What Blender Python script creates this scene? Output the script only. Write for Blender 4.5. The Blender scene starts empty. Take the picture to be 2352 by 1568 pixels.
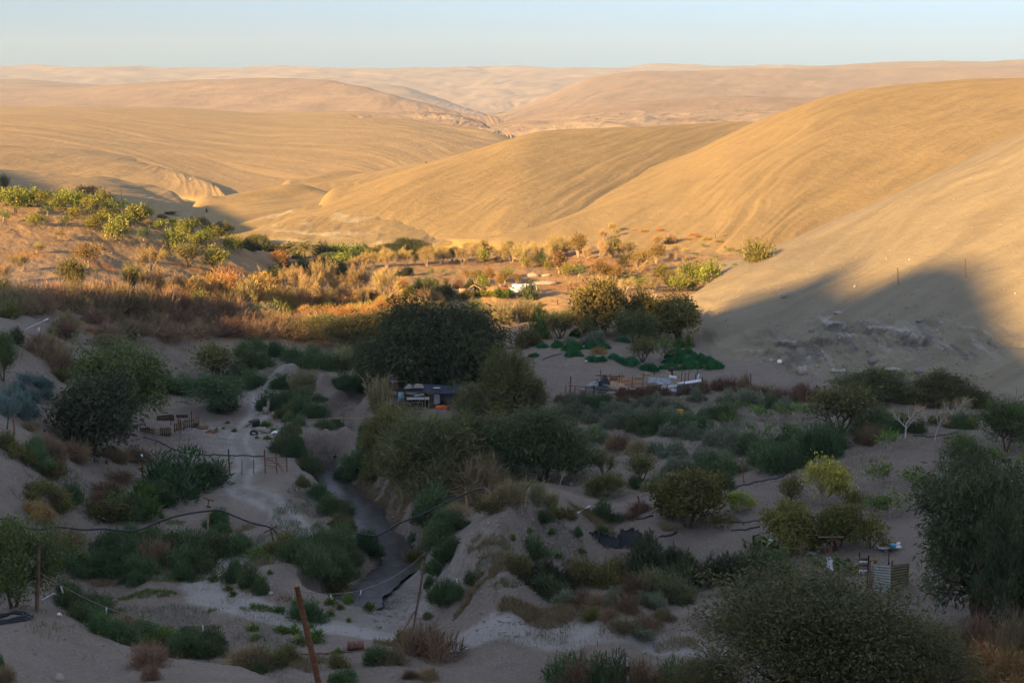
import bpy, math, random
import numpy as np
from mathutils import Vector, Matrix
R = math.radians
scene = bpy.context.scene
col = scene.collection

# ------------------------------------------------------------------ camera
CAM_Z = 38.0
PITCH = 10.4
FPX = 3231.0                       # focal length in pixels of a 2352 px wide picture
cam_d = bpy.data.cameras.new('camera')
cam_d.sensor_width = 36.0
cam_d.lens = 36.0 * FPX / 2352.0
cam_d.clip_start = 0.5
cam_d.clip_end = 40000
cam = bpy.data.objects.new('camera', cam_d)
cam.location = (0, 0, CAM_Z)
cam.rotation_euler = (R(90 - PITCH), 0, 0)
col.objects.link(cam)
scene.camera = cam
CP, SP = math.cos(R(PITCH)), math.sin(R(PITCH))

def ray(px, py):
    u = (px - 1176.0) / FPX
    v = (784.0 - py) / FPX
    return Vector((u, CP + v * SP, -SP + v * CP)).normalized()

def at_d(px, py, d):
    """point on the sight line at horizontal range y = d"""
    r = ray(px, py)
    t = d / r.y
    return np.array([r.x * t, d, CAM_Z + r.z * t])

def at_z(px, py, z):
    r = ray(px, py)
    t = (z - CAM_Z) / r.z
    return np.array([r.x * t, r.y * t, z])

# ------------------------------------------------------------------ light
SUN_AZ, SUN_EL = 44.0, 17.0        # the light travels towards +y, turned to +x by SUN_AZ
sdir = Vector((math.sin(R(SUN_AZ)) * math.cos(R(SUN_EL)), math.cos(R(SUN_AZ)) * math.cos(R(SUN_EL)), -math.sin(R(SUN_EL))))
ld = bpy.data.lights.new('sun', 'SUN')
ld.energy = 5.0
ld.angle = R(0.75)
ld.color = (1.0, 0.61, 0.215)
lo = bpy.data.objects.new('sun', ld)
lo.rotation_euler = sdir.to_track_quat('-Z', 'Y').to_euler()
lo.location = (-200, -200, 200)
col.objects.link(lo)

w = bpy.data.worlds.new('World')
scene.world = w
w.use_nodes = True
nt = w.node_tree
nt.nodes.clear()
sky = nt.nodes.new('ShaderNodeTexSky')
sky.sky_type = 'NISHITA'
sky.sun_disc = False
sky.sun_elevation = R(SUN_EL)
sky.sun_rotation = math.atan2(-sdir.x, -sdir.y)
sky.altitude = 500
sky.air_density = 1.0
sky.dust_density = 0.15
sky.ozone_density = 1.0
hsv = nt.nodes.new('ShaderNodeHueSaturation')
hsv.inputs['Saturation'].default_value = 0.62
bg = nt.nodes.new('ShaderNodeBackground')
bg.inputs['Strength'].default_value = 0.095
out = nt.nodes.new('ShaderNodeOutputWorld')
tint = nt.nodes.new('ShaderNodeMix')
tint.data_type = 'RGBA'; tint.blend_type = 'MULTIPLY'
tint.inputs[0].default_value = 1.0
tint.inputs[7].default_value = (0.50, 0.66, 0.90, 1)
tc = nt.nodes.new('ShaderNodeTexCoord'); sx = nt.nodes.new('ShaderNodeSeparateXYZ')
rp = nt.nodes.new('ShaderNodeValToRGB')
rp.color_ramp.elements[0].position = 0.0; rp.color_ramp.elements[0].color = (0.068, 0.142, 0.242, 1)
q_ = rp.color_ramp.elements.new(0.065); q_.color = (0.062, 0.130, 0.212, 1)
rp.color_ramp.elements[1].position = 0.30; rp.color_ramp.elements[1].color = (0.65, 0.67, 0.78, 1)
nt.links.new(tc.outputs['Generated'], sx.inputs[0]); nt.links.new(sx.outputs['Z'], rp.inputs[0]); nt.links.new(rp.outputs[0], tint.inputs[7])
nt.links.new(sky.outputs[0], hsv.inputs['Color'])
nt.links.new(hsv.outputs[0], tint.inputs[6])
nt.links.new(tint.outputs[2], bg.inputs['Color'])
nt.links.new(bg.outputs[0], out.inputs['Surface'])
vs = scene.view_settings
vs.view_transform = 'Standard'
vs.look = 'None'
vs.gamma = 1
vs.use_curve_mapping = False
vs.exposure = 2.15
cy = scene.cycles
cy.use_denoising = True
cy.max_bounces = 5
cy.diffuse_bounces = 2
cy.glossy_bounces = 2
cy.transmission_bounces = 2
cy.transparent_max_bounces = 6
cy.volume_bounces = 0
cy.use_adaptive_sampling = True
cy.adaptive_threshold = 0.02
cy.sample_clamp_indirect = 4

# ------------------------------------------------------------------ noise
def _hash(ix, iy, seed):
    h = (ix.astype(np.int64) * 374761393 + iy.astype(np.int64) * 668265263 + seed * 982451653) & 0xffffffff
    h = ((h ^ (h >> 13)) * 1274126177) & 0xffffffff
    h = h ^ (h >> 16)
    return (h & 0xffff) / 65535.0

def vnoise(x, y, seed=0):
    x = np.asarray(x, float); y = np.asarray(y, float)
    ix = np.floor(x); iy = np.floor(y)
    fx = x - ix; fy = y - iy
    fx = fx * fx * fx * (fx * (fx * 6 - 15) + 10); fy = fy * fy * fy * (fy * (fy * 6 - 15) + 10)
    a = _hash(ix, iy, seed); b = _hash(ix + 1, iy, seed); c = _hash(ix, iy + 1, seed); d = _hash(ix + 1, iy + 1, seed)
    return (a + (b - a) * fx) * (1 - fy) + (c + (d - c) * fx) * fy - 0.5

def fbm(x, y, seed=0, octaves=4, gain=0.5):
    s = 0; a = 1.0; f = 1.0
    for o in range(octaves):
        s = s + a * vnoise(x * f + 17.3 * o, y * f - 9.1 * o, seed + o * 31)
        a *= gain; f *= 2.03
    return s

def sstep(e0, e1, x):
    t = np.clip((x - e0) / (e1 - e0), 0, 1)
    return t * t * (3 - 2 * t)

# ------------------------------------------------------------------ object helpers
def tag(o, label=None, cat=None, group=None, kind=None):
    if label: o['label'] = label
    if cat: o['category'] = cat
    if group: o['group'] = group
    if kind: o['kind'] = kind
    return o

def mesh_np(name, V, F, smooth=False, attrs=None, mats=(), fmat=None):
    """V (n,3); F (m,k) one k for all faces"""
    me = bpy.data.meshes.new(name)
    V = np.asarray(V, np.float32); F = np.asarray(F, np.int32)
    m, k = F.shape
    me.vertices.add(len(V)); me.vertices.foreach_set('co', V.ravel())
    me.loops.add(m * k); me.loops.foreach_set('vertex_index', F.ravel())
    me.polygons.add(m)
    me.polygons.foreach_set('loop_start', np.arange(0, m * k, k, dtype=np.int32))
    me.polygons.foreach_set('loop_total', np.full(m, k, np.int32))
    if smooth: me.polygons.foreach_set('use_smooth', np.ones(m, bool))
    for nm, A in (attrs or {}).items():
        at = me.color_attributes.new(nm, 'FLOAT_COLOR', 'POINT')
        at.data.foreach_set('color', np.asarray(A, np.float32).ravel())
    for mt in mats: me.materials.append(mt)
    if fmat is not None: me.polygons.foreach_set('material_index', np.asarray(fmat, np.int32))
    me.update(calc_edges=True)
    return me

def add_obj(name, me, parent=None, loc=None):
    o = bpy.data.objects.new(name, me)
    col.objects.link(o)
    if parent: o.parent = parent
    if loc is not None: o.location = loc
    return o

def empty(name, loc=(0, 0, 0), rz=0.0):
    o = bpy.data.objects.new(name, None)
    o.empty_display_size = 0.3
    o.location = loc
    o.rotation_euler = (0, 0, rz)
    col.objects.link(o)
    return o

def grid_faces(nr, nc):
    i = np.arange(nr * nc).reshape(nr, nc)
    return np.stack([i[:-1, :-1].ravel(), i[:-1, 1:].ravel(), i[1:, 1:].ravel(), i[1:, :-1].ravel()], 1)

# ------------------------------------------------------------------ materials
class NT:
    def __init__(s, name):
        s.m = bpy.data.materials.new(name); s.m.use_nodes = True
        s.t = s.m.node_tree; s.t.nodes.clear()
        s.out = s.n('ShaderNodeOutputMaterial')
        s.b = s.n('ShaderNodeBsdfPrincipled')
        s.t.links.new(s.b.outputs[0], s.out.inputs['Surface'])
        s.b.inputs['Roughness'].default_value = 0.9
        s.b.inputs['Specular IOR Level'].default_value = 0.15
    def n(s, k): return s.t.nodes.new(k)
    def l(s, a, b): s.t.links.new(a, b)
    def noise(s, vec, scale, detail=4, rough=0.55, dist=0.0):
        x = s.n('ShaderNodeTexNoise'); x.inputs['Scale'].default_value = scale
        x.inputs['Detail'].default_value = detail; x.inputs['Roughness'].default_value = rough
        x.inputs['Distortion'].default_value = dist
        if vec is not None: s.l(vec, x.inputs['Vector'])
        return x.outputs['Fac']
    def mapping(s, vec, scale=(1, 1, 1), rot=(0, 0, 0)):
        x = s.n('ShaderNodeMapping'); x.inputs['Scale'].default_value = scale; x.inputs['Rotation'].default_value = rot
        s.l(vec, x.inputs['Vector']); return x.outputs[0]
    def ramp(s, fac, stops):
        x = s.n('ShaderNodeValToRGB'); e = x.color_ramp.elements
        while len(e) > 1: e.remove(e[-1])
        e[0].position = stops[0][0]; e[0].color = (*stops[0][1], 1) if not isinstance(stops[0][1], float) else (stops[0][1],) * 3 + (1,)
        for p, c in stops[1:]:
            q = e.new(p); q.color = (*c, 1) if not isinstance(c, float) else (c, c, c, 1)
        s.l(fac, x.inputs['Fac']); return x.outputs['Color']
    def mix(s, fac, a, b, mode='MIX'):
        x = s.n('ShaderNodeMix'); x.data_type = 'RGBA'; x.blend_type = mode
        for k, v in ((0, fac), (6, a), (7, b)):
            if hasattr(v, 'default_value') or hasattr(v, 'is_linked'): s.l(v, x.inputs[k])
            elif k == 0: x.inputs[0].default_value = v
            else: x.inputs[k].default_value = (*v, 1)
        return x.outputs[2]
    def math(s, op, a, b=None):
        x = s.n('ShaderNodeMath'); x.operation = op
        for k, v in ((0, a), (1, b)):
            if v is None: continue
            if isinstance(v, (int, float)): x.inputs[k].default_value = v
            else: s.l(v, x.inputs[k])
        return x.outputs[0]
    def attr(s, name):
        x = s.n('ShaderNodeAttribute'); x.attribute_name = name; return x
    def pos(s):
        return s.n('ShaderNodeNewGeometry').outputs['Position']
    def obj(s):
        return s.n('ShaderNodeTexCoord').outputs['Object']
    def bump(s, h, strength, dist):
        x = s.n('ShaderNodeBump'); x.inputs['Strength'].default_value = strength; x.inputs['Distance'].default_value = dist
        s.l(h, x.inputs['Height']); s.l(x.outputs[0], s.b.inputs['Normal'])
    def base(s, c):
        if isinstance(c, tuple): s.b.inputs['Base Color'].default_value = (*c, 1)
        else: s.l(c, s.b.inputs['Base Color'])

def simple_mat(name, c, rough=0.85, var=0.25, scale=6.0, spec=0.2, metal=0.0, bump=0.0):
    k = NT(name)
    f = k.noise(k.obj(), scale, 5)
    lo_ = tuple(x * (1 - var) for x in c); hi = tuple(min(1, x * (1 + var)) for x in c)
    k.base(k.ramp(f, [(0.3, lo_), (0.7, hi)]))
    k.b.inputs['Roughness'].default_value = rough
    k.b.inputs['Specular IOR Level'].default_value = spec
    k.b.inputs['Metallic'].default_value = metal
    if bump: k.bump(f, bump, 0.05)
    return k.m

def sand_mat(name, c, dark, fine=0.35, streak=None, bump=0.35, cdark=None, pale=None, bscale=0.6, warm=False, wet_or_shade=(0.060, 0.052, 0.048)):
    """desert ground: broad tone patches, fine grit, down-slope streaks (uv attribute 'suv': r along, g down)"""
    k = NT(name)
    p = k.pos()
    f1 = k.noise(p, 0.02, 5, 0.6)
    f2 = k.noise(p, 0.5, 6, 0.65)
    f3 = k.noise(p, 3.5, 3, 0.6)
    base = k.ramp(f1, [(0.35, dark), (0.65, c)])
    base = k.mix(k.math('MULTIPLY', k.ramp(f2, [(0.35, 0.0), (0.75, 1.0)]), fine), base, tuple(min(1, x * 1.22) for x in c))
    base = k.mix(k.math('MULTIPLY', k.ramp(f3, [(0.58, 0.0), (0.75, 1.0)]), 0.35), base, tuple(x * 0.6 for x in dark))
    if streak:
        uv = k.attr('suv').outputs['Vector']
        st = k.noise(k.mapping(uv, (streak[0], streak[1], 1)), 1.0, 5, 0.6, 0.4)
        base = k.mix(k.math('MULTIPLY', k.ramp(st, [(0.42, 0.0), (0.62, 1.0)]), streak[2]), base, tuple(x * 0.74 for x in dark))
    m = k.attr('mask')
    base = k.mix(m.outputs['Alpha'], base, k.mix(1.0, base, (1.34, 1.08, 0.66), 'MULTIPLY')) if warm else base  # mask alpha paints the warm tone of sunlight into the lit ground
    sep = k.n('ShaderNodeSeparateColor'); k.l(m.outputs['Color'], sep.inputs[0])
    e1 = k.noise(p, 1.1, 5, 0.7)
    def edge(v, soft=0.12):
        x = k.math('ADD', v, k.math('MULTIPLY', k.math('SUBTRACT', e1, 0.5), 0.9))
        return k.ramp(x, [(0.5 - soft, 0.0), (0.5 + soft, 1.0)])
    if pale is not None:
        base = k.mix(edge(sep.outputs[0], .32), base, pale)
    if warm:
        f5 = k.noise(p, 0.16, 6, 0.7, 1.0)
        base = k.mix(k.math('MULTIPLY', k.ramp(f5, [(0.47, 0.0), (0.66, 1.0)]), 0.40), base, (0.125, 0.098, 0.074))
        f6 = k.noise(p, 7.0, 2, 0.5)
        base = k.mix(k.math('MULTIPLY', k.ramp(f6, [(0.60, 0.0), (0.68, 1.0)]), 0.5), base, (0.34, 0.29, 0.24))
        base = k.mix(k.math('MULTIPLY', k.ramp(f6, [(0.30, 1.0), (0.38, 0.0)]), 0.5), base, (0.07, 0.055, 0.042))
    base = k.mix(k.math('MULTIPLY', edge(sep.outputs[1]), 0.8), base, (0.26, 0.125, 0.050))
    base = k.mix(k.math('MULTIPLY', edge(sep.outputs[2]), 0.85), base, wet_or_shade)
    k.base(base)
    k.b.inputs['Roughness'].default_value = 0.95
    k.b.inputs['Specular IOR Level'].default_value = 0.08
    hb = k.math('ADD', k.noise(p, bscale, 7, 0.7), k.math('MULTIPLY', k.noise(p, bscale * 9, 3, 0.6), 0.25))
    k.bump(hb, bump, 1.0 / max(bscale, 0.05) * 0.45)
    return k.m
# ================================================================== the near ground: one sheet from under the camera to the horizon
CTRL = []           # (x, y, z)
def cz(*pts):
    for px, py, z in pts: CTRL.append(at_z(px, py, z))
def cxy(*pts):
    for a, d, z in pts: CTRL.append(np.array([a * d, d, z]))
# valley floor
cz((300, 1300, 1), (200, 1250, 1.5), (500, 1300, .6), (450, 1400, .6), (650, 1425, 1), (310, 1420, 1), (700, 1440, 1), (950, 1470, 1),
   (1200, 1500, 1.5), (1500, 1520, 2), (800, 1540, 2), (1100, 1560, 2.4), (1500, 1568, 3), (560, 1500, 1.3), (420, 1470, 1.2))
# spur in front
MOUND = [(0, 1400, 14.6), (90, 1400, 14.3), (170, 1425, 13.8), (300, 1490, 13.2), (500, 1548, 12.6), (640, 1580, 12)]
cz(*MOUND)
cz((0, 1500, 17), (200, 1540, 16), (100, 1568, 17.3))
for px, py, z in MOUND:
    p = at_z(px, py, z); CTRL.append(np.array([p[0] * 1.22, p[1] * 1.22, z - 8.0])); CTRL.append(np.array([p[0] * 1.42, p[1] * 1.42, 2.0]))
# under and beside the camera
cxy((-.8, 3, 34.6), (0, 3, 34.6), (.8, 3, 34.6), (-.8, 8, 32.6), (-.3, 8, 32.2), (0, 8, 32), (.3, 8, 32), (.8, 8, 32.6), (-.8, 20, 28), (-.4, 20, 27.4), (0, 20, 25), (.4, 20, 25.5), (.8, 20, 27), (-.35, 35, 20.5), (-.8, 40, 24),
    (0, 35, 15), (.35, 35, 16), (.8, 40, 19), (0, 52, 7), (.3, 52, 8.5), (.15, 66, 3.6), (.36, 66, 6.5), (-.8, 62, 19), (.8, 62, 15), (.8, 95, 12),
    (.6, 95, 7.5), (-.8, 100, 16), (-.6, 100, 9.5), (-.8, 170, 24), (-.55, 170, 15.5), (-.55, 250, 22), (-.8, 250, 30), (.6, 140, 12), (.8, 140, 25), (.6, 200, 30))
# lower right
cz((2200, 1420, 3.2), (2352, 1568, 7), (2352, 1400, 4.4), (2000, 1345, 2.6), (1900, 1320, 2.6), (1700, 1480, 2.2), (1850, 1568, 4.2))
# berm and pond basin
cz((1060, 1290, 2.8), (1110, 1230, 3.8), (1190, 1172, 5), (1250, 1178, 4.8), (1330, 1215, 3.2), (950, 1335, -1), (1030, 1420, .1), (1120, 1150, 1.5),
   (1150, 1345, 3.4), (1300, 1388, 3.0), (1450, 1396, 2.9), (1600, 1408, 3), (1090, 1462, 1.1), (1300, 1474, 1.3), (1500, 1494, 1.7), (1620, 1480, 2),
   (1250, 1320, .4), (1320, 1335, .2), (1450, 1340, .2), (1600, 1345, .6), (1400, 1262, 1.0), (1350, 1225, 2.1), (1500, 1232, 2.1), (1650, 1265, 2.2), (1750, 1285, 2.1))
# right fields
cz((1400, 1180, 1.6), (1600, 1200, 2), (1800, 1225, 2.3), (1950, 1255, 2.6), (2050, 1255, 2.7), (1300, 1120, 1), (1600, 1120, 1.6), (1750, 1100, 2.2),
   (1890, 1075, 2.9), (1890, 1040, 3.9), (2000, 1100, 3.6), (2010, 1020, 4.6), (2100, 1080, 4.2), (2250, 1060, 5), (2080, 1005, 5), (2300, 1035, 5.5), (2352, 945, 4), (2352, 1100, 5.5), (2352, 1220, 5),
   (1300, 1000, .5), (1500, 1000, 1), (1700, 1000, 1.6), (1850, 960, 2), (1300, 922, 1), (1450, 905, 1.5), (1600, 900, 2), (1750, 895, 2), (1900, 890, 2.2), (2100, 920, 3))
cz((1150, 962, 1.0), (1215, 935, 2.0), (1200, 870, 2.5), (1300, 850, 3), (1240, 810, 2.8), (1400, 842, 3), (1600, 840, 2.4), (1500, 800, 2.8), (1300, 780, 2.8), (1600, 770, 2.2), (1230, 770, 2.3))
# banks of the stream, left flats
cz((640, 1120, 1.1), (600, 1180, 1), (700, 1250, 1.1), (600, 1330, 1.3), (780, 1395, .9), (700, 1130, .5), (560, 1000, .5), (450, 1000, .8), (560, 1100, .7), (430, 1180, 1), (300, 1225, 1.5),
   (600, 940, .3), (600, 900, .3), (420, 930, .8), (350, 1010, 1), (860, 1100, .7), (950, 1160, 1), (1000, 1230, 1.2), (1000, 1000, .6), (1000, 930, .7), (880, 960, .4), (740, 870, .3), (900, 860, .6), (680, 960, .4))
# left slope
cz((250, 1050, 2.5), (150, 1080, 5), (50, 1080, 7), (0, 1000, 8.5), (0, 1180, 6.5), (100, 1180, 4.6), (230, 1140, 2.5), (100, 1260, 3.4), (0, 1280, 5), (180, 1205, 2.6), (120, 1330, 1.6), (0, 1340, 3.2),
   (300, 900, 2.8), (200, 870, 5), (100, 800, 8), (0, 780, 10), (0, 880, 9), (90, 940, 6.5), (250, 790, 6), (350, 765, 4.3), (350, 830, 2.8), (450, 785, 2.3), (550, 790, 1.5), (420, 870, 1.2),
   (700, 790, .8), (600, 825, .9), (650, 745, 2), (800, 745, 1.4), (900, 705, 2.2), (985, 705, 1.6), (700, 692, 2.4), (560, 745, 2.3))
# orchard terrace
cz((0, 650, 10.5), (150, 660, 9.4), (300, 680, 7.4), (420, 700, 5.5), (560, 700, 3.6), (640, 690, 2.8), (0, 560, 13), (150, 560, 12.4), (300, 572, 10.5), (420, 590, 8.4), (540, 602, 6.4), (600, 635, 4.2))
TERR = [(0, 466, 16), (120, 474, 15.6), (240, 480, 14.6), (350, 503, 12.4), (450, 530, 9.8), (540, 558, 7.4), (600, 588, 5.4), (650, 618, 3.0)]
cz(*TERR)
for px, py, z in TERR:
    p = at_z(px, py, z)
    CTRL.append(np.array([p[0] * 1.13, p[1] * 1.13, z - 5.5 if z > 6 else z - 3])); CTRL.append(np.array([p[0] * 1.32, p[1] * 1.32, -3.5 if px < 560 else -.5]))
# far floor
cz((700, 592, 0), (810, 600, .1), (700, 650, .6), (900, 640, .3), (950, 600, .4), (1100, 602, .5), (1200, 612, .8), (1300, 602, 1.4), (1400, 585, 2.4), (1000, 660, .1), (1100, 650, .3), (1200, 640, .5),
   (1350, 640, 1), (1500, 640, 1.2), (1600, 655, 1.4), (1100, 700, .5), (1250, 700, .8), (1400, 720, 1.8), (1550, 720, 1.6), (1000, 780, .6), (1100, 790, 1.2), (820, 690, 1.0))
for a in (-.6, -.3, -.15, 0, .15, .3, .6):
    cxy((a, 460, -11), (a, 700, -18), (a, 1600, -34), (a, 6000, -60), (a, 14000, -90))
cxy((-.12, 390, -3.5), (-.05, 380, -3), (.05, 380, -3), (.15, 380, -3), (.3, 380, 0))
CT = np.array(CTRL)
def _as(x, y):
    return x / y * 3.2, np.log(y)
ca, cs = _as(CT[:, 0], CT[:, 1])
def _tps(r2): return r2 * np.log(r2 + 1e-12) * 0.5
n = len(CT)
Kmat = _tps((ca[:, None] - ca) ** 2 + (cs[:, None] - cs) ** 2) + np.eye(n) * 0.0012
Pm = np.stack([np.ones(n), ca, cs], 1)
A = np.block([[Kmat, Pm], [Pm.T, np.zeros((3, 3))]])
sol = np.linalg.solve(A, np.concatenate([CT[:, 2], np.zeros(3)]))

TA = np.linspace(-.85 * 3.2, .85 * 3.2, 560); TS = np.linspace(math.log(2), math.log(15000), 760)
TZ = np.empty((760, 560))
for i in range(0, 760, 40):
    a_, s_ = np.meshgrid(TA, TS[i:i + 40])
    TZ[i:i + 40] = (_tps((a_.ravel()[:, None] - ca) ** 2 + (s_.ravel()[:, None] - cs) ** 2) @ sol[:n] + sol[n] + sol[n + 1] * a_.ravel() + sol[n + 2] * s_.ravel()).reshape(a_.shape)
def tz(a, s):
    u = np.clip((a - TA[0]) / (TA[1] - TA[0]), 0, 558.999); v = np.clip((s - TS[0]) / (TS[1] - TS[0]), 0, 758.999)
    i = u.astype(int); j = v.astype(int); u = u - i; v = v - j
    return (TZ[j, i] * (1 - u) + TZ[j, i + 1] * u) * (1 - v) + (TZ[j + 1, i] * (1 - u) + TZ[j + 1, i + 1] * u) * v

def line_px(pts, z=0.0):
    return np.array([at_z(px, py, z)[:2] for px, py in pts])

def dist_poly(x, y, P, vals=None):
    """distance to polyline P (m,2) (and interpolated vals along it)"""
    best = np.full(x.shape, 1e9); bv = np.zeros(x.shape)
    for i in range(len(P) - 1):
        a, b = P[i], P[i + 1]; d = b - a; L = (d ** 2).sum()
        t = np.clip(((x - a[0]) * d[0] + (y - a[1]) * d[1]) / L, 0, 1)
        q = np.hypot(x - a[0] - t * d[0], y - a[1] - t * d[1])
        k = q < best
        best = np.where(k, q, best)
        if vals is not None: bv = np.where(k, vals[i] + (vals[i + 1] - vals[i]) * t, bv)
    return (best, bv) if vals is not None else best

STREAM_PX = [(796, 1404), (822, 1388), (838, 1374), (858, 1345), (885, 1320), (915, 1295), (925, 1270), (900, 1245), (872, 1225), (850, 1200), (838, 1175), (815, 1150), (790, 1125), (765, 1105), (748, 1085), (735, 1068)]
STREAM = line_px(STREAM_PX, -1.3)
GULLY = line_px([(790, 1005), (800, 975), (790, 950), (805, 925), (835, 900), (870, 880)], -.6)
ROAD1 = line_px([(1620, 1535), (1500, 1515), (1300, 1492), (1100, 1475), (950, 1462), (800, 1447), (690, 1440), (600, 1425), (520, 1400), (470, 1370), (455, 1345), (470, 1320), (505, 1295), (560, 1275)], 1.0)
ROAD2 = line_px([(690, 1225), (660, 1195), (610, 1165), (565, 1145), (545, 1120), (550, 1095), (575, 1070), (560, 1040), (545, 1010), (560, 980), (590, 950), (600, 920), (595, 890)], .7)
MOUNDS = [(698, 1030, .2, 2.0, .9), (722, 1030, .2, 2.0, 1.3), (748, 1030, .2, 2.0, 1.5), (775, 1030, .2, 2.0, 1.4), (798, 1028, .2, 2.0, .9), (1180, 1180, 5, 4.5, .8), (1120, 1240, 4, 4.5, .7), (1080, 1305, 2.8, 4, .7), (1060, 1360, 1.6, 4, .6), (1240, 1185, 4.8, 4.5, .6), (1170, 1352, 3.3, 3.5, .8), (1330, 1390, 3, 4, .6), (1500, 1400, 3, 4, .6), (660, 868, 1.2, 3.4, 2.6), (740, 880, .5, 1.6, 1.4), (500, 945, .2, 2.2, 1.2), (1080, 695, .5, 4.5, 1.3), (1030, 700, .5, 3, 1.2), (1130, 690, .5, 4.5, 1.6), (1165, 692, .5, 4, 1.4),
          (1000, 702, .6, 3.5, 1.2), (1290, 700, .8, 5, 1.0), (1250, 682, .6, 5, 1.0), (640, 1140, 1.0, 4, .9), (590, 1375, 1.0, 6, 1.0), (1210, 1180, 5, 3, .6), (900, 712, 2, 7, 1.0), (960, 706, 1.8, 5, .9), (780, 735, 1.6, 6, .5), (820, 782, .8, 3, .7), (1340, 690, 1, 6, .7), (1880, 1048, 4, 4, .5)]
MC = [(at_z(a, b, z), r, h) for a, b, z, r, h in MOUNDS]

def gz(x, y, detail=True):
    x = np.asarray(x, float); y = np.asarray(y, float)
    shp = x.shape; x = x.ravel(); y = y.ravel()
    z = tz(*_as(x, np.maximum(y, 2.2)))
    near = 1 - sstep(300, 480, y)
    for c, r, h in MC:
        q = np.hypot(x - c[0], (y - c[1]) * .8) / r
        z += h * np.exp(-q ** 2 * 1.6) * (1 + .3 * vnoise(x * .8, y * .8, 5))
    # the stream bed and gully
    wob = 1.2 * vnoise(x * .25, y * .25, 71) + .5 * vnoise(x * .8, y * .8, 72)
    q = dist_poly(x, y, STREAM) + wob
    z = z + (np.minimum(z, -1.6) - z) * (1 - sstep(1.6, 3.6, q))
    q2 = dist_poly(x, y, GULLY) + wob
    z = z + (np.minimum(z, -1.2) - z) * (1 - sstep(1.0, 2.6, q2))
    if detail:
        amp = near * sstep(30, 60, y)
        qr = np.minimum(dist_poly(x, y, ROAD1), dist_poly(x, y, ROAD2))
        amp = amp * (.25 + .75 * sstep(1.5, 3.5, qr))
        z += amp * (.55 * fbm(x / 11, y / 11, 3, 3) + .28 * fbm(x / 2.2, y / 2.2, 9, 5, .62))
        # two wheel ruts
        z -= .07 * near * np.exp(-((qr - .85) / .28) ** 2)
    return z.reshape(shp)

def spread(lo, hi, core_lo, core_hi, n, nout):
    return np.concatenate([np.linspace(lo, core_lo, nout, endpoint=False), np.linspace(core_lo, core_hi, n, endpoint=False), np.linspace(core_hi, hi, nout)])
aa = spread(-.8, .8, -.41, .41, 820, 40)
dd = np.concatenate([np.geomspace(3, 52, 60, endpoint=False), np.geomspace(52, 400, 830, endpoint=False), np.geomspace(400, 9800, 80)])
AA, DD = np.meshgrid(aa, dd)
GX, GY = AA * DD, DD
GZ = gz(GX, GY)
gx, gy = GX.ravel(), GY.ravel()
# masks: r = pale beaten earth (tracks), g = fallen orange leaves, b = wet / dark ground, a = sunlit zone, sun warmth painted in
rw = .45 * fbm(gx / 3, gy / 3, 77, 3)
mr = (1 - sstep(.8, 2.0, dist_poly(gx, gy, ROAD1) + rw)) * .85
q = dist_poly(gx, gy, ROAD2)
mr = np.maximum(mr, .5 * np.exp(-((q + .3 * rw - .85) / .5) ** 2) + .33 * np.exp(-(q / 2.6) ** 2))
def blob(px, py, z, rx, ry=None):
    c = at_z(px, py, z); ry = ry or rx
    return np.exp(-(((gx - c[0]) / rx) ** 2 + ((gy - c[1]) / ry) ** 2))
for b in ((600, 900, .3, 5, 9), (545, 1030, .6, 6, 8), (560, 990, .6, 9, 6), (960, 1385, 0, 5, 7), (900, 1420, .5, 5, 4), (850, 1330, -.5, 3, 4), (945, 1300, -.5, 4, 5)): mr = np.maximum(mr, .55 * blob(*b))
mg = np.zeros(len(gx))
for b in ((900, 712, 2, 11, 5), (960, 705, 1.8, 7, 5), (760, 740, 1.6, 10, 5), (680, 720, 2, 9, 5), (820, 700, 2, 13, 5), (560, 690, 3.5, 10, 6), (470, 680, 5, 8, 5),
          (1030, 605, .4, 12, 5), (1150, 600, .5, 22, 7), (1280, 605, 1.2, 18, 9), (1400, 620, 1.5, 18, 12), (1500, 690, 1.4, 14, 8), (1330, 655, 1, 16, 8), (1240, 590, 1, 20, 8), (1560, 640, 1.4, 10, 6),
          (230, 620, 9.5, 5, 4), (430, 610, 8, 5, 4), (350, 590, 9, 5, 4), (500, 640, 6, 6, 5), (540, 610, 6.5, 6, 4), (60, 600, 11, 5, 4), (1430, 870, 2.5, 4, 3), (300, 740, 5, 8, 6), (400, 760, 3.5, 8, 6), (230, 780, 6, 7, 5), (520, 770, 2, 6, 5)):
    mg = np.maximum(mg, .68 * blob(*b))
mb = .75 * np.exp(-((dist_poly(gx, gy, STREAM)) / 2.6) ** 2)
mb = np.maximum(mb, .45 * np.exp(-(dist_poly(gx, gy, GULLY) / 2.2) ** 2))
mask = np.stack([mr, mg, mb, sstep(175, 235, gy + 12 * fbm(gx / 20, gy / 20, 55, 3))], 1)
suv = np.stack([gx, gy, np.zeros(len(gx)), np.ones(len(gx))], 1)
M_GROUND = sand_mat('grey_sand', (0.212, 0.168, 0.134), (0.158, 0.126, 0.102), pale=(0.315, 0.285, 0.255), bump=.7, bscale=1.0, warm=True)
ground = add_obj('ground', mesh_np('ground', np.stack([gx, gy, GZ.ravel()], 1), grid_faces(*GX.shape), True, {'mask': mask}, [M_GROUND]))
tag(ground, kind='structure')

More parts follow.
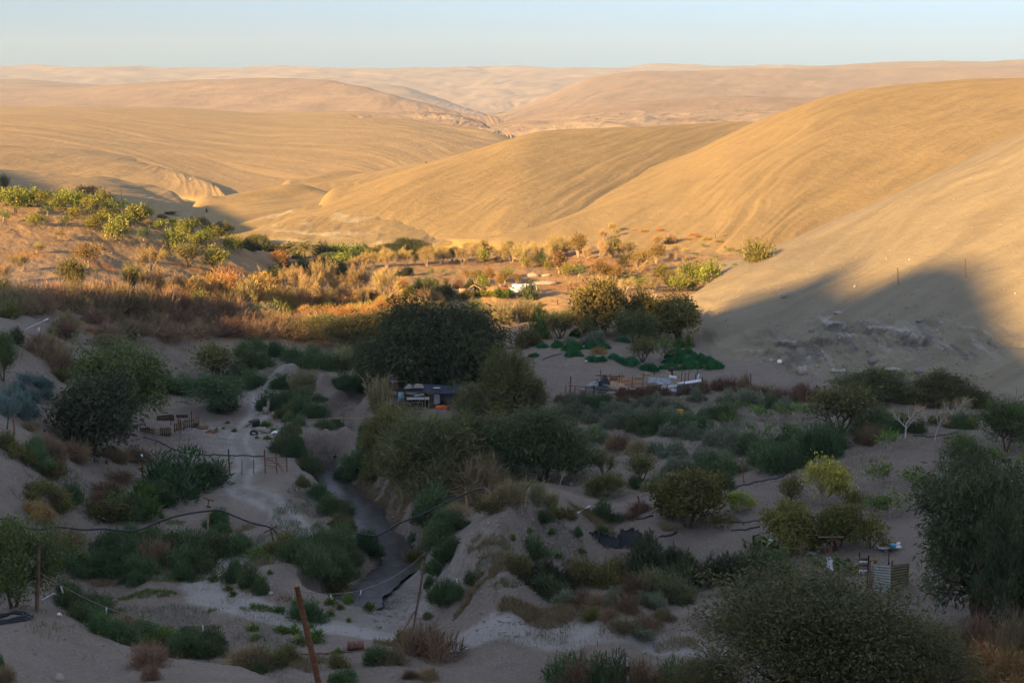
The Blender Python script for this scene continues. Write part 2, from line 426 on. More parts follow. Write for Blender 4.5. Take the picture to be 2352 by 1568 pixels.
# ================================================================== hills: surfaces through crest and foot lines
def cr(P, u):
    """Catmull-Rom through rows of P (k, ...) at parameters u in 0..k-1"""
    k = len(P)
    i = np.clip(np.floor(u).astype(int), 0, k - 2); t = (u - i)
    t = t.reshape((-1,) + (1,) * (P.ndim - 1))
    p0 = P[np.clip(i - 1, 0, k - 1)]; p1 = P[i]; p2 = P[i + 1]; p3 = P[np.clip(i + 2, 0, k - 1)]
    return .5 * (2 * p1 + (p2 - p0) * t + (2 * p0 - 5 * p1 + 4 * p2 - p3) * t ** 2 + (3 * p1 - p0 - 3 * p2 + p3) * t ** 3)

HILLS = []
def hill(name, rows, mat, nu=320, nv=150, rough=(1.0, 20.0), rill=(0.5, 9.0, 60.0), bulge=0.0, back=(60, .6, 160, -25), skirt=(8, 5), seed=1, extra=None, grow=1.0, ang=64):
    """rows: foot line ... crest line, each a list of (px, py, distance), the same count"""
    km = max(len(r) for r in rows)
    C = np.array([[at_d(*p) for p in r] if len(r) == km else cr(np.array([at_d(*p) for p in r]), np.linspace(0, len(r) - 1, km)) for r in rows])
    if len(C) == 2:
        mid = (C[0] + C[1]) / 2; mid[:, 2] += bulge
        C = np.stack([C[0], mid, C[1]])
    sk = C[0].copy(); sk[:, 1] -= skirt[0]; sk[:, 2] -= skirt[1]
    c = C[-1]; rad = c / np.linalg.norm(c[:, :2], axis=1)[:, None]; rad[:, 2] = 0
    foot = C[0][:, 2]
    wc = np.clip(np.minimum(np.arange(len(c)), np.arange(len(c))[::-1]), 0, 1)
    b1 = c + rad * back[0]; b1[:, 2] = foot + (c[:, 2] - foot) * back[1] * wc - (1 - wc) * 14
    b2 = c + rad * back[2]; b2[:, 2] = foot + back[3]
    C = np.concatenate([sk[None], C, b1[None], b2[None]])
    nr, nc = C.shape[:2]
    uu = np.linspace(0, nc - 1, nu)
    # rows: dense between foot and crest
    vv = np.concatenate([np.linspace(0, 1, 8, endpoint=False), np.linspace(1, nr - 3, nv, endpoint=False), np.linspace(nr - 3, nr - 1, 40)])
    G = cr(C, vv)                                                     # (nv, cols, 3)
    G = np.transpose(cr(np.transpose(G, (1, 0, 2)), uu), (1, 0, 2))   # (nv, nu, 3)
    kw_ = max(2, nu // 28); ker = np.hanning(2 * kw_ + 3)[1:-1]; ker /= ker.sum()
    for c3 in range(3):                                               # no creases between the columns
        lin = np.linspace(0, 1, nu)[None] * (G[:, -1:, c3] - G[:, :1, c3]) + G[:, :1, c3]
        e_ = np.pad(G[..., c3] - lin, ((0, 0), (kw_, kw_)), 'reflect', reflect_type='odd')
        G[..., c3] = np.apply_along_axis(lambda q: np.convolve(q, ker, 'valid'), 1, e_) + lin
    du = np.cumsum(np.concatenate([np.zeros((G.shape[0], 1)), np.linalg.norm(np.diff(G, axis=1), axis=2)], 1), 1)
    dv = np.cumsum(np.concatenate([np.zeros((1, G.shape[1])), np.linalg.norm(np.diff(G, axis=0), axis=2)], 0), 0)
    du = du.mean(0)[None, :] + 0 * dv
    x, y = G[..., 0], G[..., 1]
    hgt = np.clip((G[..., 2] - foot.min()) / max(1e-3, (c[:, 2].max() - foot.min())), 0, 1)
    z = rough[0] * fbm(x / rough[1], y / rough[1], seed, 4)
    ca_, sa_ = math.cos(R(ang)), math.sin(R(ang))
    al = du * ca_ + dv * sa_; ac = -du * sa_ + dv * ca_
    ww = fbm(al / (rill[2] * 1.2), ac / (rill[1] * 5), seed + 5, 3) * rill[1] * 1.6
    z += rill[0] * (fbm((ac + ww) / rill[1], al / rill[2], seed + 11, 3, .55))
    G[..., 2] += z * grow
    mask = np.zeros(G.shape[:2] + (4,)); mask[..., 3] = 1
    if extra: extra(G, du, dv, mask)
    suv = np.stack([ac + ww, al, 0 * du, 0 * du + 1], -1)
    o = add_obj(name, mesh_np(name, G.reshape(-1, 3), grid_faces(*G.shape[:2]), True, {'mask': mask.reshape(-1, 4), 'suv': suv.reshape(-1, 4)}, [mat]))
    tag(o, kind='structure')
    HILLS.append(o)
    return o

S_NEAR = sand_mat('dune_near', (0.222, 0.186, 0.125), (0.190, 0.158, 0.107), streak=(.25, .035, .5), bump=.5, bscale=.8, pale=(0.31, 0.28, 0.235), wet_or_shade=(0.118, 0.102, 0.088))  # the masked dark tone is relief shade painted on the ledges
S_BIG = sand_mat('dune_gold', (0.278, 0.200, 0.093), (0.245, 0.174, 0.081), streak=(.14, .022, .5), bump=.4, bscale=.3, pale=(0.36, 0.29, 0.17))
S_MID = sand_mat('dune_brown', (0.278, 0.202, 0.105), (0.242, 0.174, 0.092), streak=(.06, .012, .35), bump=.4, bscale=.15, pale=(0.36, 0.29, 0.19))
S_FAR = sand_mat('hill_far', (0.255, 0.188, 0.130), (0.225, 0.164, 0.115), streak=(.012, .004, .5), bump=.5, bscale=.03, pale=(0.29, 0.225, 0.155))
S_PALE = sand_mat('hill_pale', (0.265, 0.215, 0.178), (0.23, 0.185, 0.155), streak=(.006, .002, .45), bump=.5, bscale=.012, pale=(0.34, 0.28, 0.215))

# the near slope on the right, with a band of broken ledges
def ledges(G, du, dv, mask):
    x, y, z = G[..., 0], G[..., 1], G[..., 2]
    P = np.stack([(1176 + FPX * (x * 1.0) / (y * CP + (CAM_Z - z) * SP)), 784 - FPX * ((z - CAM_Z) * CP + y * SP) / (y * CP - (z - CAM_Z) * SP)], -1)
    wgt = np.zeros(x.shape)
    for cx, cy_, rx, ry in ((1900, 800, 210, 60), (2050, 780, 190, 62), (1790, 832, 90, 28), (2210, 800, 140, 50), (1960, 755, 150, 34), (1760, 770, 60, 26)):
        wgt = np.maximum(wgt, np.exp(-(((P[..., 0] - cx) / rx) ** 2 + ((P[..., 1] - cy_) / ry) ** 2) * 1.3))
    zz = z + 1.3 * fbm(x / 9, y / 9, 40, 3) + .25 * fbm(x / 1.5, y / 1.5, 39, 3)
    HS = 1.55
    step = zz / HS; st = step - np.floor(step)
    ter = (np.floor(step) + sstep(.52, .78, st)) * HS
    brk = sstep(-.22, .18, fbm(x / 5, np.floor(step) * 3.7, 42, 3))            # the ledges come and go
    G[..., 2] += wgt * (brk * (ter - zz) * .95 + .55 * fbm(x / 1.6, z / .9, 41, 4, .7))
    G[..., 1] += wgt * (1.1 * fbm(x / 1.8, z / 2.2, 43, 4, .65) - .5 * brk * np.exp(-((st - .74) / .12) ** 2))
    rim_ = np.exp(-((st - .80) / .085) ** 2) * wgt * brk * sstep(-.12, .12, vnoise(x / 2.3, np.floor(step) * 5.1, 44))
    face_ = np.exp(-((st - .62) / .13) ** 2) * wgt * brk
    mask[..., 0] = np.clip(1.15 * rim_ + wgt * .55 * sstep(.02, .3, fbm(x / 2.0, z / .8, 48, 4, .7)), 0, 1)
    mask[..., 2] = np.clip(.75 * face_ * sstep(-.1, .2, fbm(x / 1.1, z / 1.6, 53, 3)) + .7 * wgt * sstep(.12, .3, fbm(x / 1.0, z / .7, 54, 3)), 0, 1)  # step faces and cracks darkened: ledge shade put into the colour
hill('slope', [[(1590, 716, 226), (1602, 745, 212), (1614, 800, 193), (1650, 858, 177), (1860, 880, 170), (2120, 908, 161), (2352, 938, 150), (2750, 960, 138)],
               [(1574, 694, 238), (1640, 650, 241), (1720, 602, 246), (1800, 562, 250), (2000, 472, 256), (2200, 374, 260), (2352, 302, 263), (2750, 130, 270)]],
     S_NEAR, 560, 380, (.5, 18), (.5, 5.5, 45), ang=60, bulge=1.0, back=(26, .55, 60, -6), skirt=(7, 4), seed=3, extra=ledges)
# tall golden hill on the right
hill('hill', [[(1020, 578, 330), (1080, 579, 328), (1200, 580, 320), (1330, 588, 310), (1480, 592, 303), (1640, 590, 302), (1750, 572, 306), (1870, 560, 316), (2000, 560, 320), (2200, 555, 322), (2352, 550, 325), (2750, 540, 330)],
              [(1020, 578, 336), (1080, 572, 340), (1140, 556, 354), (1250, 511, 388), (1380, 449, 430), (1560, 370, 480), (1700, 297, 520), (1850, 238, 560), (1930, 217, 580), (2000, 204, 600), (2200, 185, 640), (2352, 178, 660), (2750, 165, 690)]],
     S_BIG, 480, 260, (.8, 60), (.38, 9, 80), bulge=3, ang=58, seed=8)
# rocky knob in front of the central dune
def strata(G, du, dv, mask):
    x, y, z = G[..., 0], G[..., 1], G[..., 2]
    px = 1176 + FPX * x / y
    wgt = sstep(560, 640, px) * (1 - sstep(860, 930, px)) * sstep(-1.5, 0, z) * (1 - sstep(6, 8.5, z + 2 * vnoise(x / 20, y / 20, 9)))
    zz = z + .9 * fbm(x / 14, y / 14, 47, 3)
    st = zz / 1.25 - np.floor(zz / 1.25)
    mask[..., 0] = np.clip(np.exp(-((st - .5) / .2) ** 2) * wgt * (.45 + .9 * (fbm(x / 5, z * 1.5, 48, 3) + .2)), 0, 1)
    G[..., 2] += wgt * .3 * fbm(x / 3, z / .8, 49, 3)
hill('knoll', [[(440, 558, 352), (490, 560, 346), (540, 562, 340), (640, 572, 328), (746, 578, 324), (896, 578, 324), (1000, 576, 328), (1110, 572, 333), (1200, 575, 330)],
               [(440, 560, 356), (490, 556, 354), (540, 545, 356), (640, 506, 380), (746, 478, 402), (896, 467, 418), (1000, 492, 412), (1110, 546, 375), (1200, 575, 340)]],
     S_BIG, 300, 120, (.7, 25), (.5, 9, 50), bulge=1.5, back=(30, .5, 90, -12), seed=14, extra=strata)
# central dune
hill('dune', [[(600, 560, 360), (700, 566, 350), (800, 570, 345), (900, 572, 340), (1000, 572, 337), (1100, 570, 335), (1180, 576, 328), (1270, 580, 330), (1370, 575, 345), (1550, 540, 400), (1800, 500, 480)],
              [(690, 500, 395), (746, 475, 405), (816, 449, 420), (886, 421, 437), (962, 390, 458), (1049, 360, 488), (1122, 337, 512), (1209, 307, 550), (1290, 298, 580), (1400, 294, 610), (1560, 287, 660), (1720, 283, 720), (1900, 282, 800)]],
     S_BIG, 420, 220, (.9, 70), (.32, 9, 100), bulge=2, seed=21)
# lower dunes to the left of it
hill('dune', [[(380, 512, 455), (440, 524, 430), (520, 540, 400), (620, 545, 390), (720, 520, 400), (840, 490, 430)],
              [(396, 502, 490), (455, 486, 500), (522, 469, 512), (605, 455, 530), (700, 452, 545), (850, 440, 560)]],
     S_BIG, 260, 120, (.8, 50), (.5, 14, 80), bulge=1, back=(40, .5, 120, -14), seed=25)
hill('dune', [[(560, 470, 560), (640, 462, 560), (720, 462, 560), (820, 456, 570), (960, 430, 600)],
              [(600, 462, 600), (650, 446, 620), (700, 428, 640), (804, 406, 680), (980, 372, 740)]],
     S_BIG, 220, 100, (1.0, 60), (.7, 18, 100), bulge=1, back=(50, .5, 160, -16), seed=27)
# left ridge that throws its own shade
hill('ridge', [[(-400, 470, 420), (-150, 480, 420), (0, 486, 425), (120, 498, 430), (240, 512, 432), (340, 520, 440), (420, 512, 465), (470, 500, 480)],
               [(-400, 330, 540), (-150, 368, 545), (0, 398, 548), (120, 408, 552), (225, 412, 556), (300, 428, 556), (400, 462, 540), (478, 492, 500)]],
     S_MID, 320, 160, (1.2, 40), (.4, 8, 60), bulge=3, back=(45, .35, 110, -16), seed=31)
hill('ridge', [[(-400, 400, 640), (-150, 405, 640), (0, 410, 645), (150, 418, 650), (300, 430, 650), (420, 445, 640), (520, 460, 620)],
               [(-400, 310, 820), (-150, 322, 825), (0, 334, 830), (100, 338, 835), (230, 350, 830), (330, 372, 800), (470, 425, 700)]],
     S_MID, 280, 130, (1.4, 60), (.5, 12, 100), bulge=3, back=(60, .45, 160, -18), seed=33)
# the wide rilled plain on the left
hill('plain', [[(-500, 440, 640), (-200, 440, 640), (0, 440, 640), (200, 452, 635), (420, 478, 605), (560, 476, 620), (700, 466, 640), (850, 446, 660), (980, 410, 720), (1120, 365, 800), (1215, 350, 860)],
               [(-500, 330, 900), (-200, 330, 900), (0, 332, 905), (200, 338, 910), (420, 348, 920), (560, 352, 920), (700, 348, 920), (850, 340, 930), (1000, 335, 950), (1120, 338, 980), (1215, 348, 985)],
               [(-500, 244, 1700), (-200, 245, 1700), (0, 247, 1700), (200, 248, 1700), (410, 251, 1690), (590, 263, 1600), (720, 260, 1620), (850, 260, 1600), (1000, 290, 1300), (1130, 326, 1080), (1215, 346, 1020)]],
     S_MID, 460, 300, (2.4, 220), (.7, 22, 380), ang=-62, back=(200, .6, 500, -30), seed=37)
# rocky rise at the mouth of the canyon
hill('knoll', [[(830, 285, 1350), (900, 300, 1330), (1000, 318, 1290), (1080, 328, 1240), (1160, 330, 1200), (1200, 330, 1200)],
               [(800, 268, 1600), (900, 259, 1600), (985, 259, 1580), (1060, 272, 1520), (1115, 292, 1440), (1168, 322, 1300)]],
     S_FAR, 200, 90, (4, 60), (2, 20, 90), bulge=4, back=(120, .5, 300, -30), seed=41,
     extra=lambda G, du, dv, mask: mask.__setitem__((..., 0), np.clip(.35 + .9 * fbm(G[..., 0] / 70, G[..., 1] / 70, 4, 4), 0, .8)))
hill('cliff', [[(1105, 322, 1330), (1180, 322, 1320), (1260, 312, 1300), (1400, 305, 1300), (1560, 298, 1320), (1760, 290, 1350), (2000, 290, 1400)],
               [(1100, 300, 1560), (1170, 285, 1620), (1260, 283, 1640), (1400, 262, 1700), (1560, 262, 1760), (1760, 262, 1820), (2000, 262, 1900)]],
     S_FAR, 260, 110, (5, 70), (2.5, 26, 90), bulge=5, back=(150, .5, 400, -30), seed=43,
     extra=lambda G, du, dv, mask: mask.__setitem__((..., 0), np.clip(.55 + .9 * fbm(G[..., 0] / 60, G[..., 1] / 60, 6, 4), 0, 1)))
hill('hill', [[(1120, 292, 1900), (1220, 290, 1800), (1350, 280, 1780), (1500, 275, 1780), (1700, 270, 1800), (1950, 265, 1850), (2300, 265, 1900)],
              [(1105, 290, 2050), (1250, 268, 2100), (1330, 250, 2150), (1430, 233, 2200), (1640, 221, 2300), (1900, 226, 2400), (2300, 230, 2500)]],
     S_FAR, 240, 100, (5, 200), (1.5, 50, 300), bulge=6, back=(250, .5, 600, -40), seed=46)
# distant hills
hill('hill', [[(-500, 300, 2300), (-200, 300, 2300), (0, 300, 2300), (300, 300, 2300), (600, 300, 2250), (850, 300, 2150), (1000, 300, 2050), (1100, 297, 1980), (1180, 297, 1950)],
              [(-500, 215, 3600), (-200, 212, 3600), (100, 206, 3600), (300, 190, 3600), (480, 180, 3550), (690, 178, 3450), (800, 192, 3250), (960, 235, 2850), (1112, 280, 2350)]],
     S_FAR, 300, 140, (8, 350), (1.8, 60, 500), bulge=10, back=(500, .6, 1400, -60), seed=51)
hill('hill', [[(-700, 260, 3200), (-300, 260, 3200), (0, 255, 3200), (200, 250, 3200), (400, 240, 3200)],
              [(-700, 170, 4800), (-300, 176, 4800), (0, 181, 4800), (160, 192, 4800), (400, 215, 4800)]],
     S_FAR, 160, 80, (8, 400), (2, 70, 500), bulge=10, back=(500, .6, 1400, -60), seed=53)
hill('hill', [[(700, 250, 3600), (850, 262, 3400), (960, 280, 3200), (1060, 290, 3000), (1160, 294, 2900)],
              [(720, 190, 4800), (840, 190, 4800), (930, 202, 4600), (1040, 240, 4200), (1135, 277, 3500)]],
     S_PALE, 180, 90, (10, 300), (3, 60, 400), bulge=10, back=(400, .6, 1200, -60), seed=55)
hill('hill', [[(1060, 295, 2700), (1140, 292, 2600), (1300, 285, 2600), (1500, 280, 2650), (1750, 275, 2700), (2000, 270, 2800), (2400, 270, 2900), (2900, 270, 3000)],
              [(1090, 285, 3100), (1145, 275, 3400), (1230, 235, 3700), (1340, 185, 4000), (1450, 166, 4200), (1560, 167, 4300), (1750, 162, 4400), (2100, 158, 4500), (2900, 140, 4600)]],
     S_FAR, 300, 130, (9, 350), (2.6, 60, 450), bulge=10, back=(500, .6, 1400, -60), seed=57)
hill('hill', [[(1500, 250, 3500), (1800, 245, 3600), (2100, 240, 3700), (2352, 240, 3800), (2900, 240, 3900)],
              [(1330, 215, 5200), (1480, 172, 5600), (1700, 158, 5700), (2080, 143, 5800), (2352, 137, 5900), (2900, 118, 6000)]],
     S_FAR, 200, 80, (9, 400), (3, 80, 500), bulge=12, back=(500, .6, 1400, -60), seed=59)
hill('plateau', [[(-900, 230, 4700), (-300, 230, 4700), (0, 232, 4700), (400, 232, 4700), (800, 235, 4700), (1100, 255, 4500), (1300, 235, 4700), (1600, 220, 4900), (1900, 215, 5200), (2352, 215, 5400), (3200, 215, 5400)],
                 [(-900, 160, 7400), (-300, 158, 7400), (0, 157, 7400), (420, 158, 7400), (640, 152, 7400), (880, 157, 7400), (1180, 156, 7400), (1600, 153, 7400), (1900, 150, 7600), (2352, 150, 7800), (3200, 150, 7800)]],
     S_PALE, 500, 170, (26, 420), (9, 110, 420), bulge=4, back=(900, .8, 2500, -60), seed=61)
bpy.context.view_layer.update()

from mathutils.bvhtree import BVHTree
_dg = bpy.context.evaluated_depsgraph_get()
LAND = [BVHTree.FromObject(ob, _dg) for ob in [ground] + HILLS]
_eye = Vector((0, 0, CAM_Z))
def cast(px, py):
    """where the sight line through this picture point meets the land"""
    d = ray(px, py); best = None
    for t in LAND:
        loc, nor, i, dist = t.ray_cast(_eye, d)
        if loc is not None and (best is None or dist < best[1]): best = (loc, dist)
    return best[0] if best else None

# ================================================================== hills outside the picture that throw the evening shade
def shade_hill(name, bpts, plane_y, ends, depth, seed):
    pts = []
    for px, py, lift in bpts:
        p = cast(px, py)
        if p is None: continue
        t = (p.y - plane_y) / sdir.y
        pts.append((p.x - sdir.x * t, p.z + lift - sdir.z * t))
    pts.sort()
    pts = list(ends[0]) + pts + list(ends[1])
    xs = np.array([p[0] for p in pts]); zs = np.array([p[1] for p in pts])
    X = np.linspace(xs[0], xs[-1], 900)
    Z = np.interp(X, xs, zs)
    k = np.array([1, 2, 3, 2, 1]) / 9.0
    Z = np.convolve(np.pad(Z, 2, 'edge'), k, 'valid')
    rows = np.linspace(-1, 1, 61)
    V = np.zeros((61, 900, 3))
    for i, r in enumerate(rows):
        dep = depth[0] if r < 0 else depth[1]
        V[i, :, 0] = X
        V[i, :, 1] = plane_y + r * dep
        base = -25.0
        prof = (1 - abs(r)) ** 1.15
        V[i, :, 2] = base + (Z - base) * prof
        if abs(r) > .02: V[i, :, 2] += .06 * abs(r) * (1 - abs(r)) * Z * fbm(X / 25, np.full(900, r * dep / 25), seed, 4)
    o = add_obj(name, mesh_np(name, V.reshape(-1, 3), grid_faces(61, 900), True, {'mask': np.tile([0, 0, 0, 1.], (61 * 900, 1))}, [M_GROUND]))
    tag(o, kind='structure')
    return o
B1 = [(-250, 650, 0), (0, 664, 0), (150, 684, 0), (300, 710, 0), (420, 727, 0), (600, 750, 0), (700, 760, 0), (800, 772, 0), (900, 768, 0), (1000, 748, .5), (1100, 735, 1.5), (1200, 750, 1), (1300, 768, 3.5), (1400, 772, 3.5), (1500, 768, 3.5), (1590, 712, 0),
      (1660, 705, 0), (1760, 672, 0), (1800, 668, 0), (1850, 690, 0), (1900, 655, 0), (1950, 608, 0), (1975, 590, 0), (1985, 600, 0), (1975, 640, 0), (1955, 680, 0), (2000, 670, 0), (2080, 622, 0), (2150, 600, 0), (2215, 598, 0), (2262, 620, 0), (2285, 670, 0), (2315, 735, 0), (2352, 768, 0), (2460, 860, 0)]
shade_hill('hill', B1, -140.0, (((-1000, 60), (-800, 110), (-600, 130)), ((-212, 133), (-180, 130), (-150, 112), (-40, 40))), (300, 95), 81)
B2 = [(0, 389, 0), (60, 402, 0), (120, 424, 0), (160, 445, 0), (490, 470, 0), (540, 495, 0), (590, 526, 0)]
shade_hill('hill', B2, 300.0, (((-800, 40), (-650, 80)), ((-150, 12), (-135, 2))), (110, 90), 83)

# ================================================================== the evening haze
HZ = 7.5e-5
k = bpy.data.materials.new('haze'); k.use_nodes = True; k.node_tree.nodes.clear()
pv = k.node_tree.nodes.new('ShaderNodeVolumePrincipled'); oo = k.node_tree.nodes.new('ShaderNodeOutputMaterial')
pv.inputs['Color'].default_value = (0.50, 0.62, 0.78, 1)
pv.inputs['Density'].default_value = HZ
pv.inputs['Anisotropy'].default_value = 0.0
k.node_tree.links.new(pv.outputs[0], oo.inputs['Volume'])
x0, x1, y0, y1, z0, z1 = -8600, 8600, -900, 9900, -200, 330
Vb = [(x, y, z) for z in (z0, z1) for y in (y0, y1) for x in (x0, x1)]
Fb = [(0, 2, 3, 1), (4, 5, 7, 6), (0, 1, 5, 4), (2, 6, 7, 3), (0, 4, 6, 2), (1, 3, 7, 5)]
hz = add_obj('haze', mesh_np('haze', Vb, Fb, False, None, [k]))
tag(hz, kind='stuff')

# ================================================================== plants
def leaf_mat(name, c, c2=None, rough=0.75, pos_var=0.0, trans=0.25):
    """leaf colour varies leaf by leaf (attribute tint) and plant by plant"""
    k = NT(name)
    t = k.attr('tint')
    sep = k.n('ShaderNodeSeparateColor'); k.l(t.outputs['Color'], sep.inputs[0])
    c2 = c2 or tuple(min(1, x * 1.5) for x in c)
    dark = tuple(x * .62 for x in c)
    base = k.mix(sep.outputs[0], dark, c)
    base = k.mix(k.math('MULTIPLY', sep.outputs[1], .9), base, c2)
    oi = k.n('ShaderNodeObjectInfo')
    hv = k.n('ShaderNodeHueSaturation')
    r = oi.outputs['Random']
    k.l(k.math('ADD', k.math('MULTIPLY', r, .05), .475), hv.inputs['Hue'])
    k.l(k.math('ADD', k.math('MULTIPLY', k.math('FRACT', k.math('MULTIPLY', r, 7.3)), .5), .75), hv.inputs['Value'])
    k.l(base, hv.inputs['Color'])
    k.base(hv.outputs[0])
    k.b.inputs['Roughness'].default_value = rough
    k.b.inputs['Specular IOR Level'].default_value = 0.2
    if trans:
        tr = k.n('ShaderNodeBsdfTranslucent'); k.l(hv.outputs[0], tr.inputs['Color'])
        mx = k.n('ShaderNodeMixShader'); mx.inputs[0].default_value = trans
        k.l(k.b.outputs[0], mx.inputs[1]); k.l(tr.outputs[0], mx.inputs[2]); k.l(mx.outputs[0], k.out.inputs['Surface'])
    return k.m

def nrm(a):
    return a / np.maximum(np.linalg.norm(a, axis=-1, keepdims=True), 1e-9)

class Geo:
    """collects quads with a per point tint"""
    def __init__(s): s.V = []; s.F = []; s.T = []; s.n = 0
    def add(s, V, F, T):
        s.V.append(np.asarray(V, float)); s.F.append(np.asarray(F) + s.n); s.T.append(np.asarray(T, float)); s.n += len(V)
    def blades(s, C, D, L, W, rng, N=None, tip=.25, tint=None):
        """flat leaves: centre base C, direction D, length L, width W"""
        n_ = len(C)
        D = nrm(D)
        if N is None: N = rng.normal(size=(n_, 3))
        S = nrm(np.cross(D, N))
        L = np.broadcast_to(L, n_)[:, None]; W = np.broadcast_to(W, n_)[:, None]
        a = C - S * W * .22; b = C + S * W * .22
        m1 = C + D * L * .5 + S * W * .5; m0 = C + D * L * .5 - S * W * .5
        t1 = C + D * L + S * W * tip * .5; t0 = C + D * L - S * W * tip * .5
        V = np.stack([a, b, m1, t1, t0, m0], 1).reshape(-1, 3)
        k = np.arange(n_)[:, None] * 6
        F = np.concatenate([k + np.array([[0, 1, 2, 5]]), k + np.array([[5, 2, 3, 4]])])
        if tint is None: tint = np.stack([rng.random(n_), rng.random(n_) ** 3, rng.random(n_)], 1)
        T = np.repeat(np.concatenate([tint, np.ones((n_, 1))], 1), 6, 0)
        s.add(V, F, T)
    def leaves(s, C, D, L, W, rng, N=None, tint=None):
        """single quad leaves (rhombus)"""
        n_ = len(C); D = nrm(D)
        if N is None: N = rng.normal(size=(n_, 3))
        S = nrm(np.cross(D, N))
        L = np.broadcast_to(L, n_)[:, None]; W = np.broadcast_to(W, n_)[:, None]
        V = np.stack([C, C + D * L * .45 + S * W * .5, C + D * L, C + D * L * .45 - S * W * .5], 1).reshape(-1, 3)
        F = np.arange(n_ * 4).reshape(-1, 4)
        if tint is None: tint = np.stack([rng.random(n_), rng.random(n_) ** 3, rng.random(n_)], 1)
        s.add(V, F, np.repeat(np.concatenate([tint, np.ones((n_, 1))], 1), 4, 0))
    def tubes(s, P0, P1, r0, r1, k=5):
        P0 = np.asarray(P0, float); P1 = np.asarray(P1, float); n_ = len(P0)
        if not n_: return
        D = nrm(P1 - P0)
        A = np.where(np.abs(D[:, 2:3]) > .9, np.array([[1., 0, 0]]), np.array([[0, 0, 1.]]))
        X = nrm(np.cross(D, A)); Y = np.cross(D, X)
        th = np.arange(k) * 2 * math.pi / k
        ring = X[:, None] * np.cos(th)[None, :, None] + Y[:, None] * np.sin(th)[None, :, None]
        r0 = np.broadcast_to(r0, n_)[:, None, None]; r1 = np.broadcast_to(r1, n_)[:, None, None]
        V = np.concatenate([P0[:, None] + ring * r0, P1[:, None] + ring * r1], 1).reshape(-1, 3)
        i = np.arange(k); j = (i + 1) % k
        f = np.stack([i, j, j + k, i + k], 1)
        F = (np.arange(n_)[:, None, None] * 2 * k + f[None]).reshape(-1, 4)
        s.add(V, F, np.full((len(V), 4), .5))
    def mesh(s, name, mat, smooth=False, scale=None):
        V = np.concatenate(s.V); 
        if scale is not None: V = V * scale
        return mesh_np(name, V, np.concatenate(s.F), smooth, {'tint': np.concatenate(s.T)}, [mat])
    def box(s):
        V = np.concatenate(s.V); return V.min(0), V.max(0)

def skeleton(rng, stems, height, levels, lean=.25, r0=.12, up=.15, fork0=.25):
    """branching; returns segment arrays and the twig ends. levels: (children, angle, length ratio)"""
    P0, P1, Ra, Rb, tips = [], [], [], [], []
    def limb(p, d, L, r, lev):
        nseg = 4 if lev == 0 else 3
        q = p
        kids = levels[lev] if lev < len(levels) else None
        pts = [p]
        for i in range(nseg):
            d = nrm(d + rng.normal(size=3) * .13 + np.array([0, 0, up]) * .5)
            q2 = q + d * L / nseg
            ra = r * (1 - .45 * i / nseg); rb = r * (1 - .45 * (i + 1) / nseg)
            P0.append(q); P1.append(q2); Ra.append(ra); Rb.append(rb); q = q2; pts.append(q)
        if kids is None:
            tips.append((q, d)); return
        nch, ang, lr = kids
        for c in range(nch):
            f = fork0 + (1 - fork0) * (c + rng.random()) / nch if lev else (.55 + .45 * (c + .5) / nch)
            t = f * nseg; i = min(int(t), nseg - 1); pp = pts[i] + (pts[i + 1] - pts[i]) * (t - i)
            az = 2 * math.pi * (c * .382 + rng.random() * .3)
            a = ang * (.7 + .6 * rng.random())
            s1 = nrm(np.cross(d, np.array([.3, .7, .2]))); s2 = np.cross(d, s1)
            nd = nrm(d * math.cos(a) + (s1 * math.cos(az) + s2 * math.sin(az)) * math.sin(a))
            limb(pp, nd, L * lr * (.75 + .5 * rng.random()), r * .55, lev + 1)
    for k in range(stems):
        az = 2 * math.pi * (k + rng.random() * .5) / stems
        l_ = lean * (.5 + rng.random()) if stems > 1 else lean * .3
        limb(np.array([math.cos(az), math.sin(az), 0]) * (.12 if stems > 1 else 0) * r0 * 6, nrm(np.array([math.cos(az) * l_, math.sin(az) * l_, 1])), height, r0, 0)
    return np.array(P0), np.array(P1), np.array(Ra), np.array(Rb), np.array([t[0] for t in tips]), np.array([t[1] for t in tips])

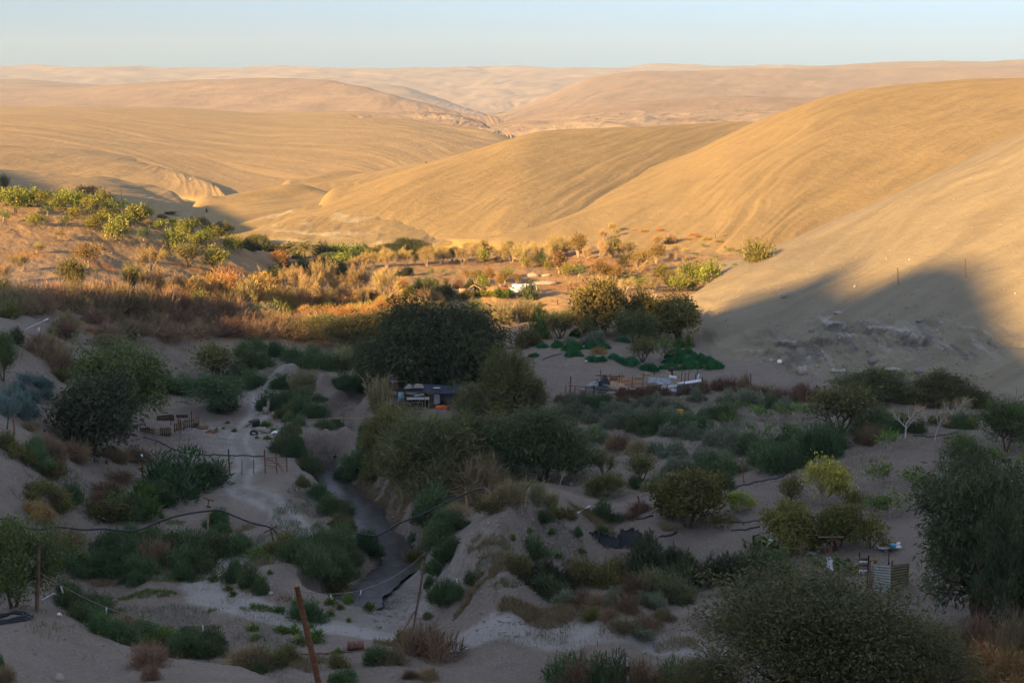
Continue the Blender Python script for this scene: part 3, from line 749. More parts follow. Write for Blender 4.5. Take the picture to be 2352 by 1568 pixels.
BARK = simple_mat('bark_brown', (0.085, 0.060, 0.042), .95, .35, 3)
BARK_PALE = simple_mat('bark_pale', (0.30, 0.25, 0.19), .95, .3, 3)
BARK_WHITE = simple_mat('bark_white', (0.42, 0.38, 0.32), .95, .25, 3)
LM = dict(
    dry=leaf_mat('twigs_dry', (0.305, 0.225, 0.095), (0.37, 0.28, 0.14), .9, trans=0),
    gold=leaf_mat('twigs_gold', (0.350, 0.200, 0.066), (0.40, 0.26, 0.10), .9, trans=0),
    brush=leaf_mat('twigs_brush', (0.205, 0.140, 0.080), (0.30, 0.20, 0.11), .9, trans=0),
    citrus=leaf_mat('leaf_citrus', (0.165, 0.190, 0.030), (0.33, 0.29, 0.06)),
    green=leaf_mat('leaf_green', (0.098, 0.155, 0.032), (0.184, 0.230, 0.046)),
    guava=leaf_mat('leaf_brown', (0.190, 0.115, 0.030), (0.27, 0.17, 0.045)),
    olive=leaf_mat('leaf_olive', (0.138, 0.130, 0.040), (0.220, 0.187, 0.066)),
    big=leaf_mat('leaf_broad', (0.140, 0.128, 0.032), (0.22, 0.18, 0.05)),
    olive2=leaf_mat('leaf_greyolive', (0.118, 0.128, 0.050), (0.19, 0.165, 0.060)),
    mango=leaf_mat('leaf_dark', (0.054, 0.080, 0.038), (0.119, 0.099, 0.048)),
    acacia=leaf_mat('leaf_feather', (0.080, 0.105, 0.042), (0.12, 0.12, 0.05)),
    fresh=leaf_mat('leaf_fresh', (0.075, 0.125, 0.028), (0.15, 0.16, 0.06)),
    weep=leaf_mat('leaf_weep', (0.045, 0.068, 0.028), (0.09, 0.095, 0.04)),
    shrub=leaf_mat('leaf_shrub', (0.068, 0.138, 0.046), (0.16, 0.155, 0.075)),
    gray=leaf_mat('leaf_gray', (0.165, 0.193, 0.116), (0.220, 0.226, 0.143)),
    blue=leaf_mat('leaf_blue', (0.130, 0.190, 0.165), (0.18, 0.23, 0.19)),
    cane=leaf_mat('leaf_cane', (0.250, 0.225, 0.095), (0.36, 0.31, 0.16)),
    canegreen=leaf_mat('leaf_canegreen', (0.120, 0.145, 0.060), (0.25, 0.22, 0.10)),
    lemon=leaf_mat('leaf_lemon', (0.235, 0.260, 0.035), (0.55, 0.52, 0.09)),
    palm=leaf_mat('leaf_palm', (0.230, 0.215, 0.080), (0.33, 0.28, 0.12)),
    bed=leaf_mat('leaf_bed', (0.030, 0.135, 0.045), (0.06, 0.18, 0.06)),
    cactus=leaf_mat('cactus_pad', (0.105, 0.150, 0.055), (0.26, 0.24, 0.06), trans=0),
    straw=leaf_mat('leaf_straw', (0.270, 0.205, 0.095), (0.34, 0.27, 0.14), trans=0),
    russet=leaf_mat('leaf_russet', (0.135, 0.080, 0.048), (0.21, 0.125, 0.07), trans=0),
)
PROTO = {}          # kind -> list of (trunk mesh or None, crown mesh), unit height and unit width

def finish(kind, trunk, crown, cmat, tmat=None, smooth=False):
    lo_, hi_ = crown.box()
    if trunk:
        l2, h2 = trunk.box(); hi_ = np.maximum(hi_, h2)
    zz_ = np.concatenate(crown.V)[:, 2]; H = float(np.percentile(zz_, 97))
    pts = np.concatenate(crown.V)
    W = 2 * np.percentile(np.abs(pts[:, :2]), 96)
    sc = np.array([1 / W, 1 / W, 1 / H])
    PROTO.setdefault(kind, []).append((trunk.mesh(kind + '_trunk', tmat, True, sc) if trunk else None, crown.mesh(kind + '_crown', cmat, smooth, sc)))

def leafy(kind, seed, mat, tmat, stems=1, H=1.4, levels=((4, .7, .8), (4, .7, .6), (3, .7, .6)), lean=.4, r0=.10, nl=9, spread_=.30, ll=.22, lw=.10, droop=0.0, up=.2, mix=None, fl=None):
    """tree: stems and limbs, leaves clustered at the twig ends"""
    rng = np.random.default_rng(seed)
    p0, p1, ra, rb, tp, td = skeleton(rng, stems, H, levels, lean, r0, up)
    tr = Geo(); tr.tubes(p0, p1, np.maximum(ra, .012), np.maximum(rb, .010), 5)
    keep = rng.random(len(tp)) > .08
    tp, td = tp[keep], td[keep]
    n_ = len(tp)
    C = np.repeat(tp, nl, 0) + rng.normal(size=(n_ * nl, 3)) * spread_ * np.array([1, 1, .75])
    D = np.repeat(td, nl, 0) * .6 + rng.normal(size=(n_ * nl, 3)) * .8 + np.array([0, 0, .1 - droop])
    tw = rng.random(n_)
    tint = np.stack([np.clip(np.repeat(tw, nl) * .6 + .4 * rng.random(n_ * nl), 0, 1), rng.random(n_ * nl) ** 3, rng.random(n_ * nl)], 1)
    if mix: tint[:, 1] = np.clip(tint[:, 1] + mix * np.repeat(rng.random(n_) > .5, nl), 0, 1)
    cr_ = Geo(); s_ = .6 + .8 * rng.random(n_ * nl)
    cr_.leaves(C, D, ll * s_, lw * s_, rng, tint=tint)
    finish(kind, tr, cr_, LM[mat], tmat)

def dry_tree(seed, kind='dry', mat='dry', tmat=None, dens=26):
    """bare orchard tree: a fan of fine upright twigs over pale stems"""
    rng = np.random.default_rng(seed)
    p0, p1, ra, rb, tp, td = skeleton(rng, 4, 1.7, ((4, .55, .75), (4, .5, .65), (2, .5, .7)), .55, .075, .12)
    tr = Geo(); tr.tubes(p0, p1, np.maximum(ra, .014), np.maximum(rb, .012), 4)
    n_ = len(tp); nl = dens
    C = np.repeat(tp, nl, 0) + rng.normal(size=(n_ * nl, 3)) * .20
    out_ = nrm(C - np.array([0, 0, 1.2]))
    D = np.repeat(td, nl, 0) * .6 + out_ * .5 + rng.normal(size=(n_ * nl, 3)) * .35 + np.array([0, 0, .35])
    cr_ = Geo(); cr_.leaves(C - nrm(D) * .2, D, .38 + .3 * rng.random(n_ * nl), .034, rng)
    finish(kind, tr, cr_, LM[mat], tmat or BARK_PALE)

def bush(kind, seed, mat, n_=2200, H=1.6, W=3.0, ll=.32, lw=.075, up=.5, lumps=7, mixv=0.0, flat=.6, rnd=.45, dead=0.0):
    """shrub: several leafy lumps reaching the ground, blades pointing up and out"""
    rng = np.random.default_rng(seed)
    cs = []
    for i in range(lumps):
        a = rng.random() * 6.28; r = (rng.random() ** .6) * W * .40
        h = H * (.30 + .68 * rng.random()) * (1 - .45 * (r / (W * .5)) ** 2)
        cs.append((math.cos(a) * r, math.sin(a) * r, W * (.11 + .15 * rng.random()), h))
    cs.append((W * .06 * rng.normal(), W * .06 * rng.normal(), W * .21, H * .9))
    C, D, K = [], [], []
    per = n_ // len(cs)
    for j, (x, y, r, h) in enumerate(cs):
        v = nrm(rng.normal(size=(per, 3))); v[:, 2] = np.abs(v[:, 2])
        rr = (1 - rng.random(per) ** 2 * .55)[:, None]
        p = np.array([x, y, 0]) + v * rr * np.array([r, r, h - ll * .5])
        p += rng.normal(size=p.shape) * .05 * W
        p[:, 2] = np.abs(p[:, 2])
        C.append(p); D.append(v * np.array([1, 1, flat]) + np.array([0, 0, up]) + rng.normal(size=p.shape) * rnd); K.append(np.full(per, rng.random()))
    C = np.concatenate(C); D = np.concatenate(D); K = np.concatenate(K); m = len(C)
    tint = np.stack([np.clip(.55 * K + .45 * rng.random(m), 0, 1), np.clip(rng.random(m) ** 3 + mixv * (K > .6), 0, 1), rng.random(m)], 1)
    g = Geo(); s_ = .5 + .9 * rng.random(m)
    g.leaves(C, D, ll * s_, lw * s_, rng, tint=tint)
    q = rng.integers(0, m, m // 9); Cs = C[q]                      # stray shoots and bare twigs
    t2 = tint[q].copy(); t2[:, 1] = .6 + .4 * rng.random(len(q))
    g.leaves(Cs, D[q] + rng.normal(size=Cs.shape) * .35 + np.array([0, 0, .25]), ll * (1.3 + 1.6 * rng.random(len(q))), lw * .38, rng, tint=t2)
    finish(kind, None, g, LM[mat])

def strands(kind, seed, mat, tmat, stems=3, H=3.0, levels=((5, .75, .8), (4, .8, .6), (3, .7, .6)), lean=.45, r0=.25, nl=26, ll=.8, lw=.10, drop=1.0, spread_=.5, up=.2):
    """feathery crown: sprays of long narrow leaves that hang from the twig ends"""
    rng = np.random.default_rng(seed)
    p0, p1, ra, rb, tp, td = skeleton(rng, stems, H, levels, lean, r0, up)
    tr = Geo(); tr.tubes(p0, p1, np.maximum(ra, .02), np.maximum(rb, .016), 5)
    n_ = len(tp)
    K = np.repeat(rng.random(n_), nl)
    C = np.repeat(tp, nl, 0) + rng.normal(size=(n_ * nl, 3)) * spread_ * np.array([1, 1, .55])
    out_ = C - np.array([0, 0, C[:, 2].mean()]); out_[:, 2] = 0; out_ = nrm(out_)
    D = out_ * .5 + rng.normal(size=C.shape) * .5 + np.array([0, 0, -drop])
    C[:, 2] = np.maximum(C[:, 2], ll * .9)
    g = Geo(); s_ = .6 + .8 * rng.random(len(C))
    tint = np.stack([np.clip(.7 * K + .3 * rng.random(len(C)), 0, 1), np.clip(rng.random(len(C)) ** 3 + .5 * (K > .75), 0, 1), rng.random(len(C))], 1)
    g.leaves(C, D, ll * s_, lw * s_, rng, tint=tint)
    finish(kind, tr, g, LM[mat], tmat)

def cane_clump(kind, seed, mat, n_=90, H=3.2, W=2.0, fan=.35):
    rng = np.random.default_rng(seed)
    g = Geo()
    a = rng.random(n_) * 6.28; r = np.sqrt(rng.random(n_)) * W * .38
    b = np.stack([np.cos(a) * r, np.sin(a) * r, np.zeros(n_)], 1)
    d = nrm(np.stack([np.cos(a) * fan * (r / W * 2.2), np.sin(a) * fan * (r / W * 2.2), np.ones(n_)], 1) + rng.normal(size=(n_, 3)) * .1)
    h = H * (.55 + .45 * rng.random(n_))
    top = b + d * h[:, None]
    g.tubes(b, top, .022, .012, 3)
    m = 16
    f = np.tile(np.linspace(.25, 1, m), n_)
    C = np.repeat(b, m, 0) + np.repeat(d * h[:, None], m, 0) * f[:, None]
    D = np.repeat(d, m, 0) * .8 + rng.normal(size=(n_ * m, 3)) * .55
    g.leaves(C, D, .45 + .25 * rng.random(n_ * m), .06, rng)
    finish(kind, None, g, LM[mat])

def palm_tree(kind, seed, trunk_h=2.6, nf=46, fl=3.0):
    rng = np.random.default_rng(seed)
    tr = Geo()
    zs = np.linspace(0, trunk_h, 14)
    for i in range(13):
        tr.tubes([[0, 0, zs[i]]], [[0, 0, zs[i + 1]]], .30 + .05 * (i % 2), .27 + .05 * ((i + 1) % 2), 9)
    nb = 60
    a = rng.random(nb) * 6.28; z = trunk_h * (.55 + .45 * rng.random(nb))
    o = np.stack([np.cos(a), np.sin(a), 0 * a], 1)
    tr.blades(o * .27 + np.stack([0 * a, 0 * a, z], 1), o * .8 + np.array([0, 0, .8]), .45, .14, rng)
    g = Geo()
    for k in range(nf):
        a = k * 2.4 + rng.random() * .3; e = 1.35 - 1.75 * (k / nf) + rng.normal() * .08
        L = fl * (.8 + .3 * rng.random()); p = np.array([0, 0, trunk_h]); dirh = np.array([math.cos(a), math.sin(a), 0])
        seg = 9; pts = [p]
        for i in range(seg):
            ee = e - .95 * (i / seg) ** 1.4
            p = p + (dirh * math.cos(ee) + np.array([0, 0, math.sin(ee)])) * L / seg; pts.append(p)
        pts = np.array(pts)
        g.tubes(pts[:-1], pts[1:], .03, .022, 3)
        m = 34; f = np.linspace(.12, 1, m) * seg; i = np.minimum(f.astype(int), seg - 1)
        C = pts[i] + (pts[i + 1] - pts[i]) * (f - i)[:, None]; T = nrm(pts[i + 1] - pts[i])
        sd = np.cross(T, np.array([0, 0, 1.])); sd = nrm(sd)
        for s_ in (-1, 1):
            D = T * .75 + sd * s_ * .8 + np.array([0, 0, -.25]) + rng.normal(size=C.shape) * .08
            g.leaves(C, D, .5 * np.sin(np.linspace(.5, 2.9, m)) + .12, .055, rng)
    finish(kind, tr, g, LM['palm'], BARK)

def cactus_clump(kind, seed):
    rng = np.random.default_rng(seed)
    g = Geo()
    def pad(c, d, n_, L, W):
        k = 12; th = np.arange(k) * 2 * math.pi / k
        s1 = nrm(np.cross(d, n_))
        t = rng.random(); tint = np.array([t, (rng.random() > .72) * .9, .5, 1])
        rings = []
        for off, sc in ((-.5, .55), (-.3, 1), (.3, 1), (.5, .55)):
            ww = W * sc * .5; ll_ = L * .5 * (1 - (1 - sc) * .35)
            rings.append(c + d * L * .5 + d * (np.cos(th) * ll_)[:, None] + s1 * (np.sin(th) * ww * (1 + .18 * np.cos(th)))[:, None] + n_ * off * .07)
        V = np.concatenate(rings); F = []
        for q in range(3):
            for i in range(k): F.append((q * k + i, q * k + (i + 1) % k, (q + 1) * k + (i + 1) % k, (q + 1) * k + i))
        for base in (0, 3 * k):
            for i in range(0, k - 2, 2): F.append((base, base + i + 1, base + i + 2, base + (i + 3) % k) if i + 3 < k else (base, base + i + 1, base + i + 2, base))
        F = [f for f in F if len(set(f)) == 4]
        g.add(V, F, np.tile(tint, (len(V), 1)))
        return c + d * L * .96
    for k in range(9):
        a = rng.random() * 6.28; r = rng.random() * .35
        c = np.array([math.cos(a) * r, math.sin(a) * r, -.05]); d = nrm(np.array([rng.normal() * .25, rng.normal() * .25, 1])); n_ = nrm(np.array([rng.normal(), rng.normal(), .1]))
        for lev in range(rng.integers(2, 4)):
            n_ = nrm(n_ - d * n_.dot(d)); e = pad(c, d, n_, .42 + .1 * rng.random(), .28)
            if rng.random() > .3:
                n2 = nrm(rng.normal(size=3)); d2 = nrm(d + rng.normal(size=3) * .6 + np.array([0, 0, .2])); n2 = nrm(n2 - d2 * n2.dot(d2)); pad(c + d * .38 , d2, n2, .34, .24)
            c = e; d = nrm(d + rng.normal(size=3) * .4 + np.array([0, 0, .25])); n_ = nrm(n_ + rng.normal(size=3) * .5)
    finish(kind, None, g, LM['cactus'], None, True)

def crop_bed(kind, seed):
    """irrigated patch: uneven leafy rows with soil between"""
    rng = np.random.default_rng(seed)
    m = 5200
    a = rng.random(m) * 6.28; r = np.sqrt(rng.random(m))
    rag = 1 + .22 * np.sin(a * 3 + seed) + .14 * np.sin(a * 7 + seed * 2) + .1 * rng.normal(size=m)
    x = np.cos(a) * r * 1.5 * rag; y = np.sin(a) * r * 1.5 * rag
    lump = fbm(x * 1.6 + seed, y * 1.6, seed, 3)
    keep = (lump > -.22) & ((np.abs((x * 1.1 + .2 * y) % .5 - .25) > .05) | (rng.random(m) > .5))
    x, y, r, lump = x[keep], y[keep], r[keep], lump[keep]; m = len(x)
    C = np.stack([x, y, .02 + (.22 + .45 * np.clip(lump + .2, 0, 1)) * rng.random(m) * (1 - r ** 5)], 1)
    D = rng.normal(size=(m, 3)) * .5 + np.array([0, 0, .9])
    tint = np.stack([np.clip(.5 + 1.6 * lump + .3 * rng.normal(size=m), 0, 1), np.clip(rng.random(m) ** 2 * (lump > .05), 0, 1), rng.random(m)], 1)
    g = Geo(); g.leaves(C, D, .22 * (.5 + .8 * rng.random(m)), .07, rng, tint=tint)
    finish(kind, None, g, LM['bed'])

def bare_tree(kind, seed, tmat):
    rng = np.random.default_rng(seed)
    p0, p1, ra, rb, tp, td = skeleton(rng, 1, 1.5, ((4, .75, .8), (4, .6, .6), (4, .6, .6)), .3, .10, .15)
    tr = Geo(); tr.tubes(p0, p1, np.maximum(ra, .012), np.maximum(rb, .010), 5)
    n_ = len(tp); nl = 12
    C = np.repeat(tp, nl, 0) + rng.normal(size=(n_ * nl, 3)) * .08
    D = np.repeat(td, nl, 0) * .5 + rng.normal(size=(n_ * nl, 3)) * .6 + np.array([0, 0, .15])
    g = Geo(); g.leaves(C, D, .25 + .25 * rng.random(n_ * nl), .016, rng)
    finish(kind, tr, g, LM['dry'], tmat)

for q in range(4): dry_tree(100 + q)
for q in range(3): dry_tree(110 + q, 'drygold', 'straw', BARK_PALE, 22)
for q in range(4): leafy('citrus', 200 + q, 'citrus', BARK, 3, .85, ((4, .8, .8), (4, .8, .7), (2, .7, .6)), .7, .06, 11, .24, .20, .10)
for q in range(3): leafy('green', 220 + q, 'green', BARK_PALE, 1, 1.0, ((5, .8, .8), (4, .8, .7), (3, .7, .6)), .4, .09, 9, .26, .22, .11)
for q in range(3): leafy('guava', 240 + q, 'guava', BARK_PALE, 3, 1.4, ((4, .65, .8), (4, .7, .65), (3, .7, .6)), .45, .10, 12, .30, .24, .11)
for q in range(3): leafy('olive', 260 + q, 'olive', BARK, 4, 1.2, ((4, .6, .8), (4, .7, .65), (3, .7, .6)), .55, .09, 12, .30, .24, .085)
for q in range(3): leafy('broad', 280 + q, 'big', BARK, 3, 2.6, ((5, .8, .85), (5, .8, .65), (4, .8, .6), (3, .8, .6)), .5, .26, 15, .42, .42, .20, mix=.35)
for q in range(2): leafy('mango', 300 + q, 'mango', BARK, 1, 2.2, ((7, 1.0, .9), (5, .9, .7), (4, .8, .65), (3, .8, .6)), .2, .28, 22, .46, .40, .15, .3)
for q in range(2): leafy('freshtree', 310 + q, 'fresh', BARK, 2, 3.0, ((7, .8, .75), (5, .9, .65), (4, .8, .65), (3, .8, .6)), .3, .26, 20, .44, .36, .12, .45, mix=.5)
for q in range(2): strands('acacia', 320 + q, 'acacia', BARK, 5, 2.6, ((5, .85, .85), (5, .8, .65), (4, .8, .65)), .8, .24, 110, .40, .09, .25, .62)
for q in range(2): strands('feather', 330 + q, 'shrub', BARK_PALE, 4, 1.3, ((5, .9, .9), (4, .8, .7), (2, .8, .7)), .9, .10, 46, .42, .08, .10, .34)
for q in range(2): strands('pepper', 340 + q, 'weep', BARK, 3, 2.6, ((6, .8, .85), (5, .9, .7), (5, .8, .65)), .55, .26, 80, .30, .065, .38, .36)
for q in range(3): leafy('corner', 290 + q, 'olive2', BARK, 4, 2.4, ((5, .8, .85), (5, .8, .7), (5, .8, .65), (3, .8, .6)), .6, .16, 44, .38, .14, .055, mix=.3)
for q in range(2): leafy('lushtree', 297 + q, 'fresh', BARK, 3, 2.2, ((6, .8, .85), (5, .8, .7), (5, .8, .65)), .6, .14, 42, .34, .19, .085, mix=.3)
for q in range(3): strands('willow', 350 + q, 'olive', BARK, 6, 1.5, ((5, .7, .9), (4, .7, .7), (2, .7, .7)), .8, .09, 44, .50, .055, -.35, .36, .1)
for q in range(2): strands('willowdark', 360 + q, 'olive2', BARK, 6, 1.7, ((5, .7, .9), (4, .7, .7), (3, .7, .7)), .8, .09, 44, .50, .06, -.2, .40, .1)
for q in range(4): bush('shrub', 400 + q, 'shrub', 5200, 1.6, 3.0, .22, .055)
for q in range(4): bush('grayshrub', 410 + q, 'gray', 2600, 1.4, 1.8, .20, .045, .7, 5)
for q in range(2): bush('blueshrub', 420 + q, 'blue', 2200, 1.5, 2.6, .30, .06, .6)
for q in range(4): bush('brush', 430 + q, 'brush', 2400, 1.5, 2.6, .5, .03, .4, 7, .6, .6, .7)
for q in range(3): bush('goldbrush', 440 + q, 'gold', 3600, 1.6, 2.4, .27, .03, .25, 7, .5, .6, .7)
for q in range(3): bush('lowbush', 450 + q, 'citrus', 900, .8, 1.4, .2, .07, .6, 5)
for q in range(2): bush('olivebush', 460 + q, 'olive', 2400, 2.0, 3.0, .3, .08, .5, 8)
for q in range(3): bush('redbrush', 470 + q, 'russet', 1700, 1.2, 2.4, .5, .03, .5, 6, .3, .6, .6)
for q in range(2): bush('darkbush', 480 + q, 'mango', 2600, 1.8, 3.0, .34, .10, .4, 8)
for q in range(2): bush('freshbush', 485 + q, 'green', 2200, 1.6, 2.6, .24, .09, .5, 7)
for q in range(4): bush('sprout', 600 + q, 'green', 230, .8, 1.0, .34, .075, .55, 4, 0, .7, .5)
for q in range(3): bush('tuft', 490 + q, 'straw', 420, .7, 1.0, .6, .025, 1.0, 4, 0, .6, .35)
for q in range(2): cane_clump('cane', 500 + q, 'cane')
for q in range(2): cane_clump('canegreen', 505 + q, 'canegreen', 130, 3.2, 2.8, .3)
palm_tree('palm', 520)
palm_tree('youngpalm', 521, .5, 22, 2.0)
for q in range(2): cactus_clump('cactus', 530 + q)
for q in range(3): crop_bed('bed', 540 + q)
for q in range(2): bare_tree('bare', 550 + q, BARK_WHITE)
for q in range(2): leafy('lemon', 560 + q, 'lemon', BARK_PALE, 3, 1.2, ((5, .75, .8), (4, .8, .7), (4, .7, .6)), .5, .08, 14, .27, .19, .12, mix=.5)
for q in range(2): leafy('youngcitrus', 570 + q, 'green', BARK_PALE, 2, .7, ((4, .7, .8), (3, .8, .7)), .5, .05, 14, .16, .20, .10, mix=.3)

# ------------------------------------------------------------------ placing
ORD = 'first second third fourth fifth sixth seventh eighth ninth tenth eleventh twelfth thirteenth fourteenth fifteenth sixteenth seventeenth eighteenth nineteenth twentieth'.split()
ORD += ['twenty-' + x for x in ORD[:9]] + ['thirtieth'] + ['thirty-' + x for x in ORD[:9]] + ['fortieth'] + ['forty-' + x for x in ORD[:9]]
NAMES = dict(sprout='leafy_bush', corner='broad_tree', lushtree='leafy_tree', dry='leafless_tree', drygold='leafless_tree', citrus='citrus_bush', green='leafy_tree', guava='brown_leaf_tree', olive='olive_green_tree', broad='broad_tree', mango='mango_tree', freshtree='pepper_tree',
             acacia='acacia_tree', feather='feathery_tree', pepper='pepper_tree', willow='willow_shrub', willowdark='willow_shrub', shrub='green_shrub', grayshrub='grey_shrub', blueshrub='saltbush', brush='dry_brush',
             goldbrush='dry_brush', lowbush='low_bush', olivebush='olive_bush', redbrush='dead_brush', darkbush='dark_bush', freshbush='leafy_bush', tuft='straw_tuft', cane='cane_clump', canegreen='cane_clump', palm='date_palm',
             youngpalm='young_palm', cactus='cactus', bed='crop_patch', bare='bare_tree', lemon='lemon_tree', youngcitrus='young_tree')
KDESC = dict(dry='leafless tree', drygold='half-dry tree', citrus='yellow-green bush', green='leafy green tree', guava='brown-leaved tree', olive='olive tree', mango='dark tree', acacia='feathery tree', shrub='green shrub', grayshrub='grey shrub',
             brush='brown brush', goldbrush='golden brush', lowbush='low tuft', olivebush='olive bush', redbrush='reddish brush', darkbush='dark bush', freshbush='leafy bush', cane='straw cane', canegreen='green cane', bed='low green crop')
prng = random.Random(7)
PLACED = []
def plant(kind, px, py, h, w, label, group=None, cat=None, turn=None, sink=.0, flat=None):
    p = cast(px, py)
    if p is None: return None
    dep = p.y * CP - (p.z - CAM_Z) * SP
    if kind == 'citrus' and py < 690: h *= 1.2; w *= 1.25
    H = h * dep / FPX; W = w * dep / FPX
    vs_ = PROTO[kind]; tm, cm = vs_[prng.randrange(len(vs_))]
    rz = prng.random() * 6.28 if turn is None else turn
    nm = NAMES[kind]
    cat = cat or ('tree' if nm.endswith(('tree', 'palm')) else 'shrub' if nm.endswith(('shrub', 'bush', 'brush', 'saltbush')) else nm.split('_')[0] if nm != 'crop_patch' else 'crop')
    loc = (p.x, p.y, p.z - .04 * H - sink)
    sc = (W, W if flat is None else flat, H)
    if kind == 'bed': sc = (W, W * .5, H); rz = prng.uniform(-.15, .25) + (math.pi if prng.random() > .5 else 0)
    if tm is None:
        o = add_obj(nm, cm, None, loc); o.rotation_euler = (0, 0, rz); o.scale = sc
    else:
        o = empty(nm, loc, rz)
        for part, me in (('trunk', tm), ('crown', cm)):
            c = add_obj(part, me, o); c.scale = sc
    tag(o, label, cat, group)
    PLACED.append(o)
    return o

def row(kind, tmpl, group, pts, start=0, cat=None, sub=None):
    """pts (px, py of the foot, height, width) in the order in which the label counts them"""
    for i, q in enumerate(pts):
        kd = q[4] if len(q) > 4 else kind
        lb = tmpl.format(n=ORD[i + start])
        if kd != kind and kd in KDESC:
            tail = ',' + lb.split(',', 1)[1]; lb = KDESC[kd] + ' among the ' + group + tail
            if len(lb.split()) > 14: lb = KDESC[kd] + ' ' + ' '.join(group.split()[2:]) + tail
        plant(kd, q[0], q[1], q[2], q[3], lb, group, cat)

def X(ox, oy, s, pts):
    """points measured on an enlarged piece of the photo -> whole picture"""
    return [(ox + q[0] * s, oy + q[1] * s, q[2] * s, q[3] * s) + tuple(q[4:]) for q in pts]
def cA(p): return X(0, 402, .2686, p)
def cB(p): return X(516.8, 516.8, .2197, p)
def cC(p): return X(976, 505.3, .14648, p)
def cD(p): return X(1263.2, 505.3, .24413, p)
def cF(p): return X(0, 746.5, .2014, p)
def cG(p): return X(401.9, 717.8, .2014, p)
def cH(p): return X(1263.2, 849.8, .2271, p)
def cI(p): return X(1665.2, 849.8, .292, p)
def cJ(p): return X(0, 1033.6, .3409, p)
def cK(p): return X(574.2, 976.1, .3775, p)
def cL(p): return X(1148.4, 976.1, .3775, p)
def cM(p): return X(1722.6, 976.1, .3775, p)
def cN(p): return X(1205.8, 574.2, .293, p)
def one(kind, q, label, group=None, **k): plant(kind, q[0][0], q[0][1], q[0][2], q[0][3], label, group, **k)

# ---- sunlit orchard terrace
row('citrus', 'yellow-green citrus bush in the crest row of the terrace, {n} before the pole', 'citrus bushes on the terrace crest', cA([
    (940, 345, 110, 120), (890, 285, 130, 140), (830, 310, 130, 150), (745, 320, 110, 130), (700, 270, 90, 110), (650, 285, 120, 130), (590, 290, 140, 150), (545, 265, 110, 120), (500, 300, 100, 120), (425, 280, 140, 160, 'green'),
    (375, 275, 120, 130), (320, 265, 120, 140), (275, 270, 110, 130), (230, 270, 130, 150), (170, 250, 120, 140), (130, 325, 170, 180), (115, 190, 90, 110, 'green'), (60, 260, 120, 130), (20, 265, 90, 110, 'green')]))
one('olive', cA([(40, 150, 150, 100)]), 'tall wispy tree standing alone at the far end of the terrace crest')
one('guava', cA([(755, 215, 125, 180)]), 'round brown-leaved tree behind the citrus bushes on the terrace crest')
one('green', cA([(1045, 340, 140, 165)]), 'green tree with a bare trunk below the tall pole on the terrace')
row('citrus', 'yellow-green citrus bush on the terrace edge, {n} going down from the pole', 'citrus bushes along the terrace edge', cA([
    (1130, 405, 120, 140), (1180, 410, 130, 150), (1240, 380, 105, 120), (1215, 330, 60, 70, 'green'), (1360, 470, 75, 120), (1480, 435, 55, 70), (1560, 500, 100, 150), (1640, 485, 90, 130), (1700, 620, 110, 140), (1760, 610, 130, 150), (1840, 560, 105, 140), (1960, 650, 110, 130), (2020, 645, 110, 130)]))
row('citrus', 'leafy citrus bush in the second terrace row, {n} from the shaded end', 'citrus bushes in the second terrace row', cA([
    (25, 400, 110, 110, 'green'), (300, 432, 90, 130), (410, 345, 100, 120, 'green'), (560, 437, 100, 140, 'green'), (645, 380, 90, 130), (800, 470, 100, 110), (860, 465, 125, 170), (900, 375, 95, 150, 'olive'), (985, 560, 165, 180), (1080, 470, 125, 150), (1230, 572, 125, 130, 'green'), (1475, 645, 155, 170), (1550, 560, 110, 120)]))
row('dry', 'thin dry bush with bare twigs on the sunny terrace slope, {n} in line', 'dry bushes on the terrace slope', cA([
    (40, 922, 170, 120), (185, 820, 155, 170), (310, 668, 95, 120), (500, 555, 105, 130, 'drygold'), (880, 690, 100, 110, 'drygold'), (1390, 400, 65, 95, 'guava'), (1280, 450, 70, 110)]))
one('guava', cA([(748, 805, 215, 205)]), 'rounded orange-brown tree with pale forked trunk on the open terrace slope')
one('olive', cA([(600, 965, 250, 200)]), 'dark brown leafy tree on the terrace, half in the shade edge', turn=1)
one('olive', cA([(670, 985, 230, 130)]), 'narrow dark tree leaning against the dark brown terrace tree')
one('dry', cA([(1285, 825, 215, 190)]), 'brown leafless tree with a ring of fallen orange leaves on the terrace')
one('olive', cA([(1130, 1010, 250, 160)]), 'dark olive tree at the shade edge beside the leafless terrace tree')
one('drygold', cA([(1235, 1000, 200, 140)]), 'tawny half-bare tree touching the dark olive terrace tree')
one('olive', cA([(1620, 780, 195, 200)]), 'broad olive-brown tree in the middle of the terrace orchard')
one('citrus', cA([(1845, 825, 180, 160)]), 'bright yellow-green tree below the olive-brown terrace tree')
one('green', cA([(1895, 765, 130, 120)]), 'fresh green crown close behind the bright yellow-green terrace tree')
one('drygold', cA([(1520, 1025, 185, 175)]), 'golden half-dry tree in the brush below the terrace')
one('citrus', cA([(1400, 705, 55, 65)]), 'tiny green bush between the leafless and olive-brown terrace trees')
one('green', cA([(812, 835, 50, 60)]), 'tiny dark green bush under the orange-brown terrace tree')
one('lowbush', cA([(1790, 888, 42, 60)]), 'small grey-green tuft below the bright yellow-green terrace tree')
one('dry', cA([(2095, 1155, 260, 170)]), 'white-stemmed leafless tree standing apart in the shaded brush below the terrace')
one('olive', cA([(2220, 960, 130, 170)]), 'dark olive bush among the golden brush under the terrace end')
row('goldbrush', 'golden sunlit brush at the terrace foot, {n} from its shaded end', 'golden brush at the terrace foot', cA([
    (1360, 1035, 195, 208), (1450, 1080, 143, 195), (1600, 1080, 169, 247), (1720, 1070, 182, 247), (1830, 1050, 195, 260), (1930, 1000, 169, 247), (2010, 1070, 195, 260), (2160, 1080, 182, 260), (2270, 1060, 195, 260), (2330, 1130, 169, 234)]))
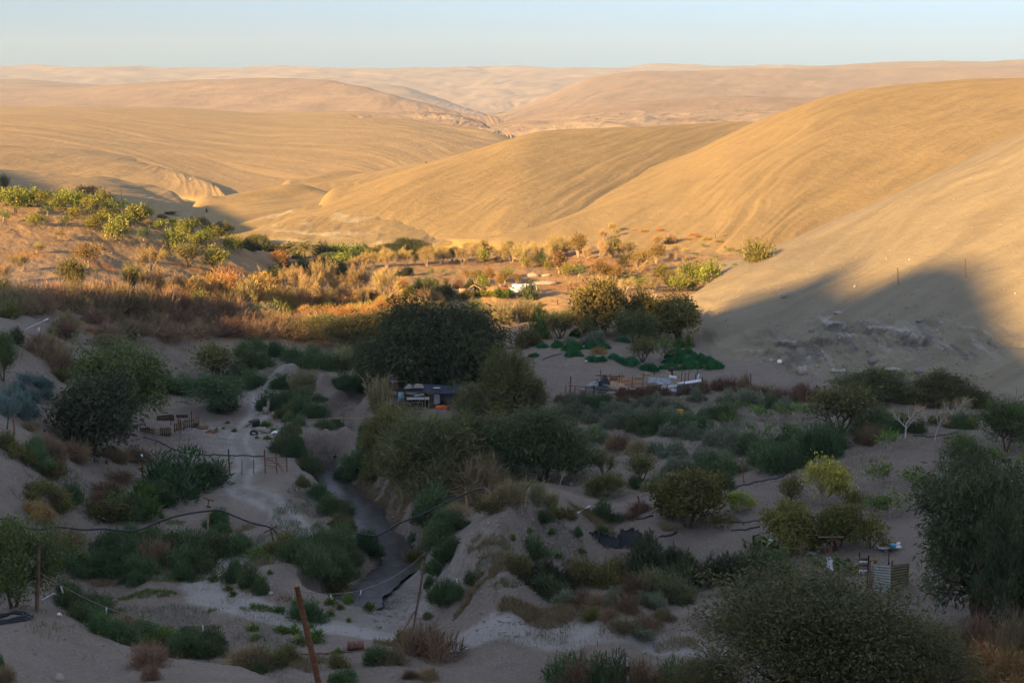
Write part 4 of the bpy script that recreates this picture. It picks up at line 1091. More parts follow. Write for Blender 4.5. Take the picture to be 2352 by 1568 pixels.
row('brush', 'brown twiggy brush in the shaded band under the terrace, {n} from the frame edge', 'brown brush under the terrace', cA([
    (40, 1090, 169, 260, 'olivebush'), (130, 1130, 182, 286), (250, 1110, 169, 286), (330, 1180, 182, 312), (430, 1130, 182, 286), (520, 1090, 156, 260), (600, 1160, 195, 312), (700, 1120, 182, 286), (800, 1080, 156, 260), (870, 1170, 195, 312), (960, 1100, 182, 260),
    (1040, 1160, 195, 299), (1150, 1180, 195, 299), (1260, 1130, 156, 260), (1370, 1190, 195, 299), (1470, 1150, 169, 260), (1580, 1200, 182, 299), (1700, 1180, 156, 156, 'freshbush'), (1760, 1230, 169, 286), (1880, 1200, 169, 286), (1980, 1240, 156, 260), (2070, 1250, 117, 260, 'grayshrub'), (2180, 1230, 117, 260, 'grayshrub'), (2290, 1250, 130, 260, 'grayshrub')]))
row('brush', 'low brown brush on the shaded slope below the terrace band, {n} from the frame edge', 'low brown brush on the shaded slope', [
    (20, 728, 34, 60, 'olivebush'), (60, 718, 36, 70), (150, 752, 34, 60, 'brush'), (180, 715, 32, 70), (215, 742, 30, 60), (240, 775, 30, 80), (265, 742, 30, 70), (300, 770, 34, 90), (330, 735, 30, 70), (365, 755, 32, 80), (390, 778, 34, 90), (420, 742, 28, 70), (455, 770, 30, 80), (480, 740, 26, 70), (520, 765, 32, 90), (560, 748, 30, 80),
    (600, 772, 34, 100), (640, 756, 30, 90), (680, 775, 30, 90), (720, 755, 28, 90), (120, 830, 52, 80), (90, 812, 44, 70), (140, 850, 40, 60), (240, 792, 24, 70), (205, 848, 24, 60)])
# ---- sunlit leafless trees above the bank
row('dry', 'pale leafless tree with a fan of twigs above the sunlit bank, {n} towards the acacia', 'leafless trees above the sunlit bank', cB([
    (660, 740, 299, 231), (760, 700, 264, 187), (890, 865, 356, 236), (1000, 760, 390, 275), (985, 845, 189, 148), (1130, 730, 218, 176), (1180, 760, 218, 165), (1250, 835, 224, 181), (1370, 775, 345, 275), (1480, 765, 333, 187), (1450, 835, 189, 126), (1690, 795, 339, 253)]))
one('goldbrush', cB([(1835, 750, 175, 180)]), 'orange twiggy bush beside the last leafless tree of the sunlit bank')
one('citrus', cB([(1925, 775, 125, 120)]), 'bright yellow-green sapling at the end of the sunlit bank')
one('dry', cB([(230, 895, 280, 170)]), 'leafless tree with white twigs in golden brush at the bank head')
one('olive', cB([(400, 720, 200, 190)]), 'dull green leafy bush among the golden brush of the bank')
one('guava', cB([(520, 710, 170, 130)]), 'dark brown bush before the first leafless tree of the bank')
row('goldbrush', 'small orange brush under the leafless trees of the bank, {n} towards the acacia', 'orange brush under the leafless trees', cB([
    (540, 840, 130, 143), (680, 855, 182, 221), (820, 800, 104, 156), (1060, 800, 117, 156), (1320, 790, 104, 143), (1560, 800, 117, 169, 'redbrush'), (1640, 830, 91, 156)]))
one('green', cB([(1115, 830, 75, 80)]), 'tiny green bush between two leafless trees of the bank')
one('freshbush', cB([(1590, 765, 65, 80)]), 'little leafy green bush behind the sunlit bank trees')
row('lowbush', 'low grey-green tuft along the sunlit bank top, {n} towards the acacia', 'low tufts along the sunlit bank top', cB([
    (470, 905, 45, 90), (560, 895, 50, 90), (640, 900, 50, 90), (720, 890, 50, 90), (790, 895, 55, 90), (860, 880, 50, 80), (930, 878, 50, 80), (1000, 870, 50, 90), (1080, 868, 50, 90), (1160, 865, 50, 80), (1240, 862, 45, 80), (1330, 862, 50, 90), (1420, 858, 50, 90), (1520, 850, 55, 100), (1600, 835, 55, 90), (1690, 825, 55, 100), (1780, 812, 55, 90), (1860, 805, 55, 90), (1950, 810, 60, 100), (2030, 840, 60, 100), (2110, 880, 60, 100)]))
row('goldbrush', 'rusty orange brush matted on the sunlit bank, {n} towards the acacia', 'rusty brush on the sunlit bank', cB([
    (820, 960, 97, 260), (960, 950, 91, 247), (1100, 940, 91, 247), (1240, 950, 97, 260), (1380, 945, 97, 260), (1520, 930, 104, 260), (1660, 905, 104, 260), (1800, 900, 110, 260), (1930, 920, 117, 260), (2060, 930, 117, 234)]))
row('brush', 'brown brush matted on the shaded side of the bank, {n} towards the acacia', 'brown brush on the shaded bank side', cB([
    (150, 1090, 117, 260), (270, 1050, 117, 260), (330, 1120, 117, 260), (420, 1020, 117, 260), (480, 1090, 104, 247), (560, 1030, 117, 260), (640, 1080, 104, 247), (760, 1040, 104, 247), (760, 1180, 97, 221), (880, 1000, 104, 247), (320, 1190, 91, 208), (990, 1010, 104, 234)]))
row('goldbrush', 'golden brush between the bank trees and terrace foot, {n} towards the acacia', 'golden brush between bank and terrace', [
    (455, 690, 34, 50), (480, 700, 36, 56), (505, 690, 38, 56), (530, 702, 36, 56), (555, 690, 40, 60), (585, 702, 36, 56), (610, 690, 40, 60), (632, 700, 36, 50), (645, 722, 26, 50, 'lowbush'), (600, 722, 24, 60), (560, 722, 24, 60), (520, 724, 24, 60), (690, 706, 26, 46), (735, 704, 26, 44), (790, 694, 26, 46), (840, 690, 26, 44), (905, 684, 24, 40)])
# ---- dark thicket and palm behind
one('palm', cB([(825, 345, 190, 275)]), 'date palm with arching yellow-green fronds in the sunlit thicket')
one('guava', cB([(590, 490, 235, 230)]), 'rounded olive-gold tree in front of the date palm')
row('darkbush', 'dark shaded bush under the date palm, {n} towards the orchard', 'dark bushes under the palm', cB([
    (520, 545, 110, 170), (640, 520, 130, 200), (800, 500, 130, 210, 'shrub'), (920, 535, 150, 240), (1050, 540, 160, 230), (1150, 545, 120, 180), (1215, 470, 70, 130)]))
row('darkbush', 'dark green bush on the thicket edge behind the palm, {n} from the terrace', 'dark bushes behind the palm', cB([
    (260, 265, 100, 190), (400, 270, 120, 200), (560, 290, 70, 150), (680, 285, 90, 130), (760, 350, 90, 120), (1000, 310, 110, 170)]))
one('willow', cB([(330, 225, 120, 250)]), 'sunlit olive shrub above the dark bushes at the terrace end')
row('freshbush', 'bright green leafy tree in the thicket beyond the palm, {n} towards the orchard', 'bright trees in the thicket beyond the palm', cB([
    (960, 300, 80, 120), (1080, 400, 100, 240, 'acacia'), (1120, 290, 80, 140), (1250, 300, 95, 210), (1220, 430, 120, 210, 'citrus'), (1330, 380, 90, 180, 'acacia'), (1420, 320, 105, 210), (1540, 330, 90, 180, 'olive'), (1610, 320, 105, 230, 'olive'), (1750, 300, 100, 220, 'acacia'), (1930, 295, 135, 340, 'acacia'), (2080, 310, 90, 160, 'olive')]))
row('darkbush', 'far dark tree in the shade under the brown dune, {n} from the terrace', 'far dark trees under the brown dune', cA([
    (1640, 440, 60, 110), (1730, 450, 90, 110, 'olive'), (1780, 470, 60, 80), (1880, 500, 80, 90), (1935, 505, 110, 60, 'olive'), (1980, 500, 80, 50, 'olive')]))
one('mango', cA([(1465, 338, 24, 120)]), 'flat dark scrub patch in the shaded gully far behind the terrace')
# ---- long orchard row
row('dry', 'pale dry tree of the long orchard row, {n} from the date palm', 'trees of the long orchard row', cB([
    (1330, 465, 120, 120), (1430, 470, 150, 150), (1540, 462, 185, 210), (1690, 445, 195, 210), (1890, 425, 180, 180), (1995, 412, 125, 105, 'green'), (2110, 432, 200, 190), (2260, 405, 190, 200)])
    + cC([(250, 695, 250, 250), (590, 697, 260, 220), (800, 665, 330, 270), (915, 640, 320, 210, 'guava'), (1170, 668, 290, 240), (1350, 672, 290, 260), (1540, 733, 340, 290), (1730, 650, 280, 240), (1900, 640, 250, 200), (2060, 590, 260, 270), (2220, 560, 250, 220)]))
row('olive', 'dull green tree behind the long orchard row, {n} from the date palm', 'green trees behind the orchard row', cC([
    (80, 610, 210, 170), (200, 560, 170, 150, 'dry'), (430, 640, 230, 170), (700, 560, 230, 200, 'dry'), (1060, 560, 160, 160, 'dry'), (1300, 520, 190, 170), (1480, 560, 190, 180, 'dry'), (1640, 560, 220, 180, 'dry'), (1960, 500, 200, 180, 'dry')]))
row('citrus', 'bright green sapling in front of the long orchard row, {n} from the date palm', 'saplings before the orchard row', cC([
    (520, 670, 60, 70), (935, 695, 215, 165), (1115, 655, 50, 60), (1500, 710, 60, 80), (1610, 762, 160, 130), (1830, 710, 160, 180), (1935, 785, 140, 130)]))
# ---- flat around the van
row('green', 'small dark green bush on the shaded sand before the orchard row, {n} towards the van', 'small bushes on the shaded sand', cC([
    (-420, 880, 90, 110, 'darkbush'), (-310, 870, 110, 130, 'darkbush'), (-230, 860, 120, 140, 'mango'), (110, 875, 115, 110), (300, 855, 85, 80), (450, 868, 65, 85)]))
row('guava', 'brown leafy tree on the flat behind the hut, {n} towards the van', 'brown trees behind the hut', cC([
    (650, 965, 185, 160), (800, 1010, 230, 190), (1000, 1015, 265, 230), (1250, 1010, 220, 230), (1180, 1050, 180, 160), (1435, 995, 160, 160)]))
one('green', cC([(1290, 930, 190, 200)]), 'tall bright green crown above the brown trees behind the van')
one('citrus', cC([(910, 1085, 195, 170)]), 'yellow-green bush in front of the brown trees behind the hut')
row('darkbush', 'dark bush at the shaded edge beside the hut, {n} towards it', 'dark bushes beside the hut', cC([
    (-120, 1150, 190, 260), (60, 1100, 210, 280, 'canegreen'), (200, 1190, 180, 240), (345, 1195, 180, 230), (320, 1040, 130, 160, 'guava'), (520, 1070, 160, 150, 'brush'), (700, 1060, 110, 140)]))
row('brush', 'brown twiggy brush behind the big acacia top, {n} towards the hut', 'brown brush behind the acacia', cC([
    (-60, 1290, 170, 280), (90, 1280, 180, 260), (210, 1330, 160, 230), (330, 1270, 90, 160, 'olivebush'), (480, 1230, 90, 160, 'grayshrub')]))
one('freshbush', cC([(1165, 1200, 120, 240)]), 'rounded green bush on the sand in front of the brown shed')
one('freshbush', cC([(1340, 1190, 80, 130)]), 'small green bush close to the white van nose')
one('darkbush', cC([(1630, 1245, 220, 340)]), 'big dark green bush hiding the tail of the white van')
row('lowbush', 'yellow-green scrub on the sand before the hut, {n} towards the van', 'scrub before the hut', cC([
    (580, 1240, 90, 150), (665, 1215, 120, 170, 'olivebush'), (830, 1190, 80, 140), (920, 1195, 85, 150), (1000, 1190, 80, 130), (1800, 1360, 70, 100), (1860, 1530, 110, 200, 'olivebush')]))
row('canegreen', 'sunlit yellow-green cane clump behind the acacia, {n} towards the broad trees', 'sunlit cane clumps', cC([
    (780, 1480, 240, 200), (940, 1560, 230, 200), (1210, 1640, 330, 320, 'cane'), (1330, 1600, 240, 200), (1570, 1600, 360, 330, 'cane'), (1720, 1560, 230, 220), (1850, 1640, 180, 200), (1980, 1620, 170, 200), (2100, 1600, 180, 220), (2230, 1590, 190, 220), (2330, 1560, 190, 200)]))
# ---- slope orchard on the far right of the flat
row('guava', 'brown-leaved tree of the slope orchard, {n} going up from the sandy flat', 'brown trees of the slope orchard', cD([
    (90, 505, 205, 210), (265, 355, 225, 165), (460, 585, 215, 185), (535, 580, 155, 140), (612, 582, 155, 130), (860, 485, 195, 210), (1000, 405, 175, 175), (590, 345, 190, 130, 'olive'), (700, 450, 130, 130, 'olive'), (880, 540, 130, 130, 'dry')]))
row('dry', 'pale leafless tree of the slope orchard, {n} going up from the sandy flat', 'leafless trees of the slope orchard', cD([
    (80, 310, 165, 200), (345, 385, 135, 110), (470, 385, 185, 140), (600, 360, 120, 110), (650, 345, 130, 130), (720, 365, 165, 160), (780, 330, 130, 120), (1030, 250, 115, 120), (160, 330, 120, 130)]))
row('citrus', 'yellow-green tree of the lower slope orchard, {n} towards the bare dune', 'citrus trees of the slope orchard', cD([
    (265, 537, 155, 145, 'green'), (160, 515, 90, 110), (800, 385, 75, 90, 'green'), (710, 675, 125, 160, 'drygold'), (880, 660, 110, 130), (965, 685, 155, 180, 'drygold'), (1060, 560, 120, 150), (1130, 655, 135, 140, 'olive'), (1225, 680, 135, 150), (1290, 605, 175, 170), (1390, 612, 165, 140), (1500, 590, 175, 170), (1330, 665, 75, 110), (1440, 580, 120, 120, 'drygold'), (1550, 540, 80, 100), (1180, 560, 110, 130, 'drygold')]))
one('youngpalm', cD([(735, 560, 105, 160)]), 'young palm with stiff fronds amid the slope orchard')
row('dry', 'thin dry sapling on the open upper slope, {n} towards the bare dune', 'dry saplings on the upper slope', cD([
    (495, 188, 100, 75), (590, 112, 90, 85), (640, 150, 70, 60), (1085, 292, 62, 50), (1135, 215, 80, 120, 'brush'), (1180, 303, 72, 62), (1270, 322, 62, 50), (1155, 398, 92, 80), (1380, 443, 82, 80), (1280, 420, 80, 60), (1640, 285, 50, 40), (1725, 305, 52, 40), (1810, 292, 50, 40)]))
row('green', 'tiny green bush dotted on the open upper slope, {n} towards the bare dune', 'green bushes on the upper slope', cD([
    (1370, 340, 30, 45), (1440, 258, 42, 52), (1560, 377, 52, 50), (1630, 447, 40, 52), (1680, 302, 42, 52), (1770, 318, 42, 46), (1735, 440, 36, 50)]))
one('olivebush', cD([(1965, 375, 180, 270)]), 'dark green bush perched behind the bare dune crest', sink=.3)
row('goldbrush', 'streak of orange straw on the bare upper slope, {n} towards the dune', 'orange straw on the upper slope', cD([
    (795, 98, 14, 45), (905, 108, 18, 90), (1040, 100, 22, 90), (1350, 140, 22, 90), (1400, 158, 18, 70), (1475, 185, 22, 90), (1600, 205, 16, 70), (1290, 185, 16, 80), (1640, 140, 12, 60)]))
# ---- broad trees by the crop patches
one('broad', cD([(490, 1085, 480, 560)]), 'largest broad tree with sun-bronzed top beside the crop patches')
one('broad', cD([(900, 1075, 350, 360)]), 'broad bronze tree between the largest one and the twin-trunk tree')
one('broad', cD([(1215, 1115, 365, 470)]), 'broad brown tree with twin trunks beside the dune foot')
one('freshtree', cD([(790, 1155, 290, 340)]), 'dark green drooping tree in front of the broad bronze trees')
one('olive', cD([(90, 1115, 230, 270)]), 'brown drooping shrub between the cane and the crop patches')
one('freshbush', cD([(-90, 1110, 220, 190)]), 'leafy green bush between the acacia and the brown drooping shrub')
one('olivebush', cD([(-230, 1190, 170, 220)]), 'olive bush at the acacia edge near the crop patches')
one('olive', cD([(345, 1115, 225, 190)]), 'narrow olive tree under the largest broad tree')
one('green', cD([(1050, 1320, 240, 250)]), 'green tree with white trunk amid the crop patches')
one('olive', cD([(870, 1335, 230, 240)]), 'olive-green rounded tree amid the crop patches')
row('grayshrub', 'pale grey bush behind the first crop patch, {n} towards the dune', 'pale bushes behind the crop patches', cD([(200, 1170, 60, 160), (340, 1170, 70, 150), (450, 1160, 110, 170)]))
row('freshbush', 'leafy bush at the dune side of the crop patches, {n} towards the slope', 'leafy bushes beside the crop patches', cD([(1230, 1195, 80, 140), (1310, 1195, 115, 90), (690, 1150, 40, 130, 'bed')]))
row('bed', 'dense green crop patch on the sand terrace, {n} towards the dune foot', 'green crop patches', cD([
    (-150, 1290, 37, 98), (-60, 1200, 37, 106), (70, 1200, 62, 106), (210, 1230, 75, 180), (225, 1285, 56, 155), (240, 1100, 68, 98), (400, 1215, 62, 139), (400, 1330, 50, 122), (480, 1215, 62, 155), (475, 1328, 43, 106), (600, 1310, 50, 106), (660, 1335, 43, 98), (750, 1368, 75, 164), (940, 1418, 62, 172), (1130, 1352, 56, 139), (1130, 1408, 56, 196),
    (1180, 1312, 100, 164), (1285, 1352, 68, 147), (1330, 1398, 60, 205), (1300, 1265, 56, 114), (1390, 1320, 68, 131), (1470, 1358, 75, 139), (1540, 1398, 75, 164)]))
one('goldbrush', cD([(460, 1255, 55, 160)]), 'patch of rusty dry crop among the green patches')
# ---- middle ground in shade
one('acacia', [(1000, 893, 182, 240)], 'huge dark acacia spreading over the tarpaulin shack')
one('acacia', [(900, 882, 110, 120)], 'low dark side of the acacia thicket over the stream')
one('willow', [(812, 792, 66, 190)], 'wide olive shrub with sunlit top next to the acacia', turn=0)
one('willow', [(740, 770, 44, 110)], 'smaller olive shrub at the outer end of the wide olive shrub')
one('willow', [(890, 790, 80, 170)], 'tall olive shrub between the wide olive shrub and the acacia')
one('willow', [(965, 748, 48, 150)], 'sunlit golden-green shrub on the bank above the acacia')
one('willow', [(1165, 935, 128, 130)], 'grey-green willow shrub on the sand spur beside the acacia')
one('willowdark', [(1215, 930, 60, 80)], 'dark low shrub leaning from the grey-green willow onto the spur')
one('willowdark', [(1120, 950, 70, 130)], 'dark shrub filling the gap beside the orange blanket')
row('shrub', 'dark green shrub in the thicket behind the gravel heap, {n} towards the acacia', 'shrubs behind the gravel heap', cG([
    (-120, 900, 190, 380), (120, 910, 170, 300), (780, 470, 130, 260), (930, 440, 120, 250), (1120, 500, 150, 250), (850, 640, 150, 330), (1000, 600, 140, 280), (750, 780, 170, 300), (900, 850, 170, 300), (1350, 570, 150, 300), (1560, 620, 180, 330), (1600, 560, 160, 280), (1750, 650, 170, 300), (1900, 640, 130, 200, 'olivebush'), (2120, 560, 190, 300), (2200, 640, 150, 240),
    (1180, 850, 130, 230), (1340, 840, 120, 180), (1920, 850, 150, 260), (2130, 900, 190, 310)]))
one('olive', cG([(480, 770, 420, 520)]), 'dark brown-green tree with bare inner limbs behind the flat sand')
one('feather', cG([(480, 1060, 330, 560)]), 'spreading feathery green tree beside the flat sand')
one('darkbush', cG([(560, 1110, 150, 300)]), 'dark bush under the feathery tree')
row('cane', 'pale straw cane clump along the upper gully, {n} towards the acacia', 'cane clumps along the gully', cG([(1500, 930, 280, 230), (1360, 900, 180, 170), (1930, 620, 250, 220)]) + [(872, 945, 80, 56)])
row('shrub', 'green shrub on the mound between the sand track and gully, {n} going downstream', 'shrubs on the mound by the gully', cG([
    (1100, 1090, 170, 320), (1300, 1050, 150, 300), (1480, 1000, 160, 200, 'canegreen'), (1480, 1130, 170, 320), (1280, 1180, 130, 250, 'olivebush'), (1620, 1190, 140, 250), (1330, 1230, 100, 200), (1430, 1290, 90, 160), (1340, 1380, 110, 180, 'olivebush'), (1700, 1320, 90, 260), (1850, 1290, 70, 180), (1640, 1010, 70, 180)]))
row('sprout', 'little bright green tuft on the sand near the scrap heap, {n} towards the gully', 'green tufts near the scrap heap', cG([
    (598, 1265, 32, 60), (470, 1355, 45, 50), (550, 1325, 25, 40), (690, 1360, 45, 80), (1030, 1310, 80, 150), (935, 1435, 40, 45), (1060, 1440, 40, 90), (1130, 1350, 40, 110)]))
row('shrub', 'shrub on the near bank below the culvert crossing, {n} going downstream', 'shrubs on the near stream bank', cG([
    (1230, 1580, 230, 190, 'canegreen'), (1300, 1600, 150, 200)]) + cK([(230, 150, 130, 170), (280, 200, 100, 130), (360, 290, 100, 160), (320, 370, 60, 100, 'olivebush'), (430, 450, 90, 150), (480, 520, 90, 160), (560, 540, 80, 140), (540, 620, 80, 130, 'olivebush'), (600, 650, 80, 110, 'olivebush')]))
row('shrub', 'big shrub on the near bank by the stream bend, {n} going downstream', 'big shrubs at the stream bend', cK([
    (200, 770, 110, 200, 'olivebush'), (300, 830, 140, 220), (430, 770, 140, 220), (540, 740, 120, 200), (380, 900, 150, 240), (480, 940, 190, 260), (700, 740, 90, 170), (740, 790, 90, 150), (640, 840, 70, 120), (530, 1000, 130, 200, 'olivebush')]))
# ---- left side
one('freshtree', cF([(1390, 1255, 1040, 880)]), 'tall drooping green tree beside the timber pen')
one('mango', cF([(1090, 1480, 870, 880)]), 'dense dark round tree in front of the drooping green tree')
one('lushtree', cF([(40, 640, 540, 330, 'green')]), 'leafy green tree at the frame edge on the shaded slope')
row('blueshrub', 'bluish grey saltbush on the shaded slope, {n} towards the dark round tree', 'saltbushes on the shaded slope', cF([
    (60, 900, 180, 300), (50, 1010, 190, 300), (200, 760, 120, 220), (200, 980, 220, 320), (290, 1070, 190, 260), (350, 900, 150, 240), (300, 640, 90, 260), (430, 690, 110, 260), (520, 740, 110, 200), (520, 830, 110, 190)]))
row('olivebush', 'olive bush on the shaded slope by the dark round tree, {n} going down', 'olive bushes on the shaded slope', cF([
    (180, 200, 140, 220, 'darkbush'), (600, 150, 150, 150, 'green'), (440, 235, 90, 130), (590, 215, 70, 100), (60, 1400, 170, 300), (150, 1480, 130, 260), (420, 1490, 210, 260, 'shrub'), (300, 1560, 120, 240), (700, 620, 110, 260, 'olivebush')]))
row('brush', 'brown brush around the dark round tree, {n} towards the gate', 'brown brush by the dark round tree', cF([
    (760, 140, 170, 250, 'redbrush'), (560, 1440, 200, 300), (640, 1540, 190, 300), (800, 1500, 170, 300), (900, 1540, 160, 280), (950, 1450, 130, 260), (1220, 1500, 130, 260), (1350, 1560, 130, 260), (1500, 1500, 120, 250), (1600, 1560, 120, 260), (340, 1190, 100, 200)]))
one('shrub', cJ([(1280, 265, 220, 520)]), 'wide dense green shrub before the gate')
row('shrub', 'green shrub spilling onto the sand below the gate slope, {n} towards the pole', 'shrubs on the sand below the gate', cJ([
    (740, 460, 130, 330, 'olivebush'), (930, 430, 170, 360, 'freshbush'), (1060, 380, 130, 230), (870, 440, 120, 260), (1470, 505, 105, 150), (1300, 325, 45, 60), (1490, 560, 60, 140)]))
row('olivebush', 'olive-brown bush on the slope below the fence post, {n} going downhill', 'bushes below the fence post', cJ([
    (240, 300, 80, 260), (370, 340, 80, 200, 'brush'), (500, 350, 110, 170, 'shrub'), (420, 400, 100, 200), (690, 290, 70, 220, 'redbrush'), (790, 200, 60, 230, 'redbrush'), (650, 350, 60, 150, 'redbrush'), (200, 330, 50, 120), (330, 170, 90, 200), (250, 100, 110, 220, 'shrub'), (220, 440, 90, 200, 'goldbrush'), (310, 480, 80, 180, 'goldbrush'), (430, 640, 100, 240, 'brush'), (500, 660, 80, 180, 'redbrush')]))
row('shrub', 'green shrub of the big thicket beside the road bend, {n} towards the road', 'shrubs of the thicket by the road bend', cJ([
    (430, 770, 110, 220), (540, 820, 110, 240), (640, 800, 110, 240), (760, 690, 140, 240), (860, 640, 110, 240), (740, 830, 130, 260), (880, 760, 150, 280), (1000, 670, 130, 260), (1040, 780, 160, 280, 'brush'), (1130, 720, 140, 260), (940, 840, 120, 240), (1230, 680, 130, 240), (1330, 740, 160, 280), (1200, 810, 130, 240), (1430, 690, 130, 240), (1380, 800, 120, 220), (1530, 690, 120, 200, 'olivebush'), (1620, 690, 120, 200), (1260, 865, 70, 140), (920, 900, 70, 120), (850, 895, 50, 70)]))
one('lushtree', [(30, 1395, 205, 215)], 'big leafy green tree at the frame edge by the near pole', turn=2)
one('shrub', [(5, 1345, 90, 90)], 'dark shrub tucked behind the leafy green tree by the near pole')
row('shrub', 'dark shrub along the foot of the near sand spur, {n} towards the road', 'shrubs along the near sand spur', cJ([
    (440, 980, 90, 160), (500, 1060, 120, 240), (620, 1090, 120, 260), (560, 1160, 110, 230), (700, 1120, 100, 200), (690, 1220, 110, 230), (800, 1230, 120, 240, 'brush'), (830, 1300, 110, 240), (960, 1270, 110, 260), (1080, 1290, 80, 240, 'freshbush'), (1240, 1280, 80, 150), (1250, 1370, 130, 260), (1420, 1330, 120, 200), (1390, 1390, 100, 220), (1650, 1430, 110, 250, 'brush'), (1780, 1470, 90, 220, 'brush'), (1740, 1500, 70, 170)]))
one('brush', cJ([(990, 1455, 150, 260)]), 'brown and green shrub on top of the near sand spur')
one('brush', cJ([(1030, 1545, 90, 150)]), 'dry twiggy clump with scraps at the near spur foot')
one('shrub', cJ([(5, 1470, 90, 60)]), 'small dark shrub cut by the frame edge on the near spur')
one('brush', cJ([(30, 1560, 110, 150)]), 'brown brush in the lower corner of the near spur')
row('sprout', 'green bush on the mound inside the road bend, {n} towards the stream', 'bushes on the mound in the road bend', cJ([
    (1450, 880, 60, 90), (1560, 890, 120, 110, 'shrub'), (1600, 820, 80, 90, 'shrub'), (1660, 910, 130, 150, 'shrub'), (1740, 900, 60, 100), (1750, 960, 100, 110, 'shrub'), (1720, 740, 60, 80), (1820, 830, 30, 40), (1570, 980, 40, 60), (1540, 945, 35, 80), (1760, 690, 40, 200), (1800, 740, 45, 90)]))
row('sprout', 'small green bush beside the near dirt road, {n} towards the rusty drum', 'small bushes beside the dirt road', cK([
    (20, 1250, 50, 70), (40, 1300, 30, 80), (80, 1375, 30, 80), (170, 1255, 40, 110), (270, 1260, 50, 90), (180, 1140, 45, 80), (310, 1330, 60, 100), (410, 1290, 55, 110), (410, 1320, 40, 80), (370, 1230, 25, 60), (370, 1180, 100, 220, 'shrub'), (300, 1100, 50, 80), (490, 1090, 50, 80), (590, 1080, 60, 80), (725, 1130, 60, 80), (600, 1195, 30, 40), (550, 1120, 35, 50), (240, 1365, 25, 60), (530, 1390, 35, 60), (490, 1155, 40, 60)]))
one('brush', cK([(1100, 1410, 210, 340)]), 'large grey-brown shrub at the roadside under the braced pole')
one('olivebush', cK([(930, 1340, 90, 130)]), 'small green shrub against the foot of the braced pole')
row('shrub', 'grey-green shrub on the verge below the dirt road, {n} from the leaning pole', 'shrubs on the verge below the road', cK([
    (220, 1440, 90, 170, 'olivebush'), (60, 1460, 100, 180, 'brush'), (540, 1480, 80, 130, 'olivebush'), (770, 1450, 90, 170), (860, 1450, 90, 180, 'brush'), (590, 1560, 70, 170), (1070, 1535, 60, 140, 'brush'), (970, 1540, 50, 90, 'redbrush')]))
# ---- right bank of the stream
one('willowdark', [(985, 1118, 160, 215)], 'big dark willow thicket overhanging the stream')
one('willowdark', [(1085, 1100, 140, 165)], 'dark green willow thicket behind the dry grey twigs')
one('willow', [(1150, 1080, 120, 130)], 'olive willow bush between the thicket and feathery acacia')
one('willow', [(900, 1060, 120, 110)], 'brownish willow shrub at the upper end of the stream thicket')
one('acacia', [(1245, 1102, 150, 185)], 'dark green feathery acacia on forked trunk beyond the stream')
one('brush', [(1105, 1150, 90, 130)], 'tangle of dry grey twigs in front of the willow thicket')
one('bare', [(1130, 1120, 85, 110)], 'bare grey branching bush leaning from the willow thicket')
one('darkbush', [(1310, 1065, 42, 90)], 'low dark bush at the foot of the feathery acacia')
row('shrub', 'green shrub on the far stream bank, {n} going downstream', 'shrubs on the far stream bank', cK([
    (700, 60, 60, 100), (690, 110, 60, 110), (700, 250, 140, 200), (640, 300, 110, 170), (600, 330, 90, 140), (740, 320, 110, 160, 'olivebush'), (1140, 540, 150, 240), (1080, 600, 120, 170), (1250, 560, 80, 180, 'brush'), (1180, 640, 110, 190), (1260, 640, 90, 160), (1150, 720, 110, 190), (1220, 800, 120, 180), (1150, 900, 140, 190), (1090, 760, 60, 90), (985, 700, 40, 50), (1010, 850, 90, 120, 'olivebush')]))
row('brush', 'dry brown brush on the slope under the forked post, {n} from it', 'brown brush under the forked post', cK([(1380, 480, 100, 200), (1440, 440, 90, 170), (1520, 470, 100, 190), (1320, 430, 80, 150), (1480, 530, 70, 180, 'olivebush')]))
row('shrub', 'dark shrub on the flank of the berm, {n} towards the road', 'shrubs on the berm flank', cK([(1190, 1080, 130, 190), (1260, 1050, 80, 120), (1340, 970, 70, 90), (1080, 1180, 40, 60), (1100, 980, 50, 70), (1090, 990, 60, 50)]))
# ---- pond basin
row('darkbush', 'dark bush in the pond hollow behind the berm, {n} towards the tin fence', 'bushes in the pond hollow', cL([
    (210, 800, 110, 200, 'shrub'), (90, 880, 90, 170, 'olivebush'), (160, 940, 100, 200), (260, 960, 120, 220), (300, 1040, 110, 220), (390, 1000, 90, 170), (480, 930, 110, 200, 'olivebush'), (590, 960, 120, 220, 'olivebush'), (740, 940, 130, 240, 'olivebush'), (880, 860, 170, 260), (960, 900, 150, 250), (1040, 870, 120, 220), (1110, 960, 130, 230), (1200, 960, 110, 200), (1350, 960, 140, 240), (1450, 930, 130, 240), (1560, 900, 130, 250, 'shrub'), (1640, 870, 100, 200, 'shrub')]))
row('canegreen', 'clump of green reeds standing in the pond hollow, {n} towards the tin fence', 'reeds in the pond hollow', cL([(800, 1060, 150, 170, 'redbrush'), (900, 1050, 170, 180), (980, 1070, 180, 180), (1060, 1080, 150, 170), (1120, 1090, 120, 150)]))
row('grayshrub', 'grey-brown shrub on the pond rim, {n} towards the tin fence', 'shrubs on the pond rim', cL([
    (400, 1080, 70, 130), (500, 1090, 80, 150, 'brush'), (590, 1110, 90, 160, 'brush'), (680, 1110, 90, 150), (770, 1130, 90, 160, 'brush'), (860, 1090, 70, 130), (930, 1110, 80, 140), (560, 1170, 60, 130, 'olivebush'), (660, 1180, 60, 120, 'brush'), (760, 1250, 80, 170, 'brush'), (900, 1230, 70, 150, 'brush'), (860, 1290, 60, 130), (1010, 1180, 60, 130, 'brush')]))
